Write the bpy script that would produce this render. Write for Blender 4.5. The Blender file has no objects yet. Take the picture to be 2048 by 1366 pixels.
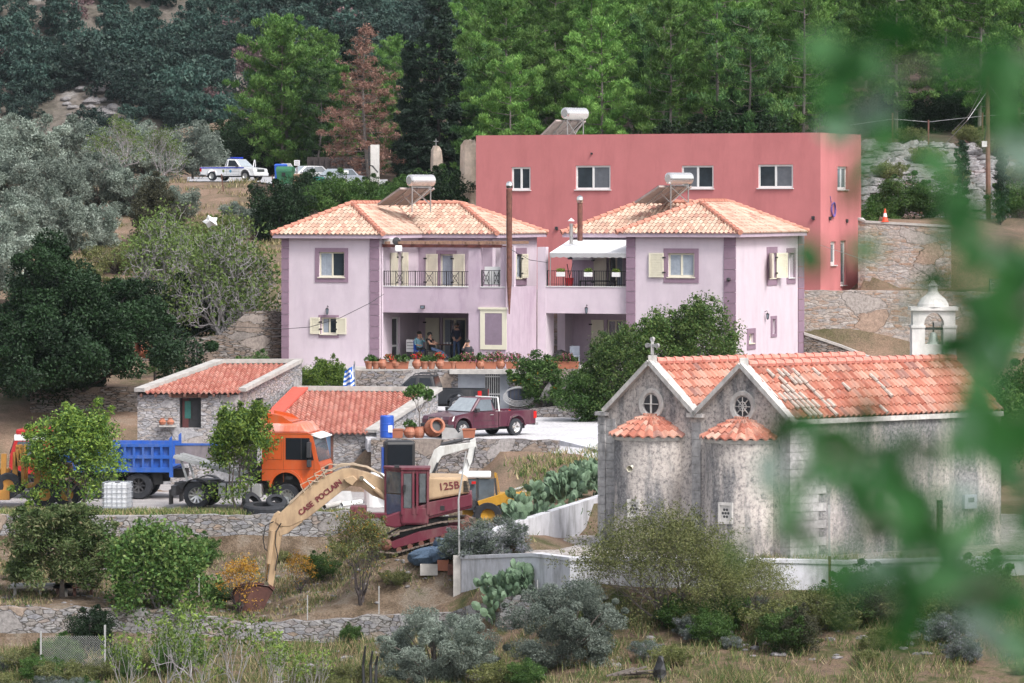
import bpy, bmesh, math, random
import numpy as np
from math import sin, cos, pi, radians, sqrt, atan2
from mathutils import Vector, Matrix
R = random.Random(7)
scene = bpy.context.scene
COL = scene.collection
# ---------------- camera ----------------
F = 8533.0          # focal length in pixels of the 2048 px wide photograph (150 mm lens on 36 mm)
HZ = 400.0          # horizon row
cam = bpy.data.cameras.new('camera'); camo = bpy.data.objects.new('camera', cam); COL.objects.link(camo)
cam.lens = 150; cam.sensor_width = 36; cam.clip_end = 3000; cam.clip_start = 0.5
camo.rotation_euler = (pi/2, 0, 0); camo.location = (0, 0, 0)
cam.shift_y = -(683-HZ)/2048.0
cam.dof.use_dof = True; cam.dof.focus_distance = 195; cam.dof.aperture_fstop = 3.5
scene.camera = camo
# ---------------- sky and sun (overcast) ----------------
SUN_EL, SUN_ROT = radians(50), radians(200)
w = bpy.data.worlds.new('World'); scene.world = w; w.use_nodes = True
nt = w.node_tree; nt.nodes.clear()
sky = nt.nodes.new('ShaderNodeTexSky'); sky.sky_type = 'NISHITA'; sky.sun_disc = False
sky.sun_elevation = SUN_EL; sky.sun_rotation = SUN_ROT; sky.dust_density = 4; sky.air_density = 1.0
hs = nt.nodes.new('ShaderNodeHueSaturation'); hs.inputs['Saturation'].default_value = 0.38
bg = nt.nodes.new('ShaderNodeBackground'); bg.inputs['Strength'].default_value = 0.15
wo = nt.nodes.new('ShaderNodeOutputWorld')
nt.links.new(sky.outputs[0], hs.inputs['Color']); nt.links.new(hs.outputs[0], bg.inputs[0]); nt.links.new(bg.outputs[0], wo.inputs[0])
sl = bpy.data.lights.new('sun', 'SUN'); sl.energy = 1.5; sl.angle = radians(14); sl.color = (1, .965, .92)
so = bpy.data.objects.new('sun', sl); COL.objects.link(so)
# sun stands behind the camera, to the right
d = Vector((0.62*cos(SUN_EL), -0.78*cos(SUN_EL), sin(SUN_EL)))
so.rotation_euler = d.to_track_quat('Z', 'Y').to_euler()
sky.sun_rotation = atan2(d.x, d.y)
vs = scene.view_settings; vs.view_transform = 'Standard'; vs.look = 'None'; vs.gamma = 1; vs.use_curve_mapping = False
vs.exposure = 0.8
scene.cycles.max_bounces = 5; scene.cycles.diffuse_bounces = 2; scene.cycles.glossy_bounces = 2
scene.cycles.transmission_bounces = 3; scene.cycles.transparent_max_bounces = 6
scene.cycles.use_denoising = True
# ---------------- helpers ----------------
def P(px, py, Y): return Vector(((px-1024)/F*Y, Y, -(py-HZ)/F*Y))
def G(px, py, z):
 Y = -z*F/(py-HZ); return Vector(((px-1024)/F*Y, Y, z))
def X_(px, Y): return (px-1024)/F*Y
def S_(Y): return F/Y
ORG = [Vector((0, 0, 0))]
def setp(o, label=None, cat=None, group=None, kind=None):
 if label: o['label'] = label
 if cat: o['category'] = cat
 if group: o['group'] = group
 if kind: o['kind'] = kind
 return o
def thing(name, label, cat, loc, rz=0, group=None, world=True):
 o = bpy.data.objects.new(name, None); COL.objects.link(o); o.empty_display_size = .3
 o.location = loc; o.rotation_euler = (0, 0, rz)
 ORG[0] = Vector(loc) if world else Vector((0, 0, 0))
 return setp(o, label, cat, group)
def copy_tree(o, loc=None, rz=None, scale=None, label=None, group=None, parent=None):
 c = o.copy(); COL.objects.link(c)
 if parent is not None: c.parent = parent
 if loc is not None: c.location = loc
 if rz is not None: c.rotation_euler = (0, 0, rz)
 if scale is not None: c.scale = scale if hasattr(scale, '__len__') else (scale,)*3
 if label: c['label'] = label
 if group: c['group'] = group
 for ch in list(o.children): copy_tree(ch, parent=c)
 return c
class MB:
 def __init__(s): s.v = []; s.f = []; s.m = []; s.uv = {}; s.T = None
 def add(s, vs, fs, mi=0, uvs=None):
  n = len(s.v)
  if s.T is not None: vs = [s.T @ Vector(p) for p in vs]
  s.v += [tuple(p) for p in vs]
  for i, f in enumerate(fs):
   if uvs: s.uv[len(s.f)] = uvs[i]
   s.f.append(tuple(n+k for k in f)); s.m.append(mi)
  return s
 def box(s, x0, x1, y0, y1, z0, z1, mi=0):
  vs = [(x, y, z) for z in (z0, z1) for y in (y0, y1) for x in (x0, x1)]
  return s.add(vs, [(0, 2, 3, 1), (4, 5, 7, 6), (0, 1, 5, 4), (2, 6, 7, 3), (0, 4, 6, 2), (1, 3, 7, 5)], mi)
 def hexa(s, b, t, mi=0):   # bottom quad, top quad (ccw from above)
  return s.add(list(b)+list(t), [(3, 2, 1, 0), (4, 5, 6, 7), (0, 1, 5, 4), (1, 2, 6, 5), (2, 3, 7, 6), (3, 0, 4, 7)], mi)
 def beam(s, a, b, wx, wz=None, mi=0, up=(0, 0, 1)):
  a = Vector(a); b = Vector(b); wz = wz or wx; t = (b-a)
  if t.length < 1e-6: return s
  t.normalize(); u = Vector(up)
  if abs(t.dot(u)) > .98: u = Vector((0, 1, 0))
  r = t.cross(u).normalized(); u = r.cross(t)
  q = [-r*wx/2-u*wz/2, r*wx/2-u*wz/2, r*wx/2+u*wz/2, -r*wx/2+u*wz/2]
  return s.add([a+k for k in q]+[b+k for k in q], [(3, 2, 1, 0), (4, 5, 6, 7), (0, 1, 5, 4), (1, 2, 6, 5), (2, 3, 7, 6), (3, 0, 4, 7)], mi)
 def tube(s, pts, rad, n=6, mi=0, cap=True):
  pts = [Vector(p) for p in pts]; k = len(pts)
  rs = rad if hasattr(rad, '__len__') else [rad]*k
  vs = []
  for i, p in enumerate(pts):
   t = (pts[min(i+1, k-1)]-pts[max(i-1, 0)])
   t = t.normalized() if t.length > 1e-9 else Vector((0, 0, 1))
   u = Vector((0, 0, 1)) if abs(t.z) < .9 else Vector((0, 1, 0))
   r = t.cross(u).normalized(); u = r.cross(t)
   for j in range(n):
    a = 2*pi*j/n; vs.append(p+r*(cos(a)*rs[i])+u*(sin(a)*rs[i]))
  fs = [(i*n+j, i*n+(j+1) % n, (i+1)*n+(j+1) % n, (i+1)*n+j) for i in range(k-1) for j in range(n)]
  if cap: fs += [tuple(range(n))[::-1], tuple((k-1)*n+j for j in range(n))]
  return s.add(vs, fs, mi)
 def lathe(s, prof, c=(0, 0, 0), axis=(0, 0, 1), n=16, mi=0, squash=1):
  c = Vector(c); t = Vector(axis).normalized(); u = Vector((0, 0, 1)) if abs(t.z) < .9 else Vector((0, 1, 0))
  r = t.cross(u).normalized(); u = r.cross(t); k = len(prof); vs = []
  for (rad, h) in prof:
   for j in range(n):
    a = 2*pi*j/n; vs.append(c+t*h+r*(cos(a)*rad)+u*(sin(a)*rad*squash))
  fs = [(i*n+j, i*n+(j+1) % n, (i+1)*n+(j+1) % n, (i+1)*n+j) for i in range(k-1) for j in range(n)]
  return s.add(vs, fs, mi)
 def prism(s, poly, y0, y1, mi=0):   # polygon in xz, extruded along y
  n = len(poly); vs = [(x, y0, z) for x, z in poly]+[(x, y1, z) for x, z in poly]
  fs = [tuple(range(n)), tuple(range(2*n-1, n-1, -1))]+[(i, i+n, (i+1) % n+n, (i+1) % n) for i in range(n)]
  return s.add(vs, fs, mi)
 def slab(s, poly, z0, z1, mi=0):    # polygon in xy, extruded in z
  n = len(poly); zt = z1 if hasattr(z1, '__len__') else [z1]*n; zb = z0 if hasattr(z0, '__len__') else [z0]*n
  vs = [(p[0], p[1], zb[i]) for i, p in enumerate(poly)]+[(p[0], p[1], zt[i]) for i, p in enumerate(poly)]
  fs = [tuple(range(n-1, -1, -1)), tuple(range(n, 2*n))]+[(i, (i+1) % n, (i+1) % n+n, i+n) for i in range(n)]
  return s.add(vs, fs, mi)
 def quad(s, a, b, c, d, mi=0): return s.add([a, b, c, d], [(0, 1, 2, 3)], mi)
 def build(s, name, mats, parent=None, bevel=0, smooth=False, label=None):
  me = bpy.data.meshes.new(name); o0 = ORG[0] if s.T is None or True else 0
  me.from_pydata([(x-o0.x, y-o0.y, z-o0.z) for x, y, z in s.v], [], s.f)
  mats = mats if isinstance(mats, (list, tuple)) else [mats]
  for m in mats: me.materials.append(m)
  me.polygons.foreach_set('material_index', s.m)
  if s.uv:
   ul = me.uv_layers.new(name='UVMap')
   for fi, uvs in s.uv.items():
    for li, uvc in zip(me.polygons[fi].loop_indices, uvs): ul.data[li].uv = uvc
  bm = bmesh.new(); bm.from_mesh(me); bmesh.ops.recalc_face_normals(bm, faces=bm.faces) if not getattr(s, 'keepn', 0) else None; bm.to_mesh(me); bm.free()
  if smooth: me.polygons.foreach_set('use_smooth', [True]*len(me.polygons))
  o = bpy.data.objects.new(name, me); COL.objects.link(o)
  if parent is not None: o.parent = parent
  else: o.location = o0
  if bevel:
   b = o.modifiers.new('bevel', 'BEVEL'); b.width = bevel; b.segments = 2; b.limit_method = 'ANGLE'; b.angle_limit = radians(40)
  if label: o['label'] = label
  return o
# ---------------- materials ----------------
MATS = {}
def _new(name):
 m = bpy.data.materials.new(name); m.use_nodes = True; MATS[name] = m
 n = m.node_tree.nodes; b = n['Principled BSDF']; return m, m.node_tree, b
def N(nt, t, **k):
 n = nt.nodes.new(t)
 for a, v in k.items():
  if a in n.inputs.keys(): n.inputs[a].default_value = v
  else: setattr(n, a, v)
 return n
def ramp(nt, stops):
 r = nt.nodes.new('ShaderNodeValToRGB'); e = r.color_ramp.elements
 while len(e) < len(stops): e.new(.5)
 for i, (p, c) in enumerate(stops): e[i].position = p; e[i].color = (*c, 1) if len(c) == 3 else c
 return r
def shade(c, k): return tuple(min(1, x*k) for x in c)
def plain(name, col, rough=.6, metal=0, var=.12, scale=4, bump=0, coat=0, spec=.5, stains=None, emit=0):
 m, nt, b = _new(name); L = nt.links.new
 tc = N(nt, 'ShaderNodeTexCoord'); no = N(nt, 'ShaderNodeTexNoise', Scale=scale, Detail=6.0, Roughness=.65)
 L(tc.outputs['Object'], no.inputs['Vector'])
 r = ramp(nt, [(.3, shade(col, 1-var)), (.7, shade(col, 1+var))]); L(no.outputs['Fac'], r.inputs[0]); out = r.outputs[0]
 if stains:   # (colour, amount, scale) weather marks, stretched vertically
  sc, am, ss = stains
  mp = N(nt, 'ShaderNodeMapping'); mp.inputs['Scale'].default_value = (ss, ss, ss*.25); L(tc.outputs['Object'], mp.inputs[0])
  n2 = N(nt, 'ShaderNodeTexNoise', Scale=1.0, Detail=8.0, Roughness=.7); L(mp.outputs[0], n2.inputs['Vector'])
  r2 = ramp(nt, [(.48, (0, 0, 0)), (.72, (am,)*3)]); L(n2.outputs['Fac'], r2.inputs[0])
  mx = N(nt, 'ShaderNodeMix', data_type='RGBA'); L(r2.outputs[0], mx.inputs[0]); L(out, mx.inputs[6]); mx.inputs[7].default_value = (*sc, 1); out = mx.outputs[2]
 L(out, b.inputs['Base Color'])
 b.inputs['Roughness'].default_value = rough; b.inputs['Metallic'].default_value = metal
 b.inputs['Specular IOR Level'].default_value = spec
 if coat: b.inputs['Coat Weight'].default_value = coat; b.inputs['Coat Roughness'].default_value = .08
 if bump:
  bp = N(nt, 'ShaderNodeBump', Strength=bump, Distance=.03); L(no.outputs['Fac'], bp.inputs['Height']); L(bp.outputs[0], b.inputs['Normal'])
 return m
def stone(name, cols, sc=(2.6, 2.6, 5.5), mortar=(.06, .055, .05), mw=.05, rnd=1.0, big=.2, bump=.55, bigf=.36):
 """rubble: small flat stones with scattered large ones"""
 m, nt, b = _new(name); L = nt.links.new
 tc = N(nt, 'ShaderNodeTexCoord'); k = len(cols)
 def layer(f, fz, warp):
  mp = N(nt, 'ShaderNodeMapping'); mp.inputs['Scale'].default_value = (sc[0]*f, sc[1]*f, sc[2]*fz); L(tc.outputs['Object'], mp.inputs[0])
  nz = N(nt, 'ShaderNodeTexNoise', Scale=1.6, Detail=3.0); L(mp.outputs[0], nz.inputs['Vector'])
  ad = N(nt, 'ShaderNodeMix', data_type='RGBA', blend_type='LINEAR_LIGHT'); ad.inputs[0].default_value = warp; L(mp.outputs[0], ad.inputs[6]); L(nz.outputs['Color'], ad.inputs[7])
  v1 = N(nt, 'ShaderNodeTexVoronoi', feature='F1', Scale=1.0, Randomness=rnd); L(ad.outputs[2], v1.inputs['Vector'])
  v2 = N(nt, 'ShaderNodeTexVoronoi', feature='DISTANCE_TO_EDGE', Scale=1.0, Randomness=rnd); L(ad.outputs[2], v2.inputs['Vector'])
  sp = N(nt, 'ShaderNodeSeparateColor'); L(v1.outputs['Color'], sp.inputs[0])
  r = ramp(nt, [((i+.0)/(k-1), c) for i, c in enumerate(cols)]); L(sp.outputs[0], r.inputs[0]); return r.outputs[0], v2.outputs['Distance'], sp.outputs[1]
 c1, d1, _ = layer(1.7, 2.1, .25); c2, d2, g2 = layer(bigf*1.5, bigf*.9, .3)
 er = ramp(nt, [(mw*.2, (0, 0, 0)), (mw*1.9, (1, 1, 1))]); L(d1, er.inputs[0])
 mx = N(nt, 'ShaderNodeMix', data_type='RGBA'); L(er.outputs[0], mx.inputs[0]); mx.inputs[6].default_value = (*mortar, 1); L(c1, mx.inputs[7])
 sel = N(nt, 'ShaderNodeMath', operation='GREATER_THAN'); sel.inputs[1].default_value = 1-big; L(g2, sel.inputs[0])
 eb = N(nt, 'ShaderNodeMath', operation='GREATER_THAN'); eb.inputs[1].default_value = .035; L(d2, eb.inputs[0])
 eb2 = ramp(nt, [(.035, (.25,)*3), (.07, (1, 1, 1))]); L(d2, eb2.inputs[0])
 mb_ = N(nt, 'ShaderNodeMix', data_type='RGBA', blend_type='MULTIPLY'); mb_.inputs[0].default_value = 1; L(c2, mb_.inputs[6]); L(eb2.outputs[0], mb_.inputs[7])
 an = N(nt, 'ShaderNodeMath', operation='MULTIPLY'); L(sel.outputs[0], an.inputs[0]); L(eb.outputs[0], an.inputs[1])
 m2 = N(nt, 'ShaderNodeMix', data_type='RGBA'); L(an.outputs[0], m2.inputs[0]); L(mx.outputs[2], m2.inputs[6]); L(mb_.outputs[2], m2.inputs[7])
 fine = N(nt, 'ShaderNodeTexNoise', Scale=7.0, Detail=8.0, Roughness=.75); L(tc.outputs['Object'], fine.inputs['Vector'])
 fr = ramp(nt, [(.28, (.5,)*3), (.72, (1.45,)*3)]); L(fine.outputs['Fac'], fr.inputs[0])
 mu = N(nt, 'ShaderNodeMix', data_type='RGBA', blend_type='MULTIPLY'); mu.inputs[0].default_value = 1; L(m2.outputs[2], mu.inputs[6]); L(fr.outputs[0], mu.inputs[7])
 L(mu.outputs[2], b.inputs['Base Color']); b.inputs['Roughness'].default_value = .95; b.inputs['Specular IOR Level'].default_value = .15
 hm = N(nt, 'ShaderNodeMix', data_type='RGBA'); L(an.outputs[0], hm.inputs[0]); L(er.outputs[0], hm.inputs[6]); hm.inputs[7].default_value = (1.2, 1.2, 1.2, 1)
 bh = N(nt, 'ShaderNodeMath', operation='ADD'); L(hm.outputs[2], bh.inputs[0]); L(fine.outputs['Fac'], bh.inputs[1])
 bp = N(nt, 'ShaderNodeBump', Strength=bump, Distance=.06); L(bh.outputs[0], bp.inputs['Height']); L(bp.outputs[0], b.inputs['Normal'])
 return m
def tiles(name, cols, moss=None):
 m, nt, b = _new(name); L = nt.links.new
 uv = N(nt, 'ShaderNodeUVMap'); fl = N(nt, 'ShaderNodeVectorMath', operation='FLOOR'); L(uv.outputs[0], fl.inputs[0])
 wn = N(nt, 'ShaderNodeTexWhiteNoise', noise_dimensions='2D'); L(fl.outputs[0], wn.inputs['Vector'])
 r = ramp(nt, cols); L(wn.outputs['Value'], r.inputs[0])
 tc = N(nt, 'ShaderNodeTexCoord'); no = N(nt, 'ShaderNodeTexNoise', Scale=.9, Detail=8.0, Roughness=.7); L(tc.outputs['Object'], no.inputs['Vector'])
 fr = ramp(nt, [(.3, (.8,)*3), (.7, (1.12,)*3)]); L(no.outputs['Fac'], fr.inputs[0])
 mu = N(nt, 'ShaderNodeMix', data_type='RGBA', blend_type='MULTIPLY'); mu.inputs[0].default_value = 1; L(r.outputs[0], mu.inputs[6]); L(fr.outputs[0], mu.inputs[7])
 out = mu.outputs[2]
 if moss:
  n2 = N(nt, 'ShaderNodeTexNoise', Scale=2.5, Detail=8.0, Roughness=.8); L(tc.outputs['Object'], n2.inputs['Vector'])
  r2 = ramp(nt, [(.52, (0, 0, 0)), (.68, (moss[1],)*3)]); L(n2.outputs['Fac'], r2.inputs[0])
  mx = N(nt, 'ShaderNodeMix', data_type='RGBA'); L(r2.outputs[0], mx.inputs[0]); L(out, mx.inputs[6]); mx.inputs[7].default_value = (*moss[0], 1); out = mx.outputs[2]
 L(out, b.inputs['Base Color']); b.inputs['Roughness'].default_value = .8; b.inputs['Specular IOR Level'].default_value = .25
 return m
def leafmat(name, stops, trans=.25, rough=.6):
 m, nt, b = _new(name); L = nt.links.new
 at = N(nt, 'ShaderNodeAttribute', attribute_name='tint'); r = ramp(nt, stops); L(at.outputs['Fac'], r.inputs[0])
 oi = N(nt, 'ShaderNodeObjectInfo'); hv = N(nt, 'ShaderNodeHueSaturation'); L(r.outputs[0], hv.inputs['Color'])
 vr = N(nt, 'ShaderNodeMapRange'); vr.inputs['To Min'].default_value = .6 if 'oak' in name or 'pine' in name else .75; vr.inputs['To Max'].default_value = 1.5 if 'oak' in name or 'pine' in name else 1.25
 L(oi.outputs['Random'], vr.inputs['Value']); L(vr.outputs[0], hv.inputs['Value'])
 L(hv.outputs[0], b.inputs['Base Color']); b.inputs['Roughness'].default_value = rough; b.inputs['Specular IOR Level'].default_value = .3
 tr = N(nt, 'ShaderNodeBsdfTranslucent'); L(hv.outputs[0], tr.inputs['Color']); ms = N(nt, 'ShaderNodeMixShader'); ms.inputs[0].default_value = trans
 out = nt.nodes['Material Output']; L(b.outputs[0], ms.inputs[1]); L(tr.outputs[0], ms.inputs[2]); L(ms.outputs[0], out.inputs['Surface'])
 return m
def glassy(name, col=(.03, .04, .05), rough=.08):
 m = plain(name, col, rough, 0, .5, 1.2, spec=.8); return m
def groundmat(name, stops, scale=.8, bump=.6, fine=14):
 m, nt, b = _new(name); L = nt.links.new
 tc = N(nt, 'ShaderNodeTexCoord'); no = N(nt, 'ShaderNodeTexNoise', Scale=scale, Detail=10.0, Roughness=.68); L(tc.outputs['Object'], no.inputs['Vector'])
 r = ramp(nt, stops); L(no.outputs['Fac'], r.inputs[0])
 n2 = N(nt, 'ShaderNodeTexNoise', Scale=fine, Detail=6.0, Roughness=.7); L(tc.outputs['Object'], n2.inputs['Vector'])
 fr = ramp(nt, [(.3, (.55,)*3), (.7, (1.35,)*3)]); L(n2.outputs['Fac'], fr.inputs[0])
 mu = N(nt, 'ShaderNodeMix', data_type='RGBA', blend_type='MULTIPLY'); mu.inputs[0].default_value = 1; L(r.outputs[0], mu.inputs[6]); L(fr.outputs[0], mu.inputs[7])
 L(mu.outputs[2], b.inputs['Base Color']); b.inputs['Roughness'].default_value = .95; b.inputs['Specular IOR Level'].default_value = .15
 bp = N(nt, 'ShaderNodeBump', Strength=bump, Distance=.1); L(n2.outputs['Fac'], bp.inputs['Height']); L(bp.outputs[0], b.inputs['Normal'])
 return m
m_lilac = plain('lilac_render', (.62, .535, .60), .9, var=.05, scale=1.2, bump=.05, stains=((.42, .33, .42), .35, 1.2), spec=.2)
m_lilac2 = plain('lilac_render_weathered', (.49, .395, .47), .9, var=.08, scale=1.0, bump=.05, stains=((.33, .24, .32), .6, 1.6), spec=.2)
m_mauve = plain('mauve_trim', (.27, .185, .245), .9, var=.08, scale=3, spec=.2)
m_red = plain('salmon_red_render', (.55, .20, .205), .9, var=.07, scale=.5, bump=.05, stains=((.43, .15, .155), .75, .7), spec=.2)
m_cream = plain('cream_paint', (.72, .68, .55), .5, var=.04)
m_white = plain('white_paint', (.78, .78, .78), .5, var=.04)
m_whitewash = plain('whitewash', (.60, .60, .64), .9, var=.1, scale=2, bump=.2, stains=((.22, .22, .22), .9, 1.6), spec=.2)
m_black = plain('black_iron', (.02, .02, .022), .5, var=.2)
m_glass = glassy('window_glass'); m_glass2 = glassy('window_glass_curtained', (.16, .2, .24), .2)
m_conc = plain('concrete', (.42, .40, .38), .9, var=.18, scale=3, bump=.3, stains=((.2, .19, .18), .5, 1.5), spec=.2)
m_wood = plain('old_wood', (.13, .06, .045), .8, var=.4, scale=6)
m_rust = plain('rusty_steel', (.14, .055, .04), .7, var=.5, scale=5)
m_steel = plain('galvanised_steel', (.5, .5, .5), .35, metal=.8, var=.1)
m_chrome = plain('polished_steel', (.8, .78, .76), .15, metal=1, var=.03)
m_dark = plain('dark_metal', (.04, .04, .045), .5, var=.3)
m_terra = plain('terracotta', (.36, .125, .07), .85, var=.22, scale=5, stains=((.5, .35, .28), .4, 3))
m_terra2 = plain('orange_clay_planter', (.36, .13, .075), .6, var=.1)
m_rubber = plain('tyre_rubber', (.022, .024, .03), .85, var=.3, scale=6)
GR = (.30, .29, .30)
m_st1 = stone('rubble_stone', [(.176, .167, .176), (.290, .273, .273), (.238, .194, .167), (.352, .334, .334), (.211, .202, .220), (.299, .238, .194)], (1.9, 1.9, 4.0), (.07, .062, .055), .045)
m_st1b = stone('rubble_stone_pale', [(.203, .203, .211), (.312, .304, .312), (.257, .234, .218), (.359, .351, .351), (.234, .234, .257), (.328, .257, .203)], (1.7, 1.7, 3.4), (.10, .09, .08), .045)
m_st2 = stone('thin_slab_stone', [(.16, .15, .15), (.25, .22, .20), (.20, .15, .12), (.30, .28, .27), (.22, .16, .12)], (1.6, 1.6, 7.0), (.04, .035, .03), .06)
m_st3 = stone('mortared_stone', [(.317, .299, .299), (.405, .352, .317), (.352, .238, .176), (.458, .422, .405), (.387, .290, .229)], (1.3, 1.3, 3.6), (.33, .30, .28), .05)
m_hut = stone('hut_stone', [(.279, .279, .295), (.394, .385, .402), (.344, .303, .279), (.443, .426, .435), (.328, .320, .344)], (2.0, 2.0, 5.2), (.16, .15, .15), .05)
m_peach = tiles('peach_roof_tiles', [(0, (.40, .25, .19)), (.25, (.50, .36, .28)), (.6, (.57, .44, .35)), (.9, (.49, .30, .23)), (1, (.38, .19, .15))], ((.25, .17, .15), .45))
m_orange = tiles('red_roof_tiles', [(0, (.33, .12, .09)), (.4, (.43, .18, .14)), (.8, (.50, .26, .21)), (1, (.36, .12, .10))], ((.36, .17, .14), .4))
m_church = tiles('church_roof_tiles', [(0, (.34, .12, .085)), (.3, (.44, .17, .12)), (.65, (.50, .24, .175)), (.9, (.55, .33, .26)), (1, (.28, .14, .12))], ((.40, .29, .25), .6))
m_ridge = plain('ridge_tile_clay', (.50, .22, .16), .8, var=.3, scale=4)
m_earth = groundmat('earth', [(.30, (.07, .075, .03)), (.45, (.17, .13, .09)), (.58, (.25, .17, .125)), (.75, (.30, .25, .20))], .35)
m_dirt = groundmat('bare_earth', [(.28, (.06, .05, .03)), (.42, (.13, .095, .065)), (.52, (.20, .15, .11)), (.62, (.24, .20, .16)), (.74, (.08, .085, .035))], .9, 1.0)
m_drygrass = groundmat('dry_grass_ground', [(.32, (.035, .05, .018)), (.45, (.09, .085, .04)), (.55, (.17, .12, .085)), (.68, (.11, .08, .06)), (.8, (.22, .19, .15))], .9)
m_gravel = groundmat('gravel', [(.3, (.28, .26, .26)), (.6, (.40, .38, .38)), (.8, (.30, .26, .22))], .6, .3, 20)
m_pave = groundmat('parking_concrete', [(.3, (.46, .45, .47)), (.6, (.58, .57, .59)), (.8, (.42, .41, .42))], .8, .2, 8)
m_asph = groundmat('road_asphalt', [(.3, (.36, .36, .38)), (.7, (.46, .46, .48))], .6, .2, 18)
m_forestfloor = groundmat('forest_floor', [(.3, (.03, .025, .02)), (.6, (.10, .07, .055)), (.8, (.16, .13, .11))], .4)
m_rockbank = stone('rocky_bank', [(.10, .08, .08), (.26, .25, .26), (.20, .11, .08), (.36, .35, .37), (.16, .12, .11)], (.9, .9, 1.2), (.07, .04, .035), .08, bump=1)
# ---------------- terrain ----------------
PROF = {
 -600: [(0,-1.8),(40,-9),(110,-16),(138,-15.7),(149.8,-15.6),(150.4,-14.35),(158,-14.05),(165.7,-13.8),(166.3,-12.4),(184,-12.35),(188,-11),(200,-9),(215,-6.5),(240,-3.6),(270,-1.3),(300,.5),(330,1.55),(360,2),(420,5),(470,7)],
 250: [(0,-1.8),(40,-9),(110,-16),(138,-15.7),(149.8,-15.6),(150.4,-14.35),(158,-14.05),(165.7,-13.8),(166.3,-12.4),(190,-12.35),(193,-10.6),(200,-8.9),(215,-7.2),(240,-4.2),(270,-2.2),(288,0),(297,1.25),(330,1.6),(360,2),(420,5),(470,7)],
 500: [(0,-1.8),(40,-9),(110,-16),(138,-15.7),(149.8,-15.6),(150.4,-14.95),(155,-14.85),(160,-14.3),(165.7,-13.8),(166.3,-12.4),(190,-12.35),(193,-10.6),(200,-8.9),(215,-7.6),(240,-4.2),(270,-1.9),(289,.2),(297,1.2),(330,1.6),(360,2.1),(420,6),(470,9)],
 650: [(0,-1.8),(40,-9),(110,-16),(138,-15.7),(149.8,-15.5),(150.4,-14.55),(158,-14.0),(165.7,-13.75),(166.3,-12.4),(189,-12.35),(190,-10.4),(203.5,-10.35),(204.1,-8.35),(220,-8.1),(230,-5.5),(260,-2.4),(288,-.1),(300,.45),(318,1.25),(330,1.6),(360,2.2),(420,8),(470,14)],
 760: [(0,-1.8),(40,-9),(110,-16),(138,-15.7),(149.8,-15.4),(150.4,-14.6),(152,-13.5),(153.2,-12.9),(157,-12.7),(162,-12.6),(168,-12.4),(180,-12.4),(182,-10.4),(203.5,-10.35),(204.1,-8.35),(220,-8.1),(230,-5.5),(260,-2.2),(300,.2),(330,1.35),(360,2.2),(420,9),(470,15)],
 900: [(0,-1.8),(40,-9),(110,-16),(138,-15.6),(148.4,-15.2),(149.1,-14.4),(151.8,-13.1),(153.2,-12.3),(158,-12.15),(163,-12.3),(174,-12.3),(180,-12.2),(182,-10.4),(203.5,-10.35),(204.1,-8.35),(218,-8.1),(226,-5.0),(236,-4.9),(262,-1.6),(300,.2),(340,2),(360,3),(420,10),(470,16)],
 965: [(0,-1.8),(40,-9),(110,-16),(138,-15.6),(146.4,-15.2),(147.1,-13.85),(149.8,-13.45),(152.6,-13.0),(153.6,-12.2),(158,-12.15),(163,-12.3),(174,-12.2),(180,-11.5),(182,-10.4),(203.5,-10.35),(204.1,-8.35),(218,-8.1),(226,-5.0),(236,-4.8),(262,-1.3),(300,.4),(345,3),(420,11),(470,17)],
 1000: [(0,-1.8),(40,-9),(110,-16),(138,-15.6),(145.7,-15.2),(146.4,-13.65),(149.4,-13.35),(150.8,-13.3),(151.5,-11.95),(157,-11.8),(161,-12.0),(163,-12.3),(174,-11.9),(180,-10.6),(182,-10.4),(203.5,-10.35),(204.1,-8.35),(218,-8.1),(226,-5.0),(236,-4.8),(262,-1),(300,.6),(350,5),(420,12),(470,18)],
 1180: [(0,-1.8),(40,-9),(110,-16.2),(130,-15.7),(137,-14.9),(143.6,-13.9),(144.4,-12.6),(158.6,-12.5),(159.6,-11.35),(165,-11.1),(172,-10.75),(182,-10.4),(202,-10.2),(204.2,-8.6),(212,-8.3),(220,-6),(226,-4.8),(236,-4.7),(262,.5),(300,5),(350,10),(420,16),(470,22)],
 1450: [(0,-1.8),(40,-9),(110,-16.2),(130,-15.6),(137,-14.6),(143.6,-13.8),(144.4,-12.6),(164,-12.5),(176,-11),(190,-9.8),(203,-9),(210,-8.3),(219,-8),(222,-4.8),(236,-4.7),(248,0),(262,2.4),(300,6.5),(350,12),(420,18),(470,24)],
 1712: [(0,-1.8),(40,-9),(110,-16.4),(130,-15.6),(137,-14.5),(143.6,-13.7),(144.4,-12.6),(168,-12.5),(178,-11.5),(190,-9.6),(205,-8.3),(217,-8),(218,-4.9),(233,-4.75),(238,-1.4),(248,.2),(262,3.2),(280,4.3),(350,12),(420,20),(470,26)],
 1760: [(0,-1.8),(40,-9),(110,-16.4),(130,-15.6),(137,-14.5),(143.6,-13.7),(144.4,-12.6),(168,-12.5),(178,-11.5),(190,-9.6),(205,-8.3),(217,-8),(218,-5),(223.8,-4.7),(224.6,-1.2),(238,-1.0),(248,.3),(262,3.4),(280,4.3),(350,12),(420,20),(470,26)],
 2400: [(0,-1.8),(40,-9),(110,-16.4),(130,-15.6),(137,-14.5),(143.6,-13.7),(144.4,-12.6),(168,-12.5),(178,-11.5),(190,-9.6),(205,-8.3),(217,-8),(218,-5),(226,-3.2),(234,-1.4),(240,-0.6),(248,.9),(262,4.0),(280,5.0),(350,12.5),(420,21),(470,27)]}
_ks = sorted(PROF)
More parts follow.
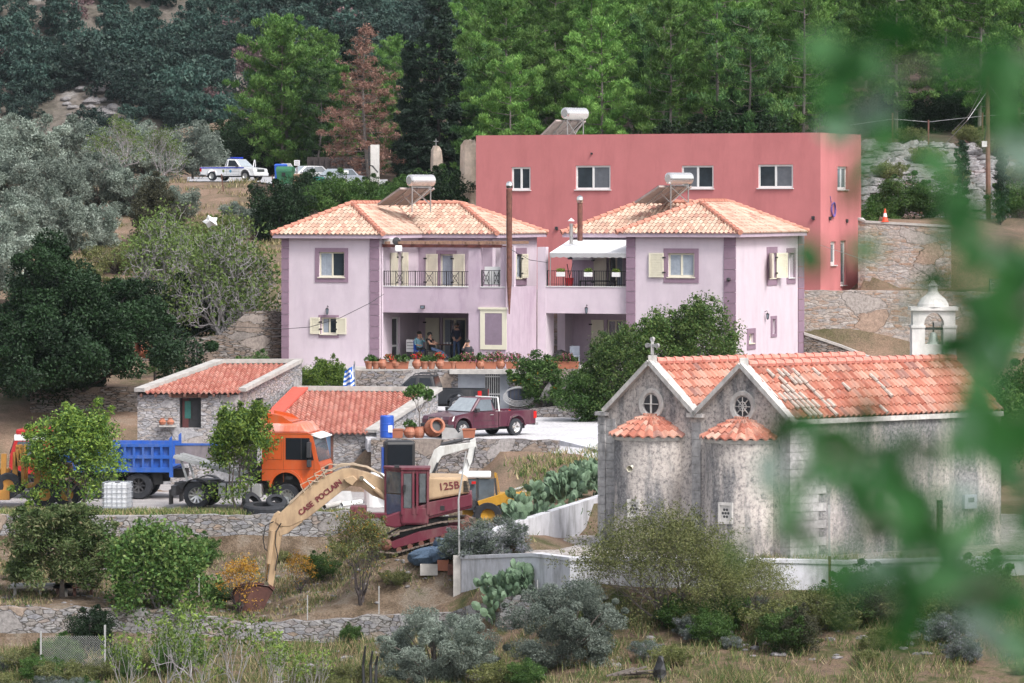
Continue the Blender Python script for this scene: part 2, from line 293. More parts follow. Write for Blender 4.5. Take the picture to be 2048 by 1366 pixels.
def hash2(x, y): return (sin(x*.61+y*.37)+sin(x*.23-y*.71+2)+sin(x*1.3+.4*y+5)*.5+sin(.9*x-1.7*y)*.4)*.34
def H(x, y):
 q = 1024+x/max(y, 20)*F; q = min(max(q, _ks[0]), _ks[-1]-.01)
 if y > 470:
  return None
 i = max(k for k in range(len(_ks)-1) if _ks[k] <= q); k0, k1 = _ks[i], _ks[i+1]; t = (q-k0)/(k1-k0); t = t*t*(3-2*t)
 def ev(pr): return float(np.interp(y, [a for a, b in pr], [b for a, b in pr]))
 return ev(PROF[k0])*(1-t)+ev(PROF[k1])*t
def gp(px, Y): x = X_(px, Y); return Vector((x, Y, H(x, Y)))
def build_terrain():
 ys = sorted(set([0, 10, 20, 30, 40, 55, 70, 85, 100, 110, 120, 125]+[130+i*.8 for i in range(134)]+[237+i*2.2 for i in range(30)]+[305+i*5 for i in range(33)]
    +[149.8, 150.4, 165.7, 166.3, 143.6, 144.4, 148.8, 149.4, 223.8, 224.6, 470]))
 ys = [y for y in ys if y <= 470]
 qs = list(range(-600, 2401, 20)); n = len(qs)
 vs = []; fs = []; mi = []
 for y in ys:
  for q in qs:
   x = X_(q, max(y, 20)); z = H(x, y)
   if y > 60: z += .10*hash2(x*2.2, y*2.2)*(1 if y < 225 else .4 if 296 < y < 352 else 2.5)
   vs.append((x, y, z))
 for j in range(len(ys)-1):
  for i in range(n-1):
   fs.append((j*n+i, j*n+i+1, (j+1)*n+i+1, (j+1)*n+i))
   y = ys[j]; q = qs[i]
   if y < 149.5: k = 1
   elif y < 167 and q < 1060: k = 2
   elif y > 236 and y < 300 and q > 1650: k = 4 if y < 262 else 3
   elif y > 325 and q < 560: k = 0
   elif y > 262 and q > 480: k = 3
   else: k = 0
   mi.append(k)
 me = bpy.data.meshes.new('ground'); me.from_pydata(vs, [], fs)
 for m in (m_earth, m_drygrass, m_dirt, m_forestfloor, m_rockbank): me.materials.append(m)
 me.polygons.foreach_set('material_index', mi); me.polygons.foreach_set('use_smooth', [True]*len(mi))
 o = bpy.data.objects.new('ground', me); COL.objects.link(o); o['kind'] = 'structure'
 # mountain
 qs = list(range(-900, 2900, 60)); n = len(qs); vs = []; fs = []
 ys = [455, 480, 510, 540]+[570+i*6 for i in range(40)]+[900, 1100, 1300]
 for y in ys:
  for q in qs:
   x = X_(q, y); vs.append((x, y, MZ(x, y)))
 for j in range(len(ys)-1):
  for i in range(n-1): fs.append((j*n+i, j*n+i+1, (j+1)*n+i+1, (j+1)*n+i))
 me = bpy.data.meshes.new('mountain'); me.from_pydata(vs, [], fs); me.materials.append(m_mount)
 me.polygons.foreach_set('use_smooth', [True]*len(fs))
 o = bpy.data.objects.new('mountain', me); COL.objects.link(o); o['kind'] = 'structure'
m_mount = groundmat('mountain_scree', [(.3, (.07, .065, .05)), (.55, (.15, .13, .115)), (.7, (.28, .27, .27))], .12, .8, 1.2)
def MZ(x, y): return float(np.interp(y, [455, 570, 700, 900, 1300], [4, 7, 66, 150, 260]))+2.0*hash2(x*.25, y*.25)*(1 if y > 560 else .2)
build_terrain()
ORG[0] = Vector((0, 0, 0))
def sheet(name, pts, mat, th=.5):
 mb = MB(); mb.slab([(p[0], p[1]) for p in pts], [p[2]-th for p in pts], [p[2] for p in pts]); o = mb.build(name, mat); o['kind'] = 'structure'; return o
yz = -12.3
sheet('yard', [(X_(-300,166.2),166.2,yz),(X_(705,166.2),166.2,yz),(X_(830,164.5),164.5,yz-.05),(X_(985,166),166,yz-.02),(X_(1000,170),170,yz+.02),(X_(960,181),181,yz),(X_(880,189),189,yz),(X_(-300,189),189,yz)], m_gravel)
pz = -10.15
sheet('parking', [(X_(735,180.4),180.4,pz),(X_(1100,180.4),180.4,pz),(X_(1215,182),182,pz),(X_(1230,200),200,pz),(X_(1100,203),203,pz),(X_(700,203),203,pz)], m_pave)
sheet('parking', [(X_(735,193.5),193.5,-9.77),(X_(940,193.5),193.5,-9.77),(X_(940,202.5),202.5,-9.77),(X_(735,202.5),202.5,-9.77)], m_pave)
sheet('ramp', [(X_(985,167),167,-12.26),(X_(1215,174.4),174.4,-10.7),(X_(1260,184),184,pz-.02),(X_(1130,181.5),181.5,pz-.03),(X_(930,176),176,-12.28)], m_pave)
sheet('driveway', [(X_(1110,181),181,pz+.006),(X_(1240,175.5),175.5,pz-.35),(X_(1330,188),188,pz+.0),(X_(1215,196),196,pz+.006)], m_whitewash)
sheet('terrace', [(X_(605,202.9),202.9,-8.05),(X_(1130,202.9),202.9,-8.05),(X_(1290,204),204,-8.05),(X_(1640,214),214,-8.05),(X_(1500,222),222,-8.05),(X_(620,220),220,-8.05)], m_conc, 2.3)
m_flag = stone('courtyard_flagstones', [(.36, .33, .33), (.46, .43, .42), (.40, .36, .34), (.5, .47, .46)], (1.2, 2.6, 2), (.2, .18, .17), .05, bump=.4)
sheet('courtyard', [(X_(1070,147),147,-12.42),(X_(1150,145),144.6,-12.42),(X_(2300,144.6),144.6,-12.42),(X_(2300,170),170,-12.42),(X_(1240,166),166,-12.42),(X_(1040,152),152.2,-12.42)], m_flag)
def road():
 mb = MB(); ys = [299+i*2 for i in range(22)]; qs = [375+i*16 for i in range(26)]
 for i in range(len(ys)-1):
  for j in range(len(qs)-1):
   y, q = ys[i], qs[j]
   if y > 336 and q > 620: continue
   mb.quad(*[(X_(a, b), b, H(X_(a, b), b)+.07) for a, b in ((q, y), (q+16, y), (q+16, y+2), (q, y+2))])
 o = mb.build('road', m_asph); o['kind'] = 'structure'
road()
# walls --------------------------------------------------------
def wall(name, label, pts, mat, th=.5, cat='stone wall', cap=None, rough=.0):
 """pts: list of (x,y,zbottom,ztop) along its front; rough = uneven top"""
 ORG[0] = Vector((pts[0][0], pts[0][1], pts[0][2])); mb = MB(); out = []
 for a, b in zip(pts, pts[1:]):
  L = sqrt((b[0]-a[0])**2+(b[1]-a[1])**2); n = max(1, int(L/.45)) if rough else 1
  for i in range(n): out.append(tuple(a[k]+(b[k]-a[k])*i/n for k in range(4)))
 out.append(pts[-1]); r = random.Random(len(label)); zt = [p[3]+(r.uniform(-1, 1)*rough) for p in out]
 nrm = []
 for i, p in enumerate(out):
  a = out[max(i-1, 0)]; b = out[min(i+1, len(out)-1)]; d = Vector((b[0]-a[0], b[1]-a[1], 0)).normalized(); nrm.append(Vector((-d.y, d.x, 0)))
 for i in range(len(out)-1):
  p, q = out[i], out[i+1]; n0, n1 = nrm[i]*th, nrm[i+1]*th
  mb.hexa([(p[0], p[1], p[2]), (q[0], q[1], q[2]), (q[0]+n1.x, q[1]+n1.y, q[2]), (p[0]+n0.x, p[1]+n0.y, p[2])],
    [(p[0], p[1], zt[i]), (q[0], q[1], zt[i+1]), (q[0]+n1.x, q[1]+n1.y, zt[i+1]), (p[0]+n0.x, p[1]+n0.y, zt[i])])
 if cap is None:
  o = mb.build(name, mat); setp(o, label, cat); return o
 root = thing(name, label, cat, ORG[0]); mb.build('wall_body', mat, root)
 c = MB()
 for i in range(len(out)-1):
  p, q = out[i], out[i+1]; n0, n1 = nrm[i], nrm[i+1]; e = .05
  b = [(p[0]-n0.x*e, p[1]-n0.y*e, zt[i]+.003), (q[0]-n1.x*e, q[1]-n1.y*e, zt[i+1]+.003), (q[0]+n1.x*(th+e), q[1]+n1.y*(th+e), zt[i+1]+.003), (p[0]+n0.x*(th+e), p[1]+n0.y*(th+e), zt[i]+.003)]
  c.hexa(b, [(x, y, z+.12) for x, y, z in b])
 c.build('coping', cap, root); return root
def wp(px, Y, zb, zt): return (X_(px, Y), Y, zb, zt)
wall('retaining_wall', 'long grey rubble retaining wall below the trucks, behind the excavator bucket', [wp(-400,166,-14.2,-12.2),wp(240,166,-14.2,-12.32),wp(520,166,-14.1,-12.25),wp(712,166,-13.9,-12.1)], m_st1b, .5, rough=.05)
wall('retaining_wall', 'low rubble terrace wall along the bottom of the photo, under the bare earth', [wp(-400,150,-16,-14.25),wp(330,150,-16,-14.4),wp(500,149.9,-16,-14.85),wp(640,149.8,-16,-14.75),wp(760,149.4,-15.8,-14.55),wp(900,148.6,-15.7,-14.4),wp(960,147,-15.6,-13.9),wp(1000,145.9,-15.5,-13.6),wp(1075,145.3,-15.4,-13.5)], m_st1b, .5, rough=.07)
wall('retaining_wall', 'rubble wall holding up the parking yard, behind the white digger arm', [wp(742,180,-12.5,-10.1),wp(1020,180,-12.4,-10.1),wp(1115,179.6,-11.6,-10.12)], m_st1, .5, rough=.04)
wall('terrace_wall', 'stone wall under the row of flower pots, left of the barred cellar door', [wp(600,202.6,-10.4,-8.1),wp(916,202.6,-10.4,-8.08)], m_st1, .4, rough=.03)
wall('terrace_wall', 'stone wall beside the steps, right of the barred cellar door', [wp(1018,202.6,-10.4,-8.02),wp(1150,202.6,-10.4,-8.05),wp(1250,204,-10.3,-8.1)], m_st1, .4, rough=.03)
wall('low_wall', 'low rubble wall along the back of the parking yard, below the stone steps', [wp(1060,199.4,-10.4,-9.75),wp(1240,199,-10.4,-9.45),wp(1300,197.5,-10.6,-9.4)], m_st1, .6, rough=.05)
wall('garden_wall', 'long brown slab-stone wall rising to the left corner of the lilac house', [wp(285,209,-9,-6.9),wp(380,208.5,-9,-6.75),wp(440,208.5,-9,-6.55),wp(488,208.5,-9,-5.55),wp(492,208.5,-9,-5.5),wp(575,210,-9,-5.45)], m_st2, .5, rough=.06)
wall('garden_wall', 'low brown stone garden wall below the dark tree, left of the upper hut', [wp(60,196.5,-11.5,-8.7),wp(275,196.5,-10.8,-8.6)], m_st2, .5, rough=.05)
wall('whitewashed_wall', 'stained white wall below the prickly pears, running back to the church', [(X_(985,150.4),150.4,-13.9,-11.75),(X_(1008,150.9),150.9,-13.8,-11.55),(X_(1205,160.5),160.5,-12.6,-11.12),(X_(1300,166),166,-12.6,-11.0)], m_whitewash, .3, 'wall')
wall('whitewashed_wall', 'white boundary wall in front of the church, cut by the blurred leaves', [wp(916,150.2,-14.6,-12.65),wp(1066,146.6,-14.2,-12.25),wp(1140,144.2,-13.9,-12.2),wp(1560,144,-14.2,-12.25),wp(1690,144,-14.1,-12.3),wp(2200,144.5,-14,-12.1)], m_whitewash, .35, 'wall', cap=m_whitewash)
wall('retaining_wall', 'tall tan rubble wall right of the red building, with the traffic cone on it', [wp(1716,224.2,-5.2,-1.05),wp(1730,224,-5.2,-1.2),wp(1902,223.5,-5.2,-1.45)], m_st3, .6, cap=m_conc)
wall('retaining_wall', 'long stone wall under the red building, behind the bell tower', [wp(1605,217.6,-8.6,-4.62),wp(1758,217.4,-8.6,-4.6),wp(2200,216.4,-8.6,-4.75)], m_st3, .6, rough=.04)
wall('retaining_wall', 'grey stone wall stub at the right edge above the long wall', [wp(1980,219,-5,-4.05),wp(2200,219,-5,-4.1)], m_st1, .5, rough=.04)
wall('ramp_wall', 'sloping stone wall with a pale top beside the right lilac house', [wp(1608,213.5,-8.6,-6.75),wp(1680,213.3,-8.6,-7.35),wp(1745,213,-8.6,-8.0)], m_st2, .5, cap=m_conc)
# ---------------- building tools ----------------
UP = Vector((0, 0, 1))
class Plane:
 def __init__(s, O, T): s.O = Vector(O); s.T = Vector((T[0], T[1], 0)).normalized(); s.N = Vector((s.T.y, -s.T.x, 0)); s.N = s.N if s.N.y < 0 or (abs(s.N.y) < 1e-6) else -s.N
 def hit(s, px, py):
  dd = Vector(((px-1024)/F, 1, -(py-HZ)/F)); t = s.O.dot(s.N)-0.0; den = dd.dot(s.N)
  t = (s.O.x*s.N.x+s.O.y*s.N.y)/(dd.x*s.N.x+dd.y*s.N.y); return dd*t
 def u(s, px): p = s.hit(px, 500); return (p.x-s.O.x)*s.T.x+(p.y-s.O.y)*s.T.y
 def z(s, px, py): return s.hit(px, py).z
 def at(s, u, z, d=0): return Vector((s.O.x+s.T.x*u+s.N.x*d, s.O.y+s.T.y*u+s.N.y*d, z))
 def rect(s, x0, x1, y0, y1): xm = (x0+x1)/2; return (s.u(x0), s.u(x1), s.z(xm, y1), s.z(xm, y0))
 def off(s, d): return Plane(s.at(0, s.O.z, d), s.T)
def pbox(mb, pl, u0, u1, z0, z1, d0, d1, mi=0):
 b = [pl.at(u0, z0, d1), pl.at(u1, z0, d1), pl.at(u1, z0, d0), pl.at(u0, z0, d0)]
 t = [pl.at(u0, z1, d1), pl.at(u1, z1, d1), pl.at(u1, z1, d0), pl.at(u0, z1, d0)]
 return mb.hexa(b, t, mi)
def wallface(mb, pl, u0, u1, z0, z1, holes=(), depth=.28, mi=0, topz=None):
 hs_ = [(max(u0, a), min(u1, b), max(z0, c), min(z1, d)) for a, b, c, d in holes]
 us = sorted(set([u0, u1]+[h[0] for h in hs_]+[h[1] for h in hs_])); zs = sorted(set([z0, z1]+[h[2] for h in hs_]+[h[3] for h in hs_]))
 for i in range(len(us)-1):
  for j in range(len(zs)-1):
   uc, zc = (us[i]+us[i+1])/2, (zs[j]+zs[j+1])/2
   if any(h[0] < uc < h[1] and h[2] < zc < h[3] for h in hs_): continue
   mb.quad(pl.at(us[i], zs[j]), pl.at(us[i+1], zs[j]), pl.at(us[i+1], zs[j+1]), pl.at(us[i], zs[j+1]), mi)
 for a, b, c, d in hs_:
  for (p, q) in (((a, c), (b, c)), ((b, c), (b, d)), ((b, d), (a, d)), ((a, d), (a, c))):
   mb.quad(pl.at(*p), pl.at(*q), pl.at(*q, -depth), pl.at(*p, -depth), mi)
def window(root, pl, r, glass, frame, name='window', rec=.12, fw=.07, mull=1, surround=None, sw=.14, sill=True, transoms=(), label=None, curtain=None):
 u0, u1, z0, z1 = r
 mb = MB()
 pbox(mb, pl, u0, u1, z0, z0+fw, -rec-.06, -rec); pbox(mb, pl, u0, u1, z1-fw, z1, -rec-.06, -rec)
 pbox(mb, pl, u0, u0+fw, z0+fw, z1-fw, -rec-.06, -rec); pbox(mb, pl, u1-fw, u1, z0+fw, z1-fw, -rec-.06, -rec)
 for k in range(mull):
  uc = u0+(u1-u0)*(k+1)/(mull+1); pbox(mb, pl, uc-fw*.55, uc+fw*.55, z0+fw, z1-fw, -rec-.055, -rec+.012)
 for t in transoms:
  zc = z0+(z1-z0)*t; pbox(mb, pl, u0+fw, u1-fw, zc-fw/2, zc+fw/2, -rec-.054, -rec+.01)
 if sill: pbox(mb, pl, u0-.05, u1+.05, z0-.05, z0-.003, -rec, .08)
 w_ = mb.build(name, frame, root, label=label)
 g = MB(); pbox(g, pl, u0+fw*.9, u1-fw*.9, z0+fw*.9, z1-fw*.9, -rec-.05, -rec-.03); g.build('pane', glass, w_)
 if curtain:
  c = MB(); a, b = curtain; n = 10
  for i in range(n):
   ua = u0+(u1-u0)*(a+(b-a)*i/n); ub = u0+(u1-u0)*(a+(b-a)*(i+1)/n); pbox(c, pl, ua, ub, z0+fw, z1-fw, -rec-.028, -rec-.024+.006*(i % 2))
  c.build('curtain', m_curt, w_)
 if surround:
  s = MB(); e = .035
  pbox(s, pl, u0-sw, u1+sw, z1, z1+sw, -.02, e); pbox(s, pl, u0-sw, u1+sw, z0-sw-.06, z0-.053, -.02, e)
  pbox(s, pl, u0-sw, u0, z0-.053, z1, -.02, e); pbox(s, pl, u1, u1+sw, z0-.053, z1, -.02, e); s.build('window_surround', surround, w_)
 return w_
m_curt = plain('grey_curtain', (.32, .36, .42), .9, var=.15, scale=5)
m_blind = plain('pvc_blind', (.26, .20, .26), .12, var=.1)
def shutter(root, pl, u0, u1, z0, z1, d=.05, ang=0, hinge='l', slats=True):
 mb = MB(); p2 = pl
 if ang:
  hu = u0 if hinge == 'l' else u1; O = pl.at(hu, 0, d)
  T = pl.T*cos(ang)+pl.N*sin(ang) if hinge == 'l' else pl.T*cos(ang)-pl.N*sin(ang)
  p2 = Plane(O, T); w_ = u1-u0; u0, u1 = (0, w_) if hinge == 'l' else (-w_, 0); d = 0; p2.N = Vector((p2.T.y, -p2.T.x, 0))
 pbox(mb, p2, u0, u1, z0, z1, d, d+.035)
 fw = .07
 for (a, b, c, e) in ((u0, u1, z0, z0+fw), (u0, u1, z1-fw, z1), (u0, u0+fw, z0+fw, z1-fw), (u1-fw, u1, z0+fw, z1-fw)): pbox(mb, p2, a, b, c, e, d+.036, d+.055)
 if slats:
  n = int((z1-z0-.14)/.075)
  for i in range(n): zz = z0+fw+(i+.2)*(z1-z0-2*fw)/n; pbox(mb, p2, u0+fw, u1-fw, zz, zz+.03, d+.036, d+.05)
 o = mb.build('shutter', m_cream, root)
 h = MB(); e = u0 if hinge == 'l' else u1; s = 1 if hinge == 'l' else -1
 for zz in (z0+.2, z1-.26): pbox(h, p2, min(e-s*.12, e+s*.05), max(e-s*.12, e+s*.05), zz, zz+.07, d+.056, d+.075)
 h.build('hinge', m_black, o); return o
def roofplane(mb, e0, e1, t0, t1, pitch=.23, course=.36, amp=.045, mi=0, th=.03):
 e0, e1, t0, t1 = map(Vector, (e0, e1, t0, t1)); ud = (e1-e0).normalized()
 n = ud.cross((t0+t1)/2-(e0+e1)/2).normalized(); n = -n if n.z < 0 else n; sd = n.cross(ud); sd = -sd if sd.z < 0 else sd
 def us(p): return (p-e0).dot(ud)
 Sl = (t0-e0).dot(sd); rows = max(1, round(Sl/course)); L = (e1-e0).length; q = 6
 for k in range(rows):
  va, vb = k/rows, (k+1)/rows+.02; vb = min(vb, 1)
  La, Lb = us(e0.lerp(t0, va)), us(e0.lerp(t0, vb)); Ra, Rb = us(e1.lerp(t1, va)), us(e1.lerp(t1, vb))
  i0 = int(min(La, Lb)/pitch*q)-1; i1 = int(max(Ra, Rb)/pitch*q)+2
  jit = [R.uniform(-.006, .006) for _ in range(i1-i0+2)]
  pa, pb, pc = [], [], []; ids = []
  for i in range(i0, i1+1):
   u = i*pitch/q; h = amp*cos(2*pi*i/q); ua = min(max(u, La), Ra); ub = min(max(u, Lb), Rb)
   pa.append(e0+ud*ua+sd*(Sl*va)+n*(h+th+jit[i-i0])); pb.append(e0+ud*ub+sd*(Sl*vb)+n*(h-.005)); pc.append(e0+ud*ua+sd*(Sl*va)+n*(h-.012)); ids.append(i)
  m_ = len(pa); uvs = []; fs = []
  for j in range(m_-1):
   if (pa[j]-pa[j+1]).length < 1e-4 and (pb[j]-pb[j+1]).length < 1e-4: continue
   col = (ids[j]+q//2)//q+.5; fs.append((j, j+1, m_+j+1, m_+j)); uvs.append([(col, k+.5)]*4)
   fs.append((2*m_+j, 2*m_+j+1, j+1, j)); uvs.append([(col, k+.5)]*4)
  mb.add(pa+pb+pc, fs, mi, uvs)
def ridge(mb, a, b, r=.12, seg=.38, mi=0):
 a, b = Vector(a), Vector(b); n = max(1, round((b-a).length/seg))
 for i in range(n):
  p, q = a.lerp(b, i/n), a.lerp(b, (i+1.12)/n); mb.tube([p+UP*.04, q+UP*.015], [r*1.12, r*.86], 8, mi)
def quoin(mb, pl, u0, u1, z0, z1, d=.045, h=.545):
 z = z1
 while z > z0+.05: zb = max(z0, z-h+.022); pbox(mb, pl, u0, u1, zb, z, -.02, d); z -= h
def railing(name, pl, u0, u1, z0, h, root, panels=(), step=.115):
 mb = MB(); pbox(mb, pl, u0, u1, z0+h-.03, z0+h, -.02, .02); pbox(mb, pl, u0, u1, z0+.08, z0+.1, -.015, .015)
 n = int((u1-u0)/step)
 for i in range(n+1):
  u = u0+(u1-u0)*i/n
  if any(a+.03 < u < b-.03 for a, b in panels): continue
  w_ = .022 if i % 7 == 0 else .009
  pbox(mb, pl, u-w_, u+w_, z0, z0+h+(.0 if i % 7 else .01), -w_, w_)
 for a, b in panels:
  c = (a+b)/2; zc = z0+h*.52
  for (p, q) in (((a, z0+.1), (b, z0+h-.04)), ((a, z0+h-.04), (b, z0+.1))): mb.beam(pl.at(*p), pl.at(*q), .022)
  mb.tube([pl.at(c+.14*cos(t*pi/6), zc+.14*sin(t*pi/6)) for t in range(13)], .012, 4)
  for u in (a, b): pbox(mb, pl, u-.01, u+.01, z0, z0+h, -.01, .01)
 return mb.build(name, m_black, root)
def lantern(label, pl, px, py, parent=None):
 u, z = pl.u(px), pl.z(px, py); p = pl.at(u, z, .16); root = thing('wall_lantern', label, 'lamp', pl.at(u, z, .0))
 mb = MB(); mb.tube([pl.at(u, z+.2, 0), pl.at(u, z+.26, .12), pl.at(u, z+.18, .16)], .015, 5); mb.lathe([(0, .17), (.09, .11), (.08, .10)], p, n=6); mb.lathe([(.05, -.14), (.03, -.17), (0, -.18)], p, n=6)
 for k in range(6): a = k*pi/3; mb.beam(p+Vector((.08*cos(a), .08*sin(a), .1)), p+Vector((.05*cos(a), .05*sin(a), -.14)), .012)
 mb.build('bracket', m_black, root); g = MB(); g.lathe([(.07, .1), (.042, -.14)], p, n=6); g.build('glass', m_glass2, root); return root
def solar_heater(label, base, face, sc=1.0, rust=False, tank_up=1.15):
 """base: point; face: angle (rad) of panel facing; local frame +x = along tank, panels slope towards -y"""
 root = thing('solar_water_heater', label, 'water heater', base, face, world=False)
 L = 1.0*sc; mb = MB(); hgt = tank_up*sc
 for sx in (-.6, .6):
  mb.beam((sx*L, .25*L, -.35), (sx*L, .25*L, hgt-.2*sc), .045); mb.beam((sx*L, -1.5*L, -.1), (sx*L, .1*L, hgt-.3), .05); mb.beam((sx*L, .25*L, .0), (sx*L, -.5*L, hgt*.45), .035)
 mb.beam((-.6*L, .25*L, 0), (.6*L, .25*L, hgt-.35), .03); mb.beam((.6*L, .25*L, 0), (-.6*L, .25*L, hgt-.35), .03); mb.beam((-.6*L, .25*L, hgt-.27), (.6*L, .25*L, hgt-.27), .05)
 mb.build('stand', m_steel, root)
 for k, sx in enumerate((-1, 1)):
  x0, x1 = (-1.12*L, -.06*L) if sx < 0 else (.06*L, 1.12*L); p = MB()
  a, b = (-1.75*L, -.02), (-.02*L, hgt-.38)
  p.hexa([(x0, a[0], a[1]), (x1, a[0], a[1]), (x1, b[0], b[1]), (x0, b[0], b[1])], [(x0, a[0]-.05, a[1]+.09), (x1, a[0]-.05, a[1]+.09), (x1, b[0]-.05, b[1]+.09), (x0, b[0]-.05, b[1]+.09)])
  o = p.build('solar_panel', m_panelb, root); g = MB(); e = .05
  g.hexa([(x0+e, a[0]-.02, a[1]+.12), (x1-e, a[0]-.02, a[1]+.12), (x1-e, b[0]-.1, b[1]+.09), (x0+e, b[0]-.1, b[1]+.09)], [(x0+e, a[0]-.03, a[1]+.125), (x1-e, a[0]-.03, a[1]+.125), (x1-e, b[0]-.11, b[1]+.1), (x0+e, b[0]-.11, b[1]+.1)])
  g.build('glass', m_glass, o)
 t = MB(); tl = .78*L; r = .29*sc
 t.lathe([(0, -tl), (r*.7, -tl), (r, -tl+.06), (r, tl-.06), (r*.7, tl), (0, tl)], (0, .22*L, hgt+.06), (1, 0, 0), 20); t.build('tank', m_tank, root, smooth=False)
 c = MB(); c.lathe([(0, .0), (r*.35, .0), (r*.35, .03), (0, .03)], (-tl-.03, .22*L, hgt+.06), (1, 0, 0), 12); c.tube([(-tl, .2*L, hgt-.1), (-tl-.1, .1, hgt-.3), (-tl, -.6*L, .5*hgt)], .03, 5); c.build('pipe', m_dark, root)
 return root
m_panelb = plain('panel_back', (.36, .30, .28), .5, var=.2); m_tank = plain('tank_casing', (.75, .73, .72), .22, metal=.75, var=.03)
TH = radians(22); A_ = Vector((cos(TH), -sin(TH), 0)); B_ = Vector((sin(TH), cos(TH), 0))
EZ = -1.66
# ================= LEFT LILAC HOUSE =================
def left_house():
 C = P(757, 470, 206.3); C.z = 0
 root = thing('house', 'lilac two-storey house on the left with the rust pergola balcony and the seated men', 'house', (C.x, C.y, -8.05))
 z0, z1 = -8.3, EZ-.1
 pa = Plane(C, A_); pb = Plane(C, B_); pb.N = A_.copy()
 ua = pa.u(565)
 W = MB()
 w1 = pa.rect(638, 689, 504, 554); w2 = pa.rect(642, 673, 635, 668)
 wallface(W, pa, ua, 0, z0, z1, [w1, w2], mi=0)
 pb.N = A_.copy()
 d1 = (pb.u(791), pb.u(801), pb.z(796, 574), pb.z(796, 505)); d2 = (pb.u(784), pb.u(800), -8.05, pb.z(792, 634))
 wallface(W, pb, 0, 5.0, z0, z1, [d1, d2], mi=0)
 W.quad(pa.at(ua, z0), pa.at(ua, z1), pa.at(ua, z1, -9), pa.at(ua, z0, -9))
 # block 2 : back wall and right wall
 C2 = C+B_*4.9; q = Plane(C2, A_); u2 = q.u(985); dr = (q.u(880), q.u(906), q.z(895, 574)-.0, q.z(895, 508)); gd = (q.u(884), q.u(932), -8.05, q.z(905, 636))
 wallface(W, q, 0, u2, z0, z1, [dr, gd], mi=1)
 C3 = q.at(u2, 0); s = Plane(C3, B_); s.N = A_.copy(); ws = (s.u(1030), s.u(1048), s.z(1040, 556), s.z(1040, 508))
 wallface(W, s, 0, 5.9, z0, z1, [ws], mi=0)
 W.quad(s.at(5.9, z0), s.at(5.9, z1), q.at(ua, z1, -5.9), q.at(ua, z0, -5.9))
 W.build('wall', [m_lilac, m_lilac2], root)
 window(root, pa, w1, m_glass, m_cream, surround=m_mauve, sw=.2, rec=.1, curtain=(.03, .5))
 window(root, pa, w2, m_glass, m_cream, surround=m_mauve, sw=.12, curtain=(.1, .4))
 shutter(root, pa, w2[0]-.55, w2[0]-.02, w2[2], w2[3], .04, hinge='r'); shutter(root, pa, w2[1]+.02, w2[1]+.55, w2[2], w2[3], .04, hinge='l')
 window(root, pb, d1, m_glass, m_cream, 'balcony_door', fw=.08, mull=0); window(root, pb, d2, m_glass, m_white, 'glass_door', fw=.09, mull=0, transoms=(.4,), sill=False)
 shutter(root, pb, d1[0]-.7, d1[0]-.02, d1[2], d1[3], .05, hinge='r'); shutter(root, pb, d1[1]+.02, d1[1]+.75, d1[2], d1[3], .05, hinge='l')
 window(root, q, dr, m_glass2, m_cream, 'balcony_door', fw=.08, mull=0, surround=m_mauve, sw=.18, sill=False, curtain=(.1, .95))
 shutter(root, q, dr[0]-.72, dr[0]-.1, dr[2], dr[3]); shutter(root, q, dr[1]+.04, dr[1]+.66, dr[2], dr[3])
 window(root, q, gd, m_glass, m_cream, 'glass_door', fw=.1, mull=1, sill=False, curtain=(.05, .3)); shutter(root, q, gd[0]-.85, gd[0]-.12, gd[2], gd[3], slats=False)
 window(root, s, ws, m_glass, m_cream, fw=.06, mull=0, surround=m_mauve, sw=.3, curtain=(.3, .9)); shutter(root, s, ws[0]-.7, ws[0]-.02, ws[2], ws[3], .06, radians(20), 'r'); shutter(root, s, ws[1]-.45, ws[1]+.15, ws[2], ws[3], .05, radians(8), 'l')
 # quoins
 for a, b in ((pa.u(740), 0.045), (ua-.04, pa.u(578))): Q = MB(); quoin(Q, pa, a, b, z0, z1-.02); Q.build('quoin', m_mauve, root)
 # balcony
 f = Plane(C+B_*.35, A_); zb0, zb1 = f.z(890, 626), f.z(890, 574); ub = f.u(1011); Bm = MB()
 u_p0, u_p1, u_q = f.u(937), f.u(961), f.u(1001); zt = f.z(950, 494)
 pbox(Bm, f, 0.01, ub, zb0, zb1, -.2, 0); pbox(Bm, f, .01, ub-.21, zb0+.02, zb0+.25, -4.5, -.2)
 pbox(Bm, f, u_p0, u_p1, zb1, zt, -.28, -.003); pbox(Bm, f, u_q, ub, zb1, zt, -.25, -.003)
 lo = Plane(f.O, A_)
 wbl = f.rect(967, 1011, 628, 694)
 pbox(Bm, f, u_p0, ub, z0, zb0, -.3, -.004)                     # ground floor pier with the blind
 pbox(Bm, f, ub-.2, ub-.003, z0, zb1, -4.0, -.3)
 pbox(Bm, f, u_p0, u_p0+.2, z0, zb0, -2.2, -.3)
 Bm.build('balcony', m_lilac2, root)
 wl = MB(); pbox(wl, f, f.u(964), f.u(1002), zb1-.1, f.z(980, 492), -1.9, -1.7); wl.build('balcony_back_wall', m_lilac, root)
 tr = MB(); pbox(tr, f, 0.02, u_p0, zb1, zb1+.04, -.22, .04); pbox(tr, f, u_p1, u_q+.25, zb1, zb1+.04, -.22, .04); tr.build('balcony_sill', m_white, root)
 rl = f.off(-.1); rz = zb1+.04; ups = [(rl.u(a), rl.u(b)) for a, b in ((792, 806), (851, 866), (902, 917))]
 railing('balcony_railing', rl, .1, u_p0-.02, rz, .72, root, ups); railing('balcony_railing', rl, u_p1+.03, rl.u(1008), rz, .78, root, [(rl.u(966), rl.u(978)), (rl.u(988), rl.u(998))])
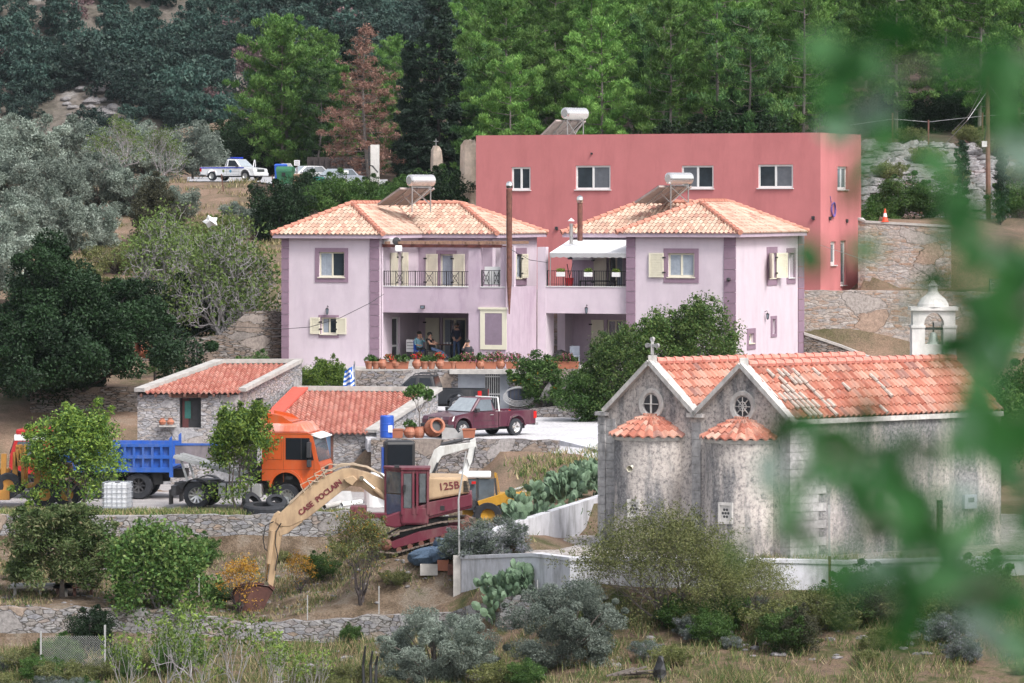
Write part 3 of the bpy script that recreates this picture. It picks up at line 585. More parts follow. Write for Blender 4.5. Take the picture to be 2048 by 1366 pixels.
 sh = MB(); pbox(sh, rl, u_p1+.08, u_p1+1.0, rz+.1, rz+.95, -.25, -.22); setp(sh.build('laundry_rack', m_white, None), 'white and blue folded laundry stand behind the small balcony railing', 'laundry rack')
 ORG[0] = Vector((C.x, C.y, -8.05))
 # blind over the ground-floor window
 bw = MB(); u0, u1, za, zb = f.u(961), f.u(1014), f.z(990, 699), f.z(990, 618)
 for r in ((u0, u1, zb-.2, zb), (u0, u1, za, za+.22), (u0, u0+.24, za+.22, zb-.2), (u1-.24, u1, za+.22, zb-.2)): pbox(bw, f, *r, .02, .05)
 pbox(bw, f, u0-.08, u1+.04, zb-.02, zb+.08, .0, .1); o = bw.build('window_blind', m_cream, root); g = MB(); pbox(g, f, u0+.24, u1-.24, za+.22, zb-.2, .022, .035); g.build('pane', m_blind, o)
 # roof
 rf = MB(); zr = -.17; oh = .42
 def pt(a, b, z): v = C+A_*a+B_*b; return Vector((v.x, v.y, z))
 aL = ua-oh; aR = oh; half = (aR-aL)/2; mid = (aR+aL)/2; bF = -oh; rise = zr-EZ
 apex1 = pt(mid, bF+half, zr); c0 = pt(aL, bF, EZ); c1 = pt(aR, bF, EZ)
 b2 = 4.9-oh; a2 = u2+oh; d2_ = 5.9+2*oh; h2 = d2_/2; back1 = 4.9+5.9+oh
 roofplane(rf, c0, c1, apex1, apex1)
 r2L = pt(mid, b2+h2, zr); apex2 = pt(a2-h2, b2+h2, zr)
 v0 = pt(aR, b2, EZ)
 roofplane(rf, c1, v0, apex1, r2L)
 roofplane(rf, v0, pt(a2, b2, EZ), r2L, apex2)
 roofplane(rf, pt(a2, b2, EZ), pt(a2, b2+d2_, EZ), apex2, apex2)
 rf.quad(pt(a2, b2+d2_, EZ), pt(aL, back1, EZ), r2L, apex2); rf.quad(pt(aL, back1, EZ), c0, apex1, r2L)
 ro = rf.build('roof', m_peach, root)
 for a, b in ((c0, apex1), (c1, apex1), (apex1, r2L), (r2L, apex2), (pt(a2, b2, EZ), apex2), (pt(a2, b2+d2_, EZ), apex2)): rg = MB(); ridge(rg, a, b); rg.build('ridge_tile', m_ridge, ro)
 sf = MB()
 for pl, u0, u1, dd in ((pa, aL+.05, aR-.05, oh), ): pbox(sf, pl, u0, u1, EZ-.2, EZ-.02, -.3, dd-.06)
 pbox(sf, pb, oh*.2, 4.9-oh+.05, EZ-.2, EZ-.021, -.3, oh-.06); pbox(sf, q, oh-.06, u2+oh-.06, EZ-.2, EZ-.019, -.3, oh-.06); pbox(sf, s, -.3, 5.9+oh, EZ-.2, EZ-.018, -.3, oh-.061)
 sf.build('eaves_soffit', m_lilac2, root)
 dp = MB(); dp.tube([pb.at(.32, z1-.4, .06), pb.at(.32, -8.0, .06)], .045, 6); dp.build('downpipe', m_lilac, root)
 # pergola beams
 pg = thing('pergola', 'rust-brown timber pergola beams over the left balcony', 'pergola', f.at(0, zt, 0)); mb = MB(); ft = f.off(.05); zz = f.z(850, 494)
 pbox(mb, ft, .05, ub-.2, zz-.02, zz+.13, -.16, .02); mb.build('front_beam', m_rust2, pg)
 for k in range(9):
  m2 = MB(); u = .3+k*(ub-.9)/8; pbox(m2, ft, u, u+.1, zz+.135, zz+.27, -4.3, .25); m2.build('rafter', m_wood2, pg)
 m3 = MB(); pbox(m3, ft, u_p0-1.5, ub-.1, zz+.0, zz+.06, -1.2, -.5); m3.build('side_beam', m_rust2, pg)
 # stove pipe in front of the right wall
 cp = thing('stove_pipe', 'tall dark brown stove pipe up the front of the left lilac house', 'chimney pipe', f.at(ub+.15, zb0, .1)); mb = MB()
 u = f.u(1018); x0 = f.at(u, 0, .2); yk = x0.y
 mb.tube([P(1018.5, 628, yk), P(1018.5, 560, yk), P(1018.5, 378, yk)], [.03, .13, .145], 10); mb.build('pipe', m_rust, cp)
 k = MB(); k.lathe([(.16, -.14), (.17, 0), (.15, .12), (.08, .19), (0, .2)], P(1019, 371, yk), n=12); k.build('cowl', m_chrome, cp)
 mb = MB(); mb.tube([P(1013, 440, yk), P(1014, 520, yk), P(1013.5, 560, yk)], .03, 5); mb.build('bracket', m_steel, cp)
 # air conditioner, dish, floodlight, spot
 ac = thing('air_conditioner', 'white air conditioner outdoor unit under the eaves above the left balcony', 'air conditioner', pb.at(1.4, EZ-1, .3)); mb = MB(); u0 = .6
 pbox(mb, pb, .5, 1.3, pb.z(790, 490), pb.z(790, 476), .02, .6); mb.build('casing', m_white, ac, bevel=.02)
 fan = MB(); cc = P(793, 482.5, 206.1); fan.lathe([(.18, 0), (.2, .02), (.05, .03), (0, .04)], cc, (0, -1, 0), 14); fan.build('fan_grille', m_dark, ac)
 ds = thing('satellite_dish', 'small white square antenna hung from the rust beam', 'antenna', P(798, 497, 205.8)); mb = MB(); p0 = P(797, 497, 205.7)
 mb.T = Matrix.Translation(p0); mb.box(-.17, .17, -.05, .03, -.15, .15); mb.build('antenna_panel', m_white, ds, bevel=.04); mb = MB(); mb.beam(p0+Vector((0, .1, 0)), p0+Vector((0, .6, .1)), .03); mb.build('arm', m_steel, ds)
 fl = thing('floodlight', 'small black floodlight on the band under the left balcony', 'lamp', f.at(f.u(847), f.z(847, 614), 0)); mb = MB(); u = f.u(847); zz = f.z(847, 614)
 pbox(mb, f, u-.11, u+.11, zz-.08, zz+.08, .08, .16); mb.build('housing', m_dark, fl); mb = MB(); pbox(mb, f, u-.07, u+.07, zz-.05, zz+.05, .161, .165); mb.build('lens', m_glass2, fl); mb = MB(); pbox(mb, f, u-.02, u+.02, zz-.02, zz+.02, 0, .08); mb.build('bracket', m_dark, fl)
 lantern('black lantern above the small shuttered window of the left lilac house', pa, 657, 622)
 sp = thing('spotlight', 'black spotlight on the bare lilac wall right of the white blind', 'lamp', s.at(1, -5.5, 0)); yk = 207.4
 mb = MB(); mb.tube([P(1045, 618, yk), P(1040, 624, yk-.2)], [.05, .1], 8); mb.beam(P(1042, 620, yk), P(1042, 626, yk+.3), .05); mb.build('housing', m_dark, sp)
 return dict(C=C, pa=pa, pb=pb, f=f, q=q, s=s, zt=zt)
m_rust2 = plain('red_brown_paint', (.12, .035, .03), .6, var=.3); m_wood2 = plain('pergola_timber', (.22, .13, .09), .8, var=.4, scale=5)
LH = left_house()
# ================= RIGHT LILAC HOUSE =================
def right_house():
 C = P(1470, 470, 203.9); C.z = 0; EZ = -1.58
 root = thing('house', 'lilac two-storey house on the right with the white awning balcony', 'house', (C.x, C.y, -8.05))
 z0, z1 = -8.5, EZ-.1
 pa = Plane(C, A_); pb = Plane(C, B_); pb.N = A_.copy(); ua = pa.u(1254); Lb = 9.6
 W = MB(); w1 = pa.rect(1336, 1389, 506, 554); wallface(W, pa, ua, 0, z0, z1, [w1])
 def pr(x0, x1, y0, y1): return (pb.u(x0), pb.u(x1), pb.z((x0+x1)/2, y1), pb.z((x0+x1)/2, y0))
 w2 = pr(1537, 1550, 506, 556); w3 = pr(1576, 1587, 506, 555); w4 = pr(1544, 1550, 638, 668); w5 = pr(1497, 1507, 667, 686)
 wallface(W, pb, 0, Lb, z0, z1, [w2, w3, w4, w5])
 W.quad(pb.at(Lb, z0), pb.at(Lb, z1), pa.at(ua, z1, -Lb), pa.at(ua, z0, -Lb)); W.quad(pa.at(ua, z0), pa.at(ua, z1), pa.at(ua, z1, -Lb), pa.at(ua, z0, -Lb))
 # rear-left block
 C2 = pa.at(0, 0, -3.9); q = Plane(C2, A_); uL = q.u(1144)
 dr = (q.u(1216), q.u(1246), q.z(1230, 574), q.z(1230, 512)); gd = (q.u(1214), q.u(1246), -8.05, q.z(1230, 640))
 wallface(W, q, uL, ua, z0, z1, [dr, gd], mi=1); W.quad(q.at(uL, z0), q.at(uL, z1), q.at(uL, z1, -5.2), q.at(uL, z0, -5.2))
 W.build('wall', [m_lilac, m_lilac2], root)
 window(root, pa, w1, m_glass2, m_cream, surround=m_mauve, sw=.22, rec=.1, fw=.09, curtain=(.06, .94))
 shutter(root, pa, w1[0]-.95, w1[0]-.2, w1[2]-.02, w1[3]+.0, .05, hinge='r')
 window(root, pb, w2, m_glass, m_cream, mull=0, fw=.08, surround=m_mauve, sw=.3, curtain=(.2, .8)); shutter(root, pb, w2[0]-.95, w2[0]-.1, w2[2], w2[3], .06, radians(30), 'r'); shutter(root, pb, w2[1]+.02, w2[1]+.8, w2[2], w2[3], .06, radians(25), 'l')
 window(root, pb, w3, m_glass2, m_white, mull=0, fw=.1, surround=m_mauve, sw=.25, rec=.2)
 nb = MB(); pbox(nb, pb, *w4, -.27, -.25); w_ = nb.build('blind_niche', m_lilac, root); sN = MB(); u0, u1, a, b = w4; e = .22
 for r in ((u0-e, u1+e, b, b+.15), (u0-e, u1+e, a-.15, a), (u0-e, u0, a, b), (u1, u1+e, a, b)): pbox(sN, pb, *r, -.02, .035)
 sN.build('window_surround', m_mauve, w_)
 window(root, pb, w5, m_glass2, m_cream, mull=0, fw=.12, surround=m_mauve, sw=.25)
 window(root, q, dr, m_glass, m_cream, 'balcony_door', mull=1, sill=False, curtain=(.55, .95)); window(root, q, gd, m_glass, m_cream, 'glass_door', mull=1, sill=False)
 shutter(root, q, dr[0]-.72, dr[0]-.05, dr[2], dr[3]); shutter(root, q, gd[0]-.8, gd[0]-.15, gd[2], gd[3], slats=False)
 for l_, a, b in ((pa, pa.u(1448), .045), (pa, ua-.03, pa.u(1271)), (pb, pb.u(1607), Lb+.04)): Q = MB(); quoin(Q, l_, a, b, z0, z1-.02); Q.build('quoin', m_mauve, root)
 # balcony
 f = Plane(C-B_*(-.25), A_); zb0, zb1 = f.z(1170, 627), f.z(1170, 574); u0 = f.u(1092); Bm = MB(); uS = f.u(1075); zt = f.z(1084, 494)
 pbox(Bm, f, u0-.01, ua-.01, zb0, zb1, -.2, 0); pbox(Bm, f, u0, ua-.01, zb0+.02, zb0+.25, -3.6, -.2)
 pbox(Bm, f, uS, u0, z0, zt, -.32, .02); pbox(Bm, f, uS+.02, u0-.02, z0, zb1, -1.1, -.32); pbox(Bm, f, uS+.02, u0-.02, zb1-.3, zb1, -2.6, -1.1); pbox(Bm, f, uS+.02, u0-.02, z0, zb0-2.1, -2.6, -1.1); pbox(Bm, f, uS+.02, u0-.02, z0, zb1, -3.6, -2.6)
 Bm.build('balcony', m_lilac, root)
 tr = MB(); pbox(tr, f, u0, ua, zb1, zb1+.035, -.22, .04); tr.build('balcony_sill', m_white, root)
 railing('balcony_railing', f.off(-.1), u0+.04, ua-.05, zb1+.04, .75, root)
 # roof
 rf = MB(); zr = -.08; oh = .42
 def pt(a, b, z): v = C+A_*a+B_*b; return Vector((v.x, v.y, z))
 aL, aR = ua-oh, oh; half = (aR-aL)/2; mid = (aL+aR)/2; bB = Lb+oh
 c0, c1, c2 = pt(aL, -oh, EZ), pt(aR, -oh, EZ), pt(aR, bB, EZ); a1 = pt(mid, -oh+half, zr); a2 = pt(mid, bB-half, zr)
 roofplane(rf, c0, c1, a1, a1); roofplane(rf, c1, c2, a1, a2)
 rf.quad(c2, pt(aL, bB, EZ), a2, a2+Vector((0, 0, .001))); rf.quad(pt(aL, bB, EZ), c0, a1, a2)
 b3 = 3.9-oh; d3 = 5.2+2*oh; h3 = d3/2; l3 = uL-oh; e0 = pt(l3, b3, EZ-.05); rL = pt(l3+h3, b3+h3, zr-.05); rR = pt(mid, b3+h3, zr-.05)
 roofplane(rf, e0, pt(mid, b3, EZ-.05), rL, rR); rf.quad(pt(l3, b3+d3, EZ-.05), e0, rL, rL+Vector((0, 0, .001))); rf.quad(pt(mid, b3+d3, EZ-.05), pt(l3, b3+d3, EZ-.05), rL, rR)
 ro = rf.build('roof', m_peach, root)
 for a, b in ((c0, a1), (c1, a1), (a1, a2), (c2, a2), (e0, rL), (rL, rR)): rg = MB(); ridge(rg, a, b); rg.build('ridge_tile', m_ridge, ro)
 sf = MB(); pbox(sf, pa, aL+.05, aR-.05, EZ-.2, EZ-.02, -.3, oh-.06); pbox(sf, pb, .2, bB-.03, EZ-.2, EZ-.021, -.3, oh-.06); pbox(sf, q, l3+.05, ua-oh, EZ-.26, EZ-.07, -.3, oh-.06)
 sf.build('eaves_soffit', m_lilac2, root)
 # awning
 aw = thing('awning', 'white fabric awning stretched over the right balcony', 'awning', f.at(u0, zt, 0)); mb = MB(); fo = f.off(.25)
 ul, ur = fo.u(1099), fo.u(1254); zf = fo.z(1170, 507); zk = q.z(1200, 479)
 p = [fo.at(ul, zf), fo.at(ur, zf), q.at(ua, zk, .05), q.at(q.u(1142), zk, .05)]
 mb.hexa(p, [v+Vector((0, 0, .02)) for v in p]); mb.build('canopy', m_canvas, aw)
 v = MB(); n = 44
 for i in range(n):
  a = ul+(ur-ul)*i/n; b = ul+(ur-ul)*(i+1)/n; ha = .16+.05*abs(sin(i*pi/4)); hb = .16+.05*abs(sin((i+1)*pi/4))
  v.quad(fo.at(a, zf-ha), fo.at(b, zf-hb), fo.at(b, zf+.02), fo.at(a, zf+.02)); v.quad(fo.at(a, zf-ha, -.01), fo.at(b, zf-hb, -.01), fo.at(b, zf+.02, -.01), fo.at(a, zf+.02, -.01))
 v.build('valance', m_canvas2, aw); k = MB(); pbox(k, fo, ul, ur, zf-.05, zf+.0, -.06, -.015); k.beam(fo.at(ul+.3, zf-.05), q.at(q.u(1150), zk-.3, .1), .04); k.beam(fo.at(ul+.05, zf-.05), f.at(f.u(1100), zb1, 0), .05); k.build('frame', m_steel, aw)
 lantern('black lantern on the band under the right balcony', f, 1175, 620)
 lantern('black lantern on the right side wall near the narrow niche', pb, 1529, 632)
 sp = thing('security_camera', 'grey camera on the dark corner blocks of the right lilac house', 'camera', pa.at(pa.u(1459), pa.z(1459, 559), 0)); u = pa.u(1459); z = pa.z(1459, 559)
 mb = MB(); mb.lathe([(0, .1), (.09, .08), (.1, 0), (.06, -.08), (0, -.1)], pa.at(u, z, .14), n=12); mb.build('dome', m_dark, sp); mb = MB(); mb.beam(pa.at(u, z+.05, 0), pa.at(u, z+.05, .14), .05); mb.build('bracket', m_steel, sp)
 # flue pipes behind the roof
 for px, y0, y1, r, lab, cap in ((1160, 462, 405, .13, 'rusty flue pipe with a steel cowl between the two lilac houses', 1), (1142.5, 468, 447, .09, 'short grey flue with a conical cap between the two lilac houses', 0)):
  fp = thing('flue_pipe', lab, 'chimney pipe', P(px, y0, 209)); mb = MB(); mb.tube([P(px, y0+20, 209), P(px, y1, 209)], r, 10); mb.build('pipe', m_rust if cap else m_steel, fp)
  k = MB(); c = P(px, y1-5, 209); k.lathe([(r*1.1, -.15), (r*1.3, 0), (r*1.2, .15), (0, .24)] if cap else [(r*1.9, 0), (0, .16)], c, n=12); k.build('cowl', m_chrome if cap else m_white, fp)
 # things on the balcony
 fb = f.off(-.05); zz = zb1+.8
 for i, (px, lab) in enumerate(((1123, 'white flower box on the right balcony railing, leftmost of three'), (1178, 'white flower box with low plants in the middle of the right balcony railing'), (1234, 'white flower box with yellow-green leaves on the right balcony railing'))):
  fbx = thing('flower_box', lab, 'flower box', fb.at(fb.u(px), zb1+.45, .1), group='flower boxes on the right balcony'); u = fb.u(px); mb = MB()
  pbox(mb, fb, u-.2, u+.2, zb1+.5, zb1+.72, .02, .2); mb.build('trough', m_white, fbx, bevel=.01)
  leaf_object('flowers', fbx, [tuple(fb.at(u+.05*k, zb1+.82, .1))+(.13,) for k in (-2, 0, 2)], 40, .05, .025, m_leaf_yg, 31+i)
 mb = MB(); q0 = f.off(-1.0); zc = zb1-.2
 ORG[0] = q0.at(q0.u(1200), zc)
 tb = thing('garden_table', 'black metal table on the right balcony', 'table', q0.at(q0.u(1195), zc)); pbox(mb, q0, q0.u(1163), q0.u(1228), zb1+.25, zb1+.3, -.4, .4); mb.build('tabletop', m_black, tb)
 for px in (1166, 1225):
  for dd in (-.35, .35): mb = MB(); u = q0.u(px); pbox(mb, q0, u-.03, u+.03, zb0+.25, zb1+.25, dd-.03, dd+.03); mb.build('leg', m_black, tb)
 q1 = f.off(-3.4)
 ac = thing('air_conditioner', 'white air conditioner unit under the white awning', 'air conditioner', q1.at(q1.u(1165), -2.9)); mb = MB(); u = q1.u(1150); pbox(mb, q1, u, u+1.0, q1.z(1160, 520), q1.z(1160, 510)+.1, 0, .3); mb.build('casing', m_white, ac, bevel=.02)
 mb = MB(); pbox(mb, q1, u-.3, u-.15, q1.z(1160, 519), q1.z(1160, 513), 0, .25); mb.build('bracket', m_dark, ac)
 bk = thing('bucket', 'red plastic bucket with mops behind the right balcony railing', 'bucket', q0.at(q0.u(1145), zc)); mb = MB(); mb.lathe([(0, 0), (.16, 0), (.22, .45), (.2, .45)], q0.at(q0.u(1146), zb1-.02, .5), n=12); mb.build('pail', plain('red_plastic', (.55, .02, .03), .4), bk)
 mb = MB(); mb.beam(q0.at(q0.u(1150), zb1, .5), q0.at(q0.u(1140), zb1+1.1, .4), .03); mb.beam(q0.at(q0.u(1142), zb1, .5), q0.at(q0.u(1152), zb1+1.15, .4), .03); mb.build('mop_handle', m_black, bk)
 return dict(C=C, pa=pa, pb=pb, f=f, q=q)
m_canvas = plain('white_canvas', (.80, .80, .80), .7, var=.02); m_canvas2 = plain('grey_canvas_valance', (.42, .42, .43), .8, var=.03)
# ---------------- foliage ----------------
def leaf_arrays(rng, c, L, W, up=0.0, droop=0.0, axis=None):
 n = len(c); nrm = rng.normal(size=(n, 3)); nrm[:, 2] = nrm[:, 2]+up; nrm /= np.linalg.norm(nrm, axis=1)[:, None]
 t = rng.normal(size=(n, 3)) if axis is None else axis+rng.normal(size=(n, 3))*.35
 t[:, 2] -= droop; t -= (t*nrm).sum(1)[:, None]*nrm; t /= np.linalg.norm(t, axis=1)[:, None]+1e-9
 b = np.cross(nrm, t); l = L*rng.uniform(.6, 1.3, n)[:, None]; w = W*rng.uniform(.6, 1.3, n)[:, None]
 v = np.stack([c-t*l, c+b*w, c+t*l, c-b*w], 1).reshape(-1, 3); return v
def leaf_mesh(name, v, tint, mats, mi=None, extra=None):
 n = len(v)//4; me = bpy.data.meshes.new(name); ev = extra.v if extra else []; ef = extra.f if extra else []
 nv = len(v)+len(ev); me.vertices.add(nv); co = np.concatenate([v.reshape(-1), np.array(ev, float).reshape(-1)]); me.vertices.foreach_set('co', co)
 loops = list(range(4*n)); tot = [4]*n
 for f in ef: loops += [k+len(v) for k in f]; tot.append(len(f))
 me.loops.add(len(loops)); me.loops.foreach_set('vertex_index', loops); me.polygons.add(len(tot))
 st = np.concatenate([[0], np.cumsum(tot)[:-1]]); me.polygons.foreach_set('loop_start', st.astype(int));
 for m in mats: me.materials.append(m)
 idx = np.concatenate([np.zeros(n, int) if mi is None else mi, np.full(len(ef), len(mats)-1 if extra else 0)]).astype(int); me.polygons.foreach_set('material_index', idx)
 a = me.attributes.new('tint', 'FLOAT', 'FACE'); a.data.foreach_set('value', np.concatenate([tint, np.full(len(ef), .5)])); me.update(calc_edges=True); me.validate(); return me
def clump_leaves(rng, clumps, k, spread=1.0, shell=.55, flat=.8):
 cs, ts, ax = [], [], []
 for (x, y, z, r) in clumps:
  kk = max(3, int(k*(r if k > 0 else 1))) if False else k
  d = rng.normal(size=(kk, 3)); d /= np.linalg.norm(d, axis=1)[:, None]; rr = r*(shell+(1-shell)*rng.uniform(0, 1, kk))*spread
  p = d*rr[:, None]*np.array([1, 1, flat]); cs.append(p+np.array([x, y, z])); ts.append(np.clip(rng.normal(rng.uniform(.25, .75), .16, kk), 0, 1)); ax.append(d)
 return np.concatenate(cs), np.concatenate(ts), np.concatenate(ax)
def leaf_object(name, parent, clumps, k, L, W, mat, seed, up=.3, droop=0, loc=None):
 rng = np.random.default_rng(seed); o0 = np.array(ORG[0]); c, t, ax = clump_leaves(rng, clumps, k); v = leaf_arrays(rng, c-o0, L, W, up, droop)
 o = bpy.data.objects.new(name, leaf_mesh(name, v, t, [mat])); COL.objects.link(o)
 if parent is not None: o.parent = parent
 else: o.location = ORG[0]
 return o
lm = leafmat
m_leaf_yg = lm('leaf_yellow_green', [(0, (.08, .14, .02)), (.5, (.16, .25, .04)), (1, (.28, .37, .08))])
m_leaf_mid = lm('leaf_mid_green', [(0, (.022, .06, .014)), (.5, (.055, .12, .025)), (1, (.15, .24, .07))])
m_leaf_cherry = lm('leaf_cherry', [(0, (.035, .06, .02)), (.5, (.075, .12, .035)), (.85, (.19, .22, .10)), (1, (.25, .2, .12))])
m_leaf_dark = lm('leaf_dark', [(0, (.006, .018, .007)), (.5, (.012, .032, .011)), (1, (.026, .062, .02))], .15)
m_leaf_olive = lm('leaf_olive', [(0, (.07, .095, .075)), (.5, (.17, .21, .175)), (1, (.34, .39, .34))], .15)
m_leaf_pine = lm('needle_pine', [(0, (.035, .10, .020)), (.5, (.10, .215, .045)), (1, (.24, .39, .11))], .3)
m_leaf_pine2 = lm('needle_pine_dark', [(0, (.02, .06, .022)), (.5, (.055, .13, .04)), (1, (.15, .26, .08))], .25)
m_leaf_cyp = lm('foliage_cypress', [(0, (.010, .024, .014)), (.5, (.018, .040, .024)), (1, (.035, .065, .038))], .1)
m_leaf_dead = lm('dead_needles', [(0, (.15, .07, .05)), (.5, (.24, .13, .10)), (1, (.34, .22, .17))], .1)
m_leaf_oak = lm('holm_oak', [(0, (.012, .036, .030)), (.5, (.028, .062, .050)), (1, (.065, .105, .080))], .1)
m_leaf_oakr = lm('oak_russet', [(0, (.08, .05, .055)), (.5, (.15, .095, .105)), (1, (.24, .15, .14))], .1)
m_leaf_fig = lm('leaf_fig', [(0, (.06, .10, .025)), (.5, (.11, .17, .045)), (1, (.20, .27, .08))], .3)
m_leaf_autumn = lm('leaf_autumn', [(0, (.30, .12, .02)), (.5, (.40, .22, .03)), (1, (.5, .34, .06))], .3)
m_leaf_peach = lm('leaf_peach', [(0, (.07, .075, .025)), (.4, (.12, .13, .04)), (.7, (.15, .2, .06)), (1, (.26, .17, .08))], .3)
m_leaf_rose = lm('leaf_rosemary', [(0, (.05, .07, .055)), (.6, (.12, .15, .12)), (1, (.28, .27, .36))], .1)
m_leaf_scrub = lm('leaf_scrub', [(0, (.05, .06, .02)), (.5, (.12, .14, .045)), (1, (.22, .22, .09))], .2)
m_leaf_dry = lm('leaf_dry', [(0, (.20, .15, .08)), (.5, (.34, .27, .15)), (1, (.48, .40, .24))], .2)
m_leaf_grass = lm('leaf_grass', [(0, (.04, .08, .02)), (.5, (.09, .16, .04)), (1, (.26, .26, .10))], .2)
m_bark = plain('bark', (.13, .11, .10), .95, var=.35, scale=8); m_barkp = plain('pine_bark', (.17, .15, .14), .95, var=.3, scale=6); m_barkg = plain('pale_grey_bark', (.33, .31, .32), .9, var=.2, scale=6)
m_barkd = plain('dark_bark', (.05, .04, .04), .95, var=.3, scale=8); m_cactus = plain('cactus_pad', (.12, .19, .115), .6, var=.3, scale=2.5)
def limbs(mb, rng, base, d, L, r, depth, tips, spread=.6, n=6, kids=3, upb=.15, mi=0, bend=.18, tp=.45):
 p = Vector(base); d = Vector(d).normalized(); pts = [p.copy()]; rs = [r]; seg = 3
 for i in range(seg):
  d = (d+Vector(rng.normal(size=3)*bend)+Vector((0, 0, upb*.5))).normalized(); p = p+d*(L/seg); pts.append(p.copy()); rs.append(r*(1-tp*(i+1)/seg))
 mb.tube(pts, rs, n if depth > 1 else 4, mi, cap=False)
 if depth <= 0: tips.append((p.copy(), d.copy())); return
 for k in range(kids):
  a = 2*pi*(k+rng.uniform(0, .7))/kids; u = d.orthogonal().normalized(); w_ = d.cross(u)
  nd = (d*(1-spread*.5)+(u*cos(a)+w_*sin(a))*spread+Vector((0, 0, upb))).normalized()
  st = pts[-1] if k < 2 else pts[-2]
  limbs(mb, rng, st, nd, L*rng.uniform(.62, .85), rs[-1]*(.78 if tp > .3 else .86), depth-1, tips, spread, n, kids, upb, mi, bend, tp)
def mesh_from_mb(mb, name, mat):
 me = bpy.data.meshes.new(name); me.from_pydata(mb.v, [], mb.f); me.materials.append(mat); return me
PROTO = {}
def mk(kind, trunk, crown): PROTO[kind] = (trunk, crown)
def tree_at(kind, name, label, cat, loc, scale=1.0, rz=None, group=None, crown_name='crown'):
 tr, cr = PROTO[kind]; o = bpy.data.objects.new(name, None); COL.objects.link(o); o.location = loc
 o.rotation_euler = (0, 0, R.uniform(0, 6.28) if rz is None else rz); o.scale = scale if hasattr(scale, '__len__') else (scale,)*3
 setp(o, label, cat, group)
 if tr: t = bpy.data.objects.new('trunk', tr); COL.objects.link(t); t.parent = o
 if cr: c = bpy.data.objects.new(crown_name, cr); COL.objects.link(c); c.parent = o
 return o
def broad(kind, seed, h, trunk_h, r, depth, kids, spread, nleaf, L, W, leaf, bark=None, crad=.5, up=.3, droop=0, tr=.12, flat=.8, upb=.15, bend=.18, mix=None, zs=1.0, lowfill=0, multi=1, tp=.45):
 rng = np.random.default_rng(seed); mb = MB(); tips = []
 for m_ in range(multi):
  dd = Vector((rng.normal()*.1, rng.normal()*.1, 1)) if multi == 1 else Vector((cos(m_*6.28/multi)*.5, sin(m_*6.28/multi)*.5, 1))
  limbs(mb, rng, (0, 0, -.1), dd, trunk_h, tr, 0, [], n=8, bend=.06)
  top = Vector(mb.v[-8-0]) if False else Vector((np.mean([v[0] for v in mb.v[-4:]]), np.mean([v[1] for v in mb.v[-4:]]), np.mean([v[2] for v in mb.v[-4:]])))
  for k in range(kids):
   a = 2*pi*(k+.3*rng.uniform())/kids; limbs(mb, rng, top, (cos(a)*spread*1.3, sin(a)*spread*1.3, .75), (h-trunk_h)*.42, tr*.62, depth-1, tips, spread, 5, kids, upb, 0, bend, tp)
 P_ = np.array([t[0] for t in tips]);
 c0 = P_.mean(0); ext = np.abs(P_-c0).max(0);
 # fit the crown to r and h
 sc = np.array([r/ext[0]*.8, r/ext[1]*.8, 1.0]);
 V = np.array(mb.v); zz = V[:, 2]; zmx = P_[:, 2].max(); f = (h-crad*.6)/zmx
 w_ = np.clip((zz-trunk_h*.6)/(trunk_h+.01), 0, 1)[:, None]
 V = V*np.concatenate([1+(sc[:2]-1)*w_, np.full((len(V), 1), f)], 1); mb.v = [tuple(p) for p in V]
 P_ = P_*np.array([sc[0], sc[1], f])
 cl = [(p[0], p[1], p[2], crad*rng.uniform(.6, 1.25)) for p in P_]
 for i in range(len(tips)//5):
  p = P_[rng.integers(len(P_))]; k = rng.uniform(1.12, 1.32); cl.append((p[0]*k, p[1]*k, p[2]*rng.uniform(1.0, 1.12), crad*rng.uniform(.25, .5)))
 for i in range(lowfill):
  a = rng.uniform(0, 6.28); q = sqrt(rng.uniform(0, 1)); z = trunk_h*f*.7+rng.uniform()*(h-trunk_h*f)*.75; cl.append((cos(a)*r*.8*q, sin(a)*r*.8*q, z, crad*1.1))
 c, t, ax = clump_leaves(rng, cl, max(4, nleaf//len(cl)), flat=flat, shell=.35)
 v = leaf_arrays(rng, c, L, W, up, droop)
 mi = None; mats = [leaf]
 if mix: mats.append(mix[0]); mi = (rng.uniform(size=len(t)) < mix[1]).astype(int)
 mk(kind, mesh_from_mb(mb, 'trunk', bark or m_bark), leaf_mesh('crown', v, t, mats, mi))
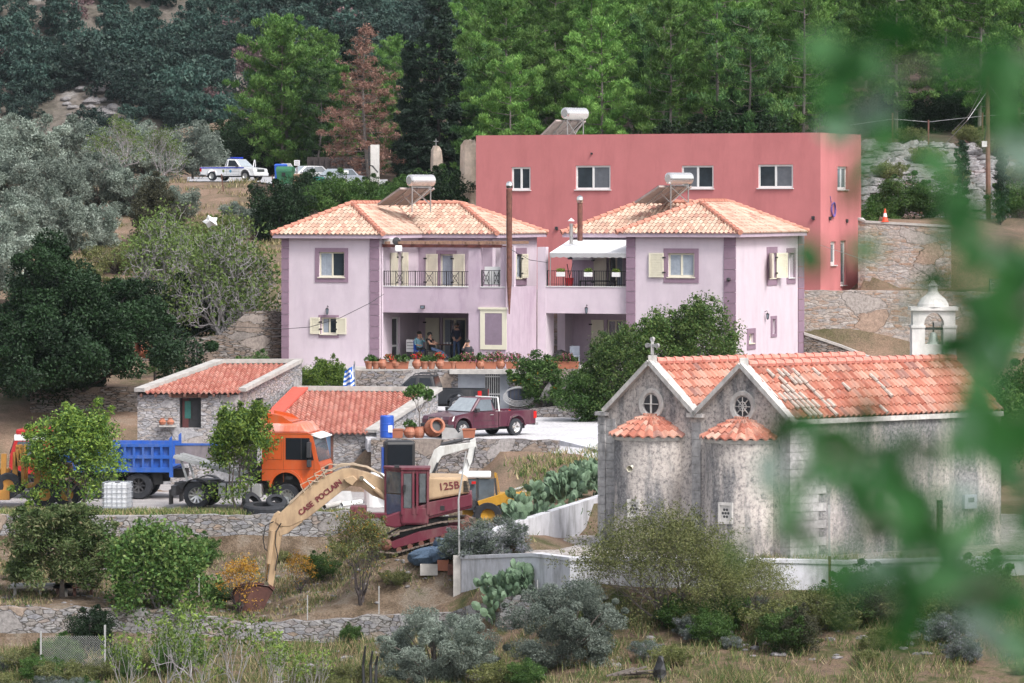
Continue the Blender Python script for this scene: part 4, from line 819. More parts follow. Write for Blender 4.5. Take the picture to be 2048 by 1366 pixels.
def dome(kind, seed, r, h, nclump, crad, nleaf, L, W, leaf, bark=None, z0=.0, up=.3, droop=0, trunk=.12, fill=.25, mix=None, twigs=0, shell=.5, profile=None, lumps=0):
 """dense crown reaching nearly to the ground"""
 rng = np.random.default_rng(seed); cl = []
 lobes = [(rng.uniform(-1, 1)*r*.5, rng.uniform(-1, 1)*r*.5, rng.uniform(.35, .8)*h) for _ in range(5)]
 for i in range(nclump):
  d = rng.normal(size=3); d /= np.linalg.norm(d); q = 1 if rng.uniform() > fill else rng.uniform(.4, 1);
  wob = 1+.2*sin(3*atan2(d[1], d[0])+seed)+.15*sin(5*d[2]+seed*2)+.13*rng.normal()
  x, y, z = d[0]*(r-crad*.6)*q*wob, d[1]*(r-crad*.6)*q*wob, z0+(h-z0)*.5+d[2]*((h-z0)*.5-crad*.5)*q*wob
  if profile: k = profile((z-z0)/(h-z0)); x *= k; y *= k
  cl.append((x, y, max(z, crad*.4), crad*rng.uniform(.6, 1.3)))
  if i % 6 == 0: cl.append((x*1.2, y*1.2, max(z, crad*.4)*1.12, crad*rng.uniform(.25, .45)))
 c, t, ax = clump_leaves(rng, cl, max(4, nleaf//nclump), shell=shell)
 v = leaf_arrays(rng, c, L, W, up, droop, axis=ax*1.0 if lumps else None)
 mb = MB(); mb.tube([(0, 0, -.2), (0.05, 0, h*.35), (0, .05, h*.7)], [trunk, trunk*.7, trunk*.3], 7)
 for i in range(twigs):
  x, y, z, q = cl[rng.integers(len(cl))]; mb.tube([(x*.1, y*.1, z*.3), (x*.6, y*.6, z*.75), (x*1.08, y*1.08, z*1.05)], [trunk*.35, trunk*.2, trunk*.06], 4, cap=False)
 mi = None; mats = [leaf]
 if mix: mats.append(mix[0]); mi = (rng.uniform(size=len(t)) < mix[1]).astype(int)
 mk(kind, mesh_from_mb(mb, 'trunk', bark or m_bark), leaf_mesh('crown', v, t, mats, mi))
def conifer(kind, seed, h, r, t0, nb, leaf, nleaf, L, W, bark, power=1.0, up=.9, lean=0.0, crad=.42, droopb=0.0, sparse=0, dens=1.0, irregular=.25, rnd=0):
 rng = np.random.default_rng(seed); mb = MB(); bend = rng.normal(size=2)*h*.02
 def ax_(z): k = z/h; return np.array([bend[0]*sin(k*3)+lean*z*k, bend[1]*sin(k*2.4), z])
 zs = np.linspace(-.2, h*.97, 9); mb.tube([ax_(z) for z in zs], [max(.025, h*.010*(1-z/h)**.8+.015) for z in zs], 7)
 cl = []
 for i in range(nb):
  k = t0+(1-t0)*((i+rng.uniform())/nb); z = k*h; a = i*2.4+rng.uniform(-.4, .4); ln = r*((1-k)/(1-t0))**power*rng.uniform(1-irregular*1.6, 1+irregular)+.15*r*rng.uniform(.4, 1)
  if rnd: ln = r*(sqrt(max(.02, 1-((k-.42)/.60)**2)) if k > .42 else .72+.28*k/.42)*rng.uniform(1-irregular*1.5, 1+irregular*.6)
  if k < t0+.12: ln *= .8
  o = ax_(z); dz = (.35-.5*(1-k)-droopb); e = o+np.array([cos(a)*ln, sin(a)*ln, ln*(dz+(.25 if rnd else 0))]); m = o+np.array([cos(a)*ln*.5, sin(a)*ln*.5, ln*dz*.4])
  mb.tube([o, m, e], [h*.002+.006, h*.0015+.004, .004], 4, cap=False)
  nn = max(2, int(ln/crad*1.3*dens))
  for j in range(nn):
   s = .3+.75*(j+rng.uniform(.2, .8))/nn if not sparse else .45+.6*(j+.5)/nn; p = o+(e-o)*s+rng.normal(size=3)*crad*.3; p[2] += crad*.2
   cl.append((p[0], p[1], p[2], crad*rng.uniform(.6, 1.2)*(1-.25*s)))
 cl.append((*ax_(h*.97), crad*.5)); cl.append((*ax_(h), crad*.3))
 c, t, ax = clump_leaves(rng, cl, max(4, nleaf//len(cl)), shell=.3, flat=.75); axis = ax*.6+np.array([0, 0, up])
 v = leaf_arrays(rng, c, L, W, 0, 0, axis=axis); mk(kind, mesh_from_mb(mb, 'trunk', bark), leaf_mesh('crown', v, t, [leaf]))
RH = right_house()
# ================= RED BUILDING =================
def red_building():
 a = P(952, 400, 231.5); b = P(1641, 400, 221.5); c = P(1722, 400, 228.5); a.z = b.z = c.z = 0
 z0, z1 = -4.72, 3.50; root = thing('building', 'long flat-roofed salmon red building behind the two lilac houses', 'building', (a.x, a.y, z0))
 p1 = Plane(a, b-a); p2 = Plane(b, c-b); L1 = (b-a).length; L2 = (c-b).length
 big = [p1.rect(1023, 1061, 334, 380), p1.rect(1151, 1221, 331, 379), p1.rect(1363, 1427, 331, 377), p1.rect(1516, 1586, 329, 376)]
 r2 = [p2.rect(1675, 1695, 333, 379), p2.rect(1661, 1672, 483, 530), p2.rect(1681, 1692, 481, 570)]
 W = MB(); wallface(W, p1, 0, L1, z0-.8, z1, big, .2); wallface(W, p2, 0, L2, z0-.8, z1, r2, .2)
 th = .22; back1 = p1.at(0, 0, -9); back2 = p2.at(L2, 0, -6)
 # parapet thickness, sides and flat roof slab
 poly = [a, b, c, Vector((c.x-1.5, c.y+7, 0)), Vector((a.x+2.5, a.y+9, 0))]
 inn = [p+((sum((q for q in poly), Vector())/5)-p).normalized()*.35 for p in poly]
 for i in range(5):
  j = (i+1) % 5; p, q, s, t = poly[i], poly[j], inn[j], inn[i]
  W.quad(*[Vector((k.x, k.y, z1)) for k in (p, q, s, t)]); W.quad(*[Vector((k[0].x, k[0].y, k[1])) for k in ((t, z1), (s, z1), (s, z1-.6), (t, z1-.6))])
  if i >= 2: W.quad(*[Vector((k[0].x, k[0].y, k[1])) for k in ((p, z0-.8), (q, z0-.8), (q, z1), (p, z1))])
 W.build('wall', m_red, root)
 rf = MB(); rf.slab([(p.x, p.y) for p in inn], z1-.9, z1-.6); rf.build('roof', m_conc, root)
 for i, r in enumerate(big):
  wn = window(root, p1, r, m_glass if i != 3 else m_glass, m_white, fw=.1, rec=.06, mull=1, sill=True)
  if i in (1, 2, 3):
   s = MB(); u0, u1, a0, a1 = r; h = (u0+u1)/2; rr = (h+.05, u1-.1) if i != 2 else (u0+.1, h-.05); pbox(s, p1, rr[0], rr[1], a0+.1, a1-.1, -.085, -.08); s.build('insect_screen', m_screen, wn)
 for i, r in enumerate(r2): window(root, p2, r, m_glass2, m_white, fw=.16 if i else .12, rec=.1, mull=0 if i else 1)
 for (px, py) in ((1114, 457), (1627, 436), (1658, 437), (1692, 442), (1184, 307)):
  pl = p1 if px < 1641 else p2; m2 = MB(); u, z = pl.u(px), pl.z(px, py);
  if px == 1184: pbox(m2, pl, u-.04, u+.04, z-.05, z+.05, 0, .1)
  else: pbox(m2, pl, u-.07, u+.07, z-.05, z+.1, 0, .12); pbox(m2, pl, u-.03, u+.1, z-.1, z-.05, .03, .1)
  m2.build('wall_fitting', m_dark, root)
 cb = thing('coiled_cable', 'blue cable coil hanging on the red wall at the right', 'cable', p1.at(p1.u(1663), p1.z(1663, 418))); mb = MB(); c0 = p1.u(1632); cu = p2.u(1664); cz = p2.z(1664, 419)
 for k in range(3): mb.tube([p2.at(cu+(.35+.0*k)*cos(t*pi/8), cz+(.33+.03*k)*sin(t*pi/8), .05+.03*k) for t in range(17)], .025, 5, cap=False)
 mb.tube([p2.at(cu-.4, cz+.7, .03), p2.at(cu-.3, cz+.35, .05)], .02, 4); mb.build('coil', plain('purple_cable', (.16, .10, .35), .5), cb)
m_screen = plain('insect_screen', (.12, .13, .15), .6, var=.2)
red_building()
solar_heater('solar water heater on the left lilac house roof', P(836, 412, 210.5)+Vector((0, 0, .05)), radians(222-0), 1.0)
solar_heater('solar water heater on the right lilac house roof', P(1352, 408, 210)+Vector((0, 0, .05)), radians(222), 1.0)
solar_heater('tall solar water heater seen over the parapet of the red building', Vector((X_(1143, 233), 233, 2.9)), radians(228), 1.1, tank_up=1.6)
# ================= STONE HUTS =================
def gable_hut():
 # upper hut: front wall faces camera, mono-pitch roof rising to the back
 Y = 184.5; e = P(275, 783, Y); f_ = P(478, 783, Y); root = thing('stone_hut', 'grey stone hut with a dark doorway and a red mono-pitch roof, behind the blue tipper', 'hut', (e.x, e.y, -12.35))
 T = (f_-e); T.z = 0; L = T.length; pl = Plane(Vector((e.x, e.y, 0)), T); ez = e.z; dep = 7.0; sh = 3.05
 # back corners: roof goes back and to the right
 bl = P(430, 727, Y+dep); br = P(604, 727, Y+dep); zb = bl.z
 door = pl.rect(359, 402, 796, 856); W = MB(); wallface(W, pl, 0, L, -12.4, ez-.15, [door], .5)
 fr = Vector((f_.x, f_.y, 0)); side = Plane(fr, Vector((br.x, br.y, 0))-fr); Ls = (Vector((br.x, br.y, 0))-fr).length; side.N = Vector((side.T.y, -side.T.x, 0))
 wn = (side.u(512), side.u(527), side.z(519, 826), side.z(519, 796)); us = [0, wn[0], wn[1], Ls]
 def top(u): return ez+(zb-ez)*u/Ls+.1
 for (a, b, lo, hi) in ((0, wn[0], None, None), (wn[1], Ls, None, None), (wn[0], wn[1], -12.4, wn[2]), (wn[0], wn[1], wn[3], None)):
  za = -12.4 if lo is None else lo
  if lo is not None and hi is None and lo > -12: W.quad(side.at(a, lo), side.at(b, lo), side.at(b, top(b)), side.at(a, top(a)))
  elif lo is None: W.quad(side.at(a, -12.4), side.at(b, -12.4), side.at(b, top(b)), side.at(a, top(a)))
  else: W.quad(side.at(a, lo), side.at(b, lo), side.at(b, hi), side.at(a, hi))
 for p, q in ((wn[0], wn[0]), (wn[1], wn[1])): W.quad(side.at(p, wn[2]), side.at(p, wn[3]), side.at(p, wn[3], -.4), side.at(p, wn[2], -.4))
 W.quad(side.at(wn[0], wn[2], -.4), side.at(wn[1], wn[2], -.4), side.at(wn[1], wn[3], -.4), side.at(wn[0], wn[3], -.4), 1)
 W.quad(Vector((bl.x, bl.y, -12)), Vector((br.x, br.y, -12)), br, bl); W.quad(Vector((e.x, e.y, -12.4)), Vector((bl.x, bl.y, -12.4)), bl, Vector((e.x, e.y, ez)))
 W.build('wall', [m_hut, m_dark], root)
 D = MB(); u0, u1, a, b = door; pbox(D, pl, u0+.1, (u0+u1)/2-.1, a, b, -.4, -.35); d_ = D.build('door', m_rustdoor, root)
 g = MB(); pbox(g, pl, u0+.2, (u0+u1)/2+.0, b-.9, b-.15, -.349, -.34); g.build('pane', m_green_glass, d_); bk = MB(); pbox(bk, pl, u0-.02, u1+.02, a, b, -.52, -.5); bk.build('door_recess', m_dark, root)
 ln = MB(); pbox(ln, pl, u0-.35, u1+.3, b+.02, b+.2, -.2, .12); ln.build('lintel', m_wood, root)
 rf = MB(); o = Vector((0, -.3, -.05)); roofplane(rf, e+o+Vector((.35, 0, 0)), f_+o+Vector((.0, 0, 0)), bl+Vector((.5, -.3, 0)), br+Vector((-.5, -.3, 0)), pitch=.23, course=.40, th=.06)
 ro = rf.build('roof', m_orange, root)
 cp = MB(); cp.beam(e+Vector((.1, -.3, .08)), bl+Vector((.2, 0, .12)), .5, .16); cp.beam(f_+Vector((.15, -.1, .08)), br+Vector((-.1, 0, .14)), .34, .16); cp.beam(bl+Vector((0, .05, .1)), br+Vector((0, .05, .12)), .4, .18); cp.build('roof_edging', m_conc, ro)
 rb = MB()
 for k in range(7): rb.beam(e+T*((k+.3)/7)+Vector((0, -.45, -.16)), e+T*((k+.3)/7)+Vector((0, .1, -.12)), .1, .12)
 rb.build('rafter', m_wood, root)
 jar = thing('clay_jug', 'pair of clay jugs on the stone shelf of the upper hut', 'jug', P(330, 849, Y-.25)); m2 = MB()
 m2.lathe([(0, 0), (.12, .0), (.17, .12), (.08, .24), (.1, .28)], P(325, 849, Y-.3), n=10); m2.lathe([(0, 0), (.12, .0), (.17, .12), (.08, .24), (.1, .28)], P(341, 849, Y-.3), n=10); m2.build('jug', m_terra, jar)
 ORG[0] = Vector((e.x, e.y, -12.35)); s2 = MB(); s2.box(P(320, 853, Y).x, P(353, 853, Y).x, Y-.5, Y+.1, P(320, 853, Y).z, P(320, 850, Y).z); s2.build('stone_shelf', m_conc, root)
 # ---- lower hut ----
 Y = 183.2; e = P(528, 862, Y); f_ = P(728, 864, Y); e2 = P(512, 862, Y); root = thing('stone_hut', 'low stone hut with red tiled roof and blue door, behind the orange lorry cab', 'hut', (e.x, e.y, -12.35))
 bl = P(608, 781, 190.0); br = P(876, 783, 190.0); pl = Plane(Vector((e.x, e.y, 0)), Vector((1, 0, 0))); L = f_.x-e.x
 door = pl.rect(640, 663, 868, 974); sw = pl.rect(708, 730, 923, 934); W = MB(); wallface(W, pl, -.3, L+.6, -12.4, e.z-.1, [door], .35)
 W.quad(Vector((f_.x+.6, Y, -12.4)), Vector((br.x, br.y, -12.4)), br, Vector((f_.x+.6, Y, e.z)))
 W.quad(Vector((bl.x, bl.y, -12)), Vector((br.x, br.y, -12)), br, bl); W.quad(Vector((e.x-.3, Y, -12.4)), Vector((bl.x, bl.y, -12.4)), bl, Vector((e.x-.3, Y, e.z)))
 fx = f_.x+.6; W.hexa([(fx-.03, Y-1.0, -12.4), (fx+1.9, Y-1.0, -12.4), (fx+1.9, Y+3, -12.4), (fx-.03, Y+3, -12.4)], [(fx-.03, Y-1.0, e.z+.0), (fx+1.9, Y-1.0, e.z-.15), (fx+1.9, Y+3, e.z-.1), (fx-.03, Y+3, e.z+.4)])
 W.build('wall', m_hut, root)
 D = MB(); pbox(D, pl, door[0]+.04, door[1]-.04, door[2], door[3], -.2, -.15); d_ = D.build('door', m_bluedoor, root); fr = MB(); pbox(fr, pl, door[0]-.05, door[0]+.04, door[2], door[3], -.2, .02); pbox(fr, pl, door[1]-.04, door[1]+.08, door[2], door[3], -.2, .02); fr.build('frame', m_wood, d_)
 hv = MB(); pbox(hv, pl, L-.1, L+.35, -11.0, -10.7, -.02, .02); hv.build('vent_opening', m_dark, root)
 rf = MB(); roofplane(rf, e+Vector((-.1, -.3, -.05)), f_+Vector((.1, -.3, -.05)), bl+Vector((0, -.2, 0)), br+Vector((-.35, -.2, 0)), pitch=.23, course=.40, th=.06); ro = rf.build('roof', m_orange, root)
 cp = MB(); cp.beam(f_+Vector((.3, -.2, .05)), br+Vector((-.05, 0, .12)), .55, .14); cp.beam(bl+Vector((-.3, .1, .1)), br+Vector((0, .1, .1)), .4, .2); cp.build('roof_edging', m_conc, ro)
 rs = MB(); rs.beam(e+Vector((-.25, -.3, .04)), bl+Vector((-.15, 0, .12)), .7, .1); rs.build('red_flashing', m_redpaint, ro)
m_rustdoor = plain('maroon_door', (.10, .03, .03), .6); m_green_glass = plain('green_glass', (.05, .16, .14), .2, var=.1); m_bluedoor = plain('pale_blue_door', (.30, .48, .72), .6, var=.05); m_redpaint = plain('red_paint', (.55, .10, .07), .7, var=.1)
gable_hut()
# ================= CELLAR UNDER TERRACE =================
def cellar():
 pl = Plane(Vector((0, 202.6, 0)), (1, 0)); x0, x1 = X_(916, 202.6), X_(1018, 202.6)
 root = thing('cellar', 'grey rendered cellar front with a barred door under the concrete slab', 'cellar', (x0, 202.6, -10.15))
 W = MB(); d = pl.rect(970, 1000, 749, 800); d = (d[0], d[1], -10.15, d[3]); wallface(W, pl.off(-.03), x0, x1, -10.3, -8.25, [d], .2); W.build('wall', m_greywall, root)
 b = MB(); pbox(b, pl.off(-.03), *d, -.22, -.18); b.build('doorway', m_dark, root)
 s = MB(); s.box(x0-.4, x1+.5, 202.0, 203.4, -8.24, -8.04); s.build('slab', m_conc, root)
 g = MB(); n = 7
 for i in range(n+1): u = d[0]+(d[1]-d[0])*i/n; pbox(g, pl.off(-.03), u-.015, u+.015, d[2], d[3], -.06, -.03)
 for z in (d[2]+.1, (d[2]+d[3])/2, d[3]-.1): pbox(g, pl.off(-.03), d[0], d[1], z-.03, z+.03, -.065, -.035)
 g.build('barred_door', m_steel, root)
m_greywall = plain('grey_render', (.30, .32, .36), .9, var=.1)
cellar()
# ================= CHURCH =================
def church():
 th = radians(41); T = Vector((cos(th), -sin(th), 0)); Bk = Vector((sin(radians(52)), cos(radians(52)), 0)); C = P(1580, 838, 148.0); ez = C.z; C.z = 0; gz = -12.45
 root = thing('church', 'old two-naved stone church with two round apses and orange tiled roofs', 'church', (C.x, C.y, gz))
 pa = Plane(C, T); uL = pa.u(1214); nw = -uL/2; half = nw/2; rise = P(1490, 733, 149).z-ez; Lb = 10.2; pb = Plane(C, Bk); pb.N = Vector((Bk.y, -Bk.x, 0))
 BK = lambda u, z: pa.at(u, z, 0)+Bk*Lb
 W = MB(); apx = [(uL+half), (-half)]
 for k, ax in enumerate(apx):
  n = 1; W.quad(pa.at(ax-half, gz-2), pa.at(ax+half, gz-2), pa.at(ax+half, ez), pa.at(ax-half, ez))
  W.add([pa.at(ax-half, ez), pa.at(ax+half, ez), pa.at(ax, ez+rise)], [(0, 1, 2)])
 hd = (pb.u(1873), pb.u(1886), gz, pb.z(1880, 1000)); wd = (pb.u(1752), pb.u(1766), pb.z(1760, 1035), pb.z(1760, 985))
 wallface(W, pb, 0, Lb, gz-2, ez, [hd, wd], .35, 1)
 W.quad(pb.at(Lb, gz), pb.at(Lb, ez), BK(uL, ez), BK(uL, gz)); W.quad(pa.at(uL, gz-2), pa.at(uL, ez), BK(uL, ez), BK(uL, gz-2))
 for ax in apx: W.add([BK(ax-half, ez), BK(ax+half, ez), BK(ax, ez+rise)], [(0, 1, 2)])
 W.build('wall', [m_chwall, m_chside], root)
 dk = MB(); pbox(dk, pb, *hd, -.36, -.3); dk.build('door', m_wood, root); dk = MB(); pbox(dk, pb, *wd, -.36, -.3); dk.build('window', m_dark, root)
 # ashlar corners
 for pl, u0, u1 in ((pa, uL-.02, uL+.42), (pa, -.4, .04), (pb, -.03, 1.3), (pa, uL+nw-.2, uL+nw+.2)):
  z = ez-.25; i = 0; q = MB()
  while z > gz-1.5:
   e = .12*(i % 2); pbox(q, pl, u0 if pl is not pb else u0, u1+(e*3 if pl is pb else 0), z-.3, z-.015, -.05, .04); z -= .3; i += 1
  q.build('corner_stones', m_ashlar, root)
 # left pilaster
 pil = MB(); z = ez-.15
 while z > gz-.5: pbox(pil, pa, uL-.35, uL-.021, z-.32, z-.012, -.5, .1); z -= .32
 pbox(pil, pa, uL-.42, uL+.1, ez-.15, ez-.02, -.55, .2); pil.build('pilaster', m_ashlar, root)
 # copings on gables
 cp = MB()
 for ax in apx:
  for s in (-1, 1): cp.beam(pa.at(ax, ez+rise+.05, .0), pa.at(ax+s*(half+.05), ez+.02, .0), .42, .16)
  cp.beam(pa.at(ax, ez+rise-.05, -.05), pa.at(ax, ez+rise+.28, -.05), .3, .3)
 pbox(cp, pa, uL+nw-.35, uL+nw+.35, ez-.08, ez+.06, -.1, .16); pbox(cp, pa, -.1, .12, ez-.05, ez+.1, -.3, .15)
 pbox(cp, pb, .0, Lb, ez-.2, ez-.03, -.1, .14)
 cp.build('coping', m_limestone, root)
 # cross on the left gable
 cr = MB(); c = pa.at(apx[0], ez+rise+.3, -.05)
 def arm(d): cr.beam(c+UP*.33, c+UP*.33+d*.2, .11, .09); cr.lathe([(0, -.05), (.085, -.05), (.085, .05), (0, .05)], c+UP*.33+d*.22, tuple(pa.N), 10)
 for d in (UP, T, -T): arm(d)
 cr.beam(c, c+UP*.33, .12, .1); cr.build('cross', m_ashlar, root)
 # rose windows
 for k, ax in enumerate(apx):
  zc = pa.z(1309 if k == 0 else 1484, 808 if k == 0 else 813); r = .36
  m = MB(); c0 = pa.at(ax, zc, 0); m.lathe([(r*1.55, 0), (r*1.5, .07), (r*1.1, .05), (r*.95, -.02), (r*.9, -.1)], c0, tuple(pa.N), 24); rw = m.build('rose_window', m_limestone, root)
  g = MB(); g.lathe([(r*.93, .012), (0, .012)], c0, tuple(pa.N), 20); g.build('pane', m_dark, rw); t = MB()
  for a in range(4 if k == 0 else 8):
   an = a*2*pi/(4 if k == 0 else 8); t.beam(c0+pa.N*.03, c0+pa.N*.03+(T*cos(an)+UP*sin(an))*r*.92, .07 if k == 0 else .035, .03)
  if k: t.tube([c0+pa.N*.03+(T*cos(x*pi/8)+UP*sin(x*pi/8))*r*.45 for x in range(17)], .02, 4, cap=False)
  t.build('tracery', m_limestone, rw)
 # apses
 for k, ax in enumerate(apx):
  r = 1.33; cz = pa.z(1303 if k == 0 else 1480, 872 if k == 0 else 877); cen = pa.at(ax, 0, 0); n = 20
  A = MB(); ang = [pi*i/n for i in range(n+1)]
  def ring(rr, z, off=0): return [cen+T*(-cos(a)*rr)+pa.N*(sin(a)*rr)+UP*z for a in ang]
  zs = [gz-2, cz]; lo = ring(r, gz-2); hi = ring(r, cz)
  A.add(lo+hi, [(i, i+1, n+2+i, n+1+i) for i in range(n)]); ap = A.build('apse', m_chwall, root)
  co = MB(); a1, a2, a3 = ring(r+.02, cz-.12), ring(r+.1, cz-.02), ring(r+.1, cz+.03); co.add(a1+a2+a3, [(j*(n+1)+i, j*(n+1)+i+1, (j+1)*(n+1)+i+1, (j+1)*(n+1)+i) for i in range(n) for j in range(2)]); co.build('cornice', m_limestone, ap)
  ztop = pa.z(1309 if k == 0 else 1484, 829 if k == 0 else 835); top = cen+UP*ztop; rt = MB(); rows = 5; nn = 13; q_ = 6
  for i in range(rows):
   va, vb = i/rows, min(1, (i+1)/rows+.06); pa_, pb_ = [], []; m_ = nn*q_; uvs = []; fs = []
   for j in range(m_+1):
    a = pi*j/m_; h = .045*cos(2*pi*j/q_)
    def pt(v, hh): rr = (r+.2)*(1-v)**1.0; zz = cz+.05+(ztop-cz-.02)*(1-(1-v)**1.35); return cen+T*(-cos(a)*rr)+pa.N*(sin(a)*rr)+UP*(zz+hh)
    pa_.append(pt(va, h+.05)); pb_.append(pt(vb, h*(1-vb)))
   pc_ = [p-UP*.06 for p in pa_]
   for j in range(m_): fs += [(j, j+1, m_+1+j+1, m_+1+j), (2*m_+2+j, 2*m_+2+j+1, j+1, j)]; uvs += [[((j+3)//6+.5+k*40, i+.5)]*4]*2
   rt.add(pa_+pb_+pc_, fs, 0, uvs)
  rt.build('apse_roof', m_church, ap)
  an = radians(79); pp = cen+T*(cos(an)*r)+pa.N*(sin(an)*r); dN = (T*cos(an)+pa.N*sin(an)); pw = Plane(Vector((pp.x, pp.y, 0)), Vector((-dN.y, dN.x, 0)));
  if pw.T.x < 0: pw = Plane(pw.O, -pw.T)
  pxc, pyc = (1267, 1011) if k == 0 else (1443, 1019); u = 0; z = pa.z(pxc, pyc); hw, hh = (.18, .24) if k == 0 else (.21, .27)
  wm = MB()
  for rr in ((-hw-.07, hw+.07, z+hh, z+hh+.1), (-hw-.07, hw+.07, z-hh-.1, z-hh), (-hw-.07, -hw, z-hh, z+hh), (hw, hw+.07, z-hh, z+hh)): pbox(wm, pw, *rr, -.1, .045)
  pbox(wm, pw, -hw, hw, z-hh, z+hh, -.1, .005); wi = wm.build('window', m_limestone, ap); hl = MB(); cc = pw.at(0, z, .008)
  for a in range(6): hl.lathe([(0, .0), (.05, .0)], cc+(pw.T*cos(a*pi/3)*.75+UP*sin(a*pi/3))*.14, tuple(pw.N), 8)
  hl.lathe([(0, 0), (.05, 0)], cc, tuple(pw.N), 8); hl.build('pierced_holes', m_dark, wi)
 # roofs
 def pr(u, z, b): return pa.at(u, z, 0)+Bk*b
 rf = MB(); o = .12
 roofplane(rf, pr(o, ez+.02, .1), pr(o, ez+.02, Lb), pr(apx[1], ez+rise, .1), pr(apx[1], ez+rise, Lb), pitch=.25, course=.44, amp=.05, th=.055)
 roofplane(rf, pr(apx[0]+half, ez+.05, .1), pr(apx[0]+half, ez+.05, Lb), pr(apx[0], ez+rise, .1), pr(apx[0], ez+rise, Lb), pitch=.25, course=.44, amp=.05, th=.055)
 rf.quad(pr(apx[1]-half, ez, .1), pr(apx[1]-half, ez, Lb), pr(apx[1], ez+rise, Lb), pr(apx[1], ez+rise, .1)); rf.quad(pr(uL, ez, .1), pr(uL, ez, Lb), pr(apx[0], ez+rise, Lb), pr(apx[0], ez+rise, .1))
 ro = rf.build('roof', m_church, root)
 for ax in apx: rg = MB(); ridge(rg, pr(ax, ez+rise+.04, .2), pr(ax, ez+rise+.04, Lb), .13, .42); rg.build('ridge_tile', m_ridge2, ro)
 # old pale tiles
 e0 = pr(o, ez+.02, .1); ud = Bk; sd = (pr(apx[1], ez+rise, .1)-e0); S = sd.length; sd.normalize(); nn = ud.cross(sd).normalized(); nn = nn if nn.z > 0 else -nn; rr = random.Random(5)
 for (c0, r0, r1) in ((3, 0, 4), (4, 0, 5), (5, 0, 3), (5, 5, 6), (2, 1, 3), (8, 0, 6), (3, 5, 6), (6, 4, 6), (7, 4, 5), (9, 1, 2), (15, 3, 4), (22, 2, 5), (12, 5, 6), (1, 2, 3), (6, 1, 2), (18, 0, 1)):
  ot = MB()
  for r_ in range(r0, r1):
   p = e0+ud*(c0*.24)+sd*(r_*.42)+nn*.085; ot.tube([p, p+sd*.40-nn*.02], [.075, .065], 8)
  ot.build('old_pale_tile', m_paletile, ro)
 # fittings
 sp = thing('loudspeaker', 'small white horn loudspeaker on the left apse', 'loudspeaker', P(1262, 937, 146.9)); mb = MB(); mb.lathe([(.12, .0), (.05, .2), (.04, .28), (0, .28)], P(1259, 938, 146.4), (.35, .8, .25), 10); mb.build('horn', m_cream, sp)
 mt = thing('meter_box', 'grey electricity meter box on the church side wall', 'meter box', pb.at(pb.u(1936), pb.z(1936, 1003))); mb = MB(); u = pb.u(1936); z = pb.z(1936, 1003); pbox(mb, pb, u-.3, u+.3, z-.25, z+.25, 0, .16); mb.build('box', m_greywall, mt, bevel=.02); mb = MB(); pbox(mb, pb, u-.15, u+.15, z-.02, z+.15, .161, .17); mb.build('window', m_dark, mt)
 lb = thing('wall_lamp', 'round lamp on the church side wall under a bare bracket', 'lamp', pb.at(pb.u(1742), pb.z(1742, 925))); mb = MB(); u = pb.u(1742); z = pb.z(1742, 925); pbox(mb, pb, u-.25, u+.25, z-.15, z+.15, 0, .14); mb.build('lamp', m_cream, lb); mb = MB(); pbox(mb, pb, u-.25, u-.1, z-.25, z-.16, 0, .1); mb.build('bracket', m_dark, lb)
m_chwall = None
def mk_chwall(nm, lo, hi):
 m, nt, b = _new(nm); L = nt.links.new; tc = N(nt, 'ShaderNodeTexCoord')
 n1 = N(nt, 'ShaderNodeTexNoise', Scale=8, Detail=10.0, Roughness=.8); L(tc.outputs['Object'], n1.inputs['Vector'])
 r1 = ramp(nt, [(.33, (.09, .085, .09)), (.42, (.27, .25, .25)), (.50, (.50, .45, .42)), (.65, (.62, .58, .55))]); L(n1.outputs['Fac'], r1.inputs[0])
 mp = N(nt, 'ShaderNodeMapping'); mp.inputs['Scale'].default_value = (.9, .9, .22); L(tc.outputs['Object'], mp.inputs[0]); n2 = N(nt, 'ShaderNodeTexNoise', Scale=1.0, Detail=7.0, Roughness=.65); L(mp.outputs[0], n2.inputs['Vector'])
 r2 = ramp(nt, [(lo, (0, 0, 0)), (hi, (.9,)*3)]); L(n2.outputs['Fac'], r2.inputs[0]); n3 = N(nt, 'ShaderNodeTexNoise', Scale=9.0, Detail=8.0, Roughness=.85); L(tc.outputs['Object'], n3.inputs['Vector'])
 r3 = ramp(nt, [(.4, (.07, .072, .08)), (.52, (.20, .20, .21)), (.66, (.44, .42, .41))]); L(n3.outputs['Fac'], r3.inputs[0])
 mx = N(nt, 'ShaderNodeMix', data_type='RGBA'); L(r2.outputs[0], mx.inputs[0]); L(r1.outputs[0], mx.inputs[6]); L(r3.outputs[0], mx.inputs[7])
 L(mx.outputs[2], b.inputs['Base Color']); b.inputs['Roughness'].default_value = .95; b.inputs['Specular IOR Level'].default_value = .15
 bp = N(nt, 'ShaderNodeBump', Strength=.5, Distance=.04); L(n1.outputs['Fac'], bp.inputs['Height']); L(bp.outputs[0], b.inputs['Normal']); return m
m_chwall = mk_chwall('weathered_church_plaster', .48, .58); m_chside = mk_chwall('lichened_church_plaster', .36, .52)
m_ashlar = plain('ashlar_stone', (.38, .37, .37), .95, var=.35, scale=5, bump=.3, stains=((.10, .10, .11), .8, 1.5), spec=.2); m_limestone = plain('pale_limestone', (.55, .53, .51), .9, var=.25, scale=4, stains=((.2, .2, .2), .7, 2), spec=.2)
m_ridge2 = plain('church_ridge_clay', (.60, .24, .19), .8, var=.3, scale=4, stains=((.4, .3, .27), .6, 4)); m_paletile = plain('pale_old_tile', (.42, .36, .32), .9, var=.25, scale=9)
church()
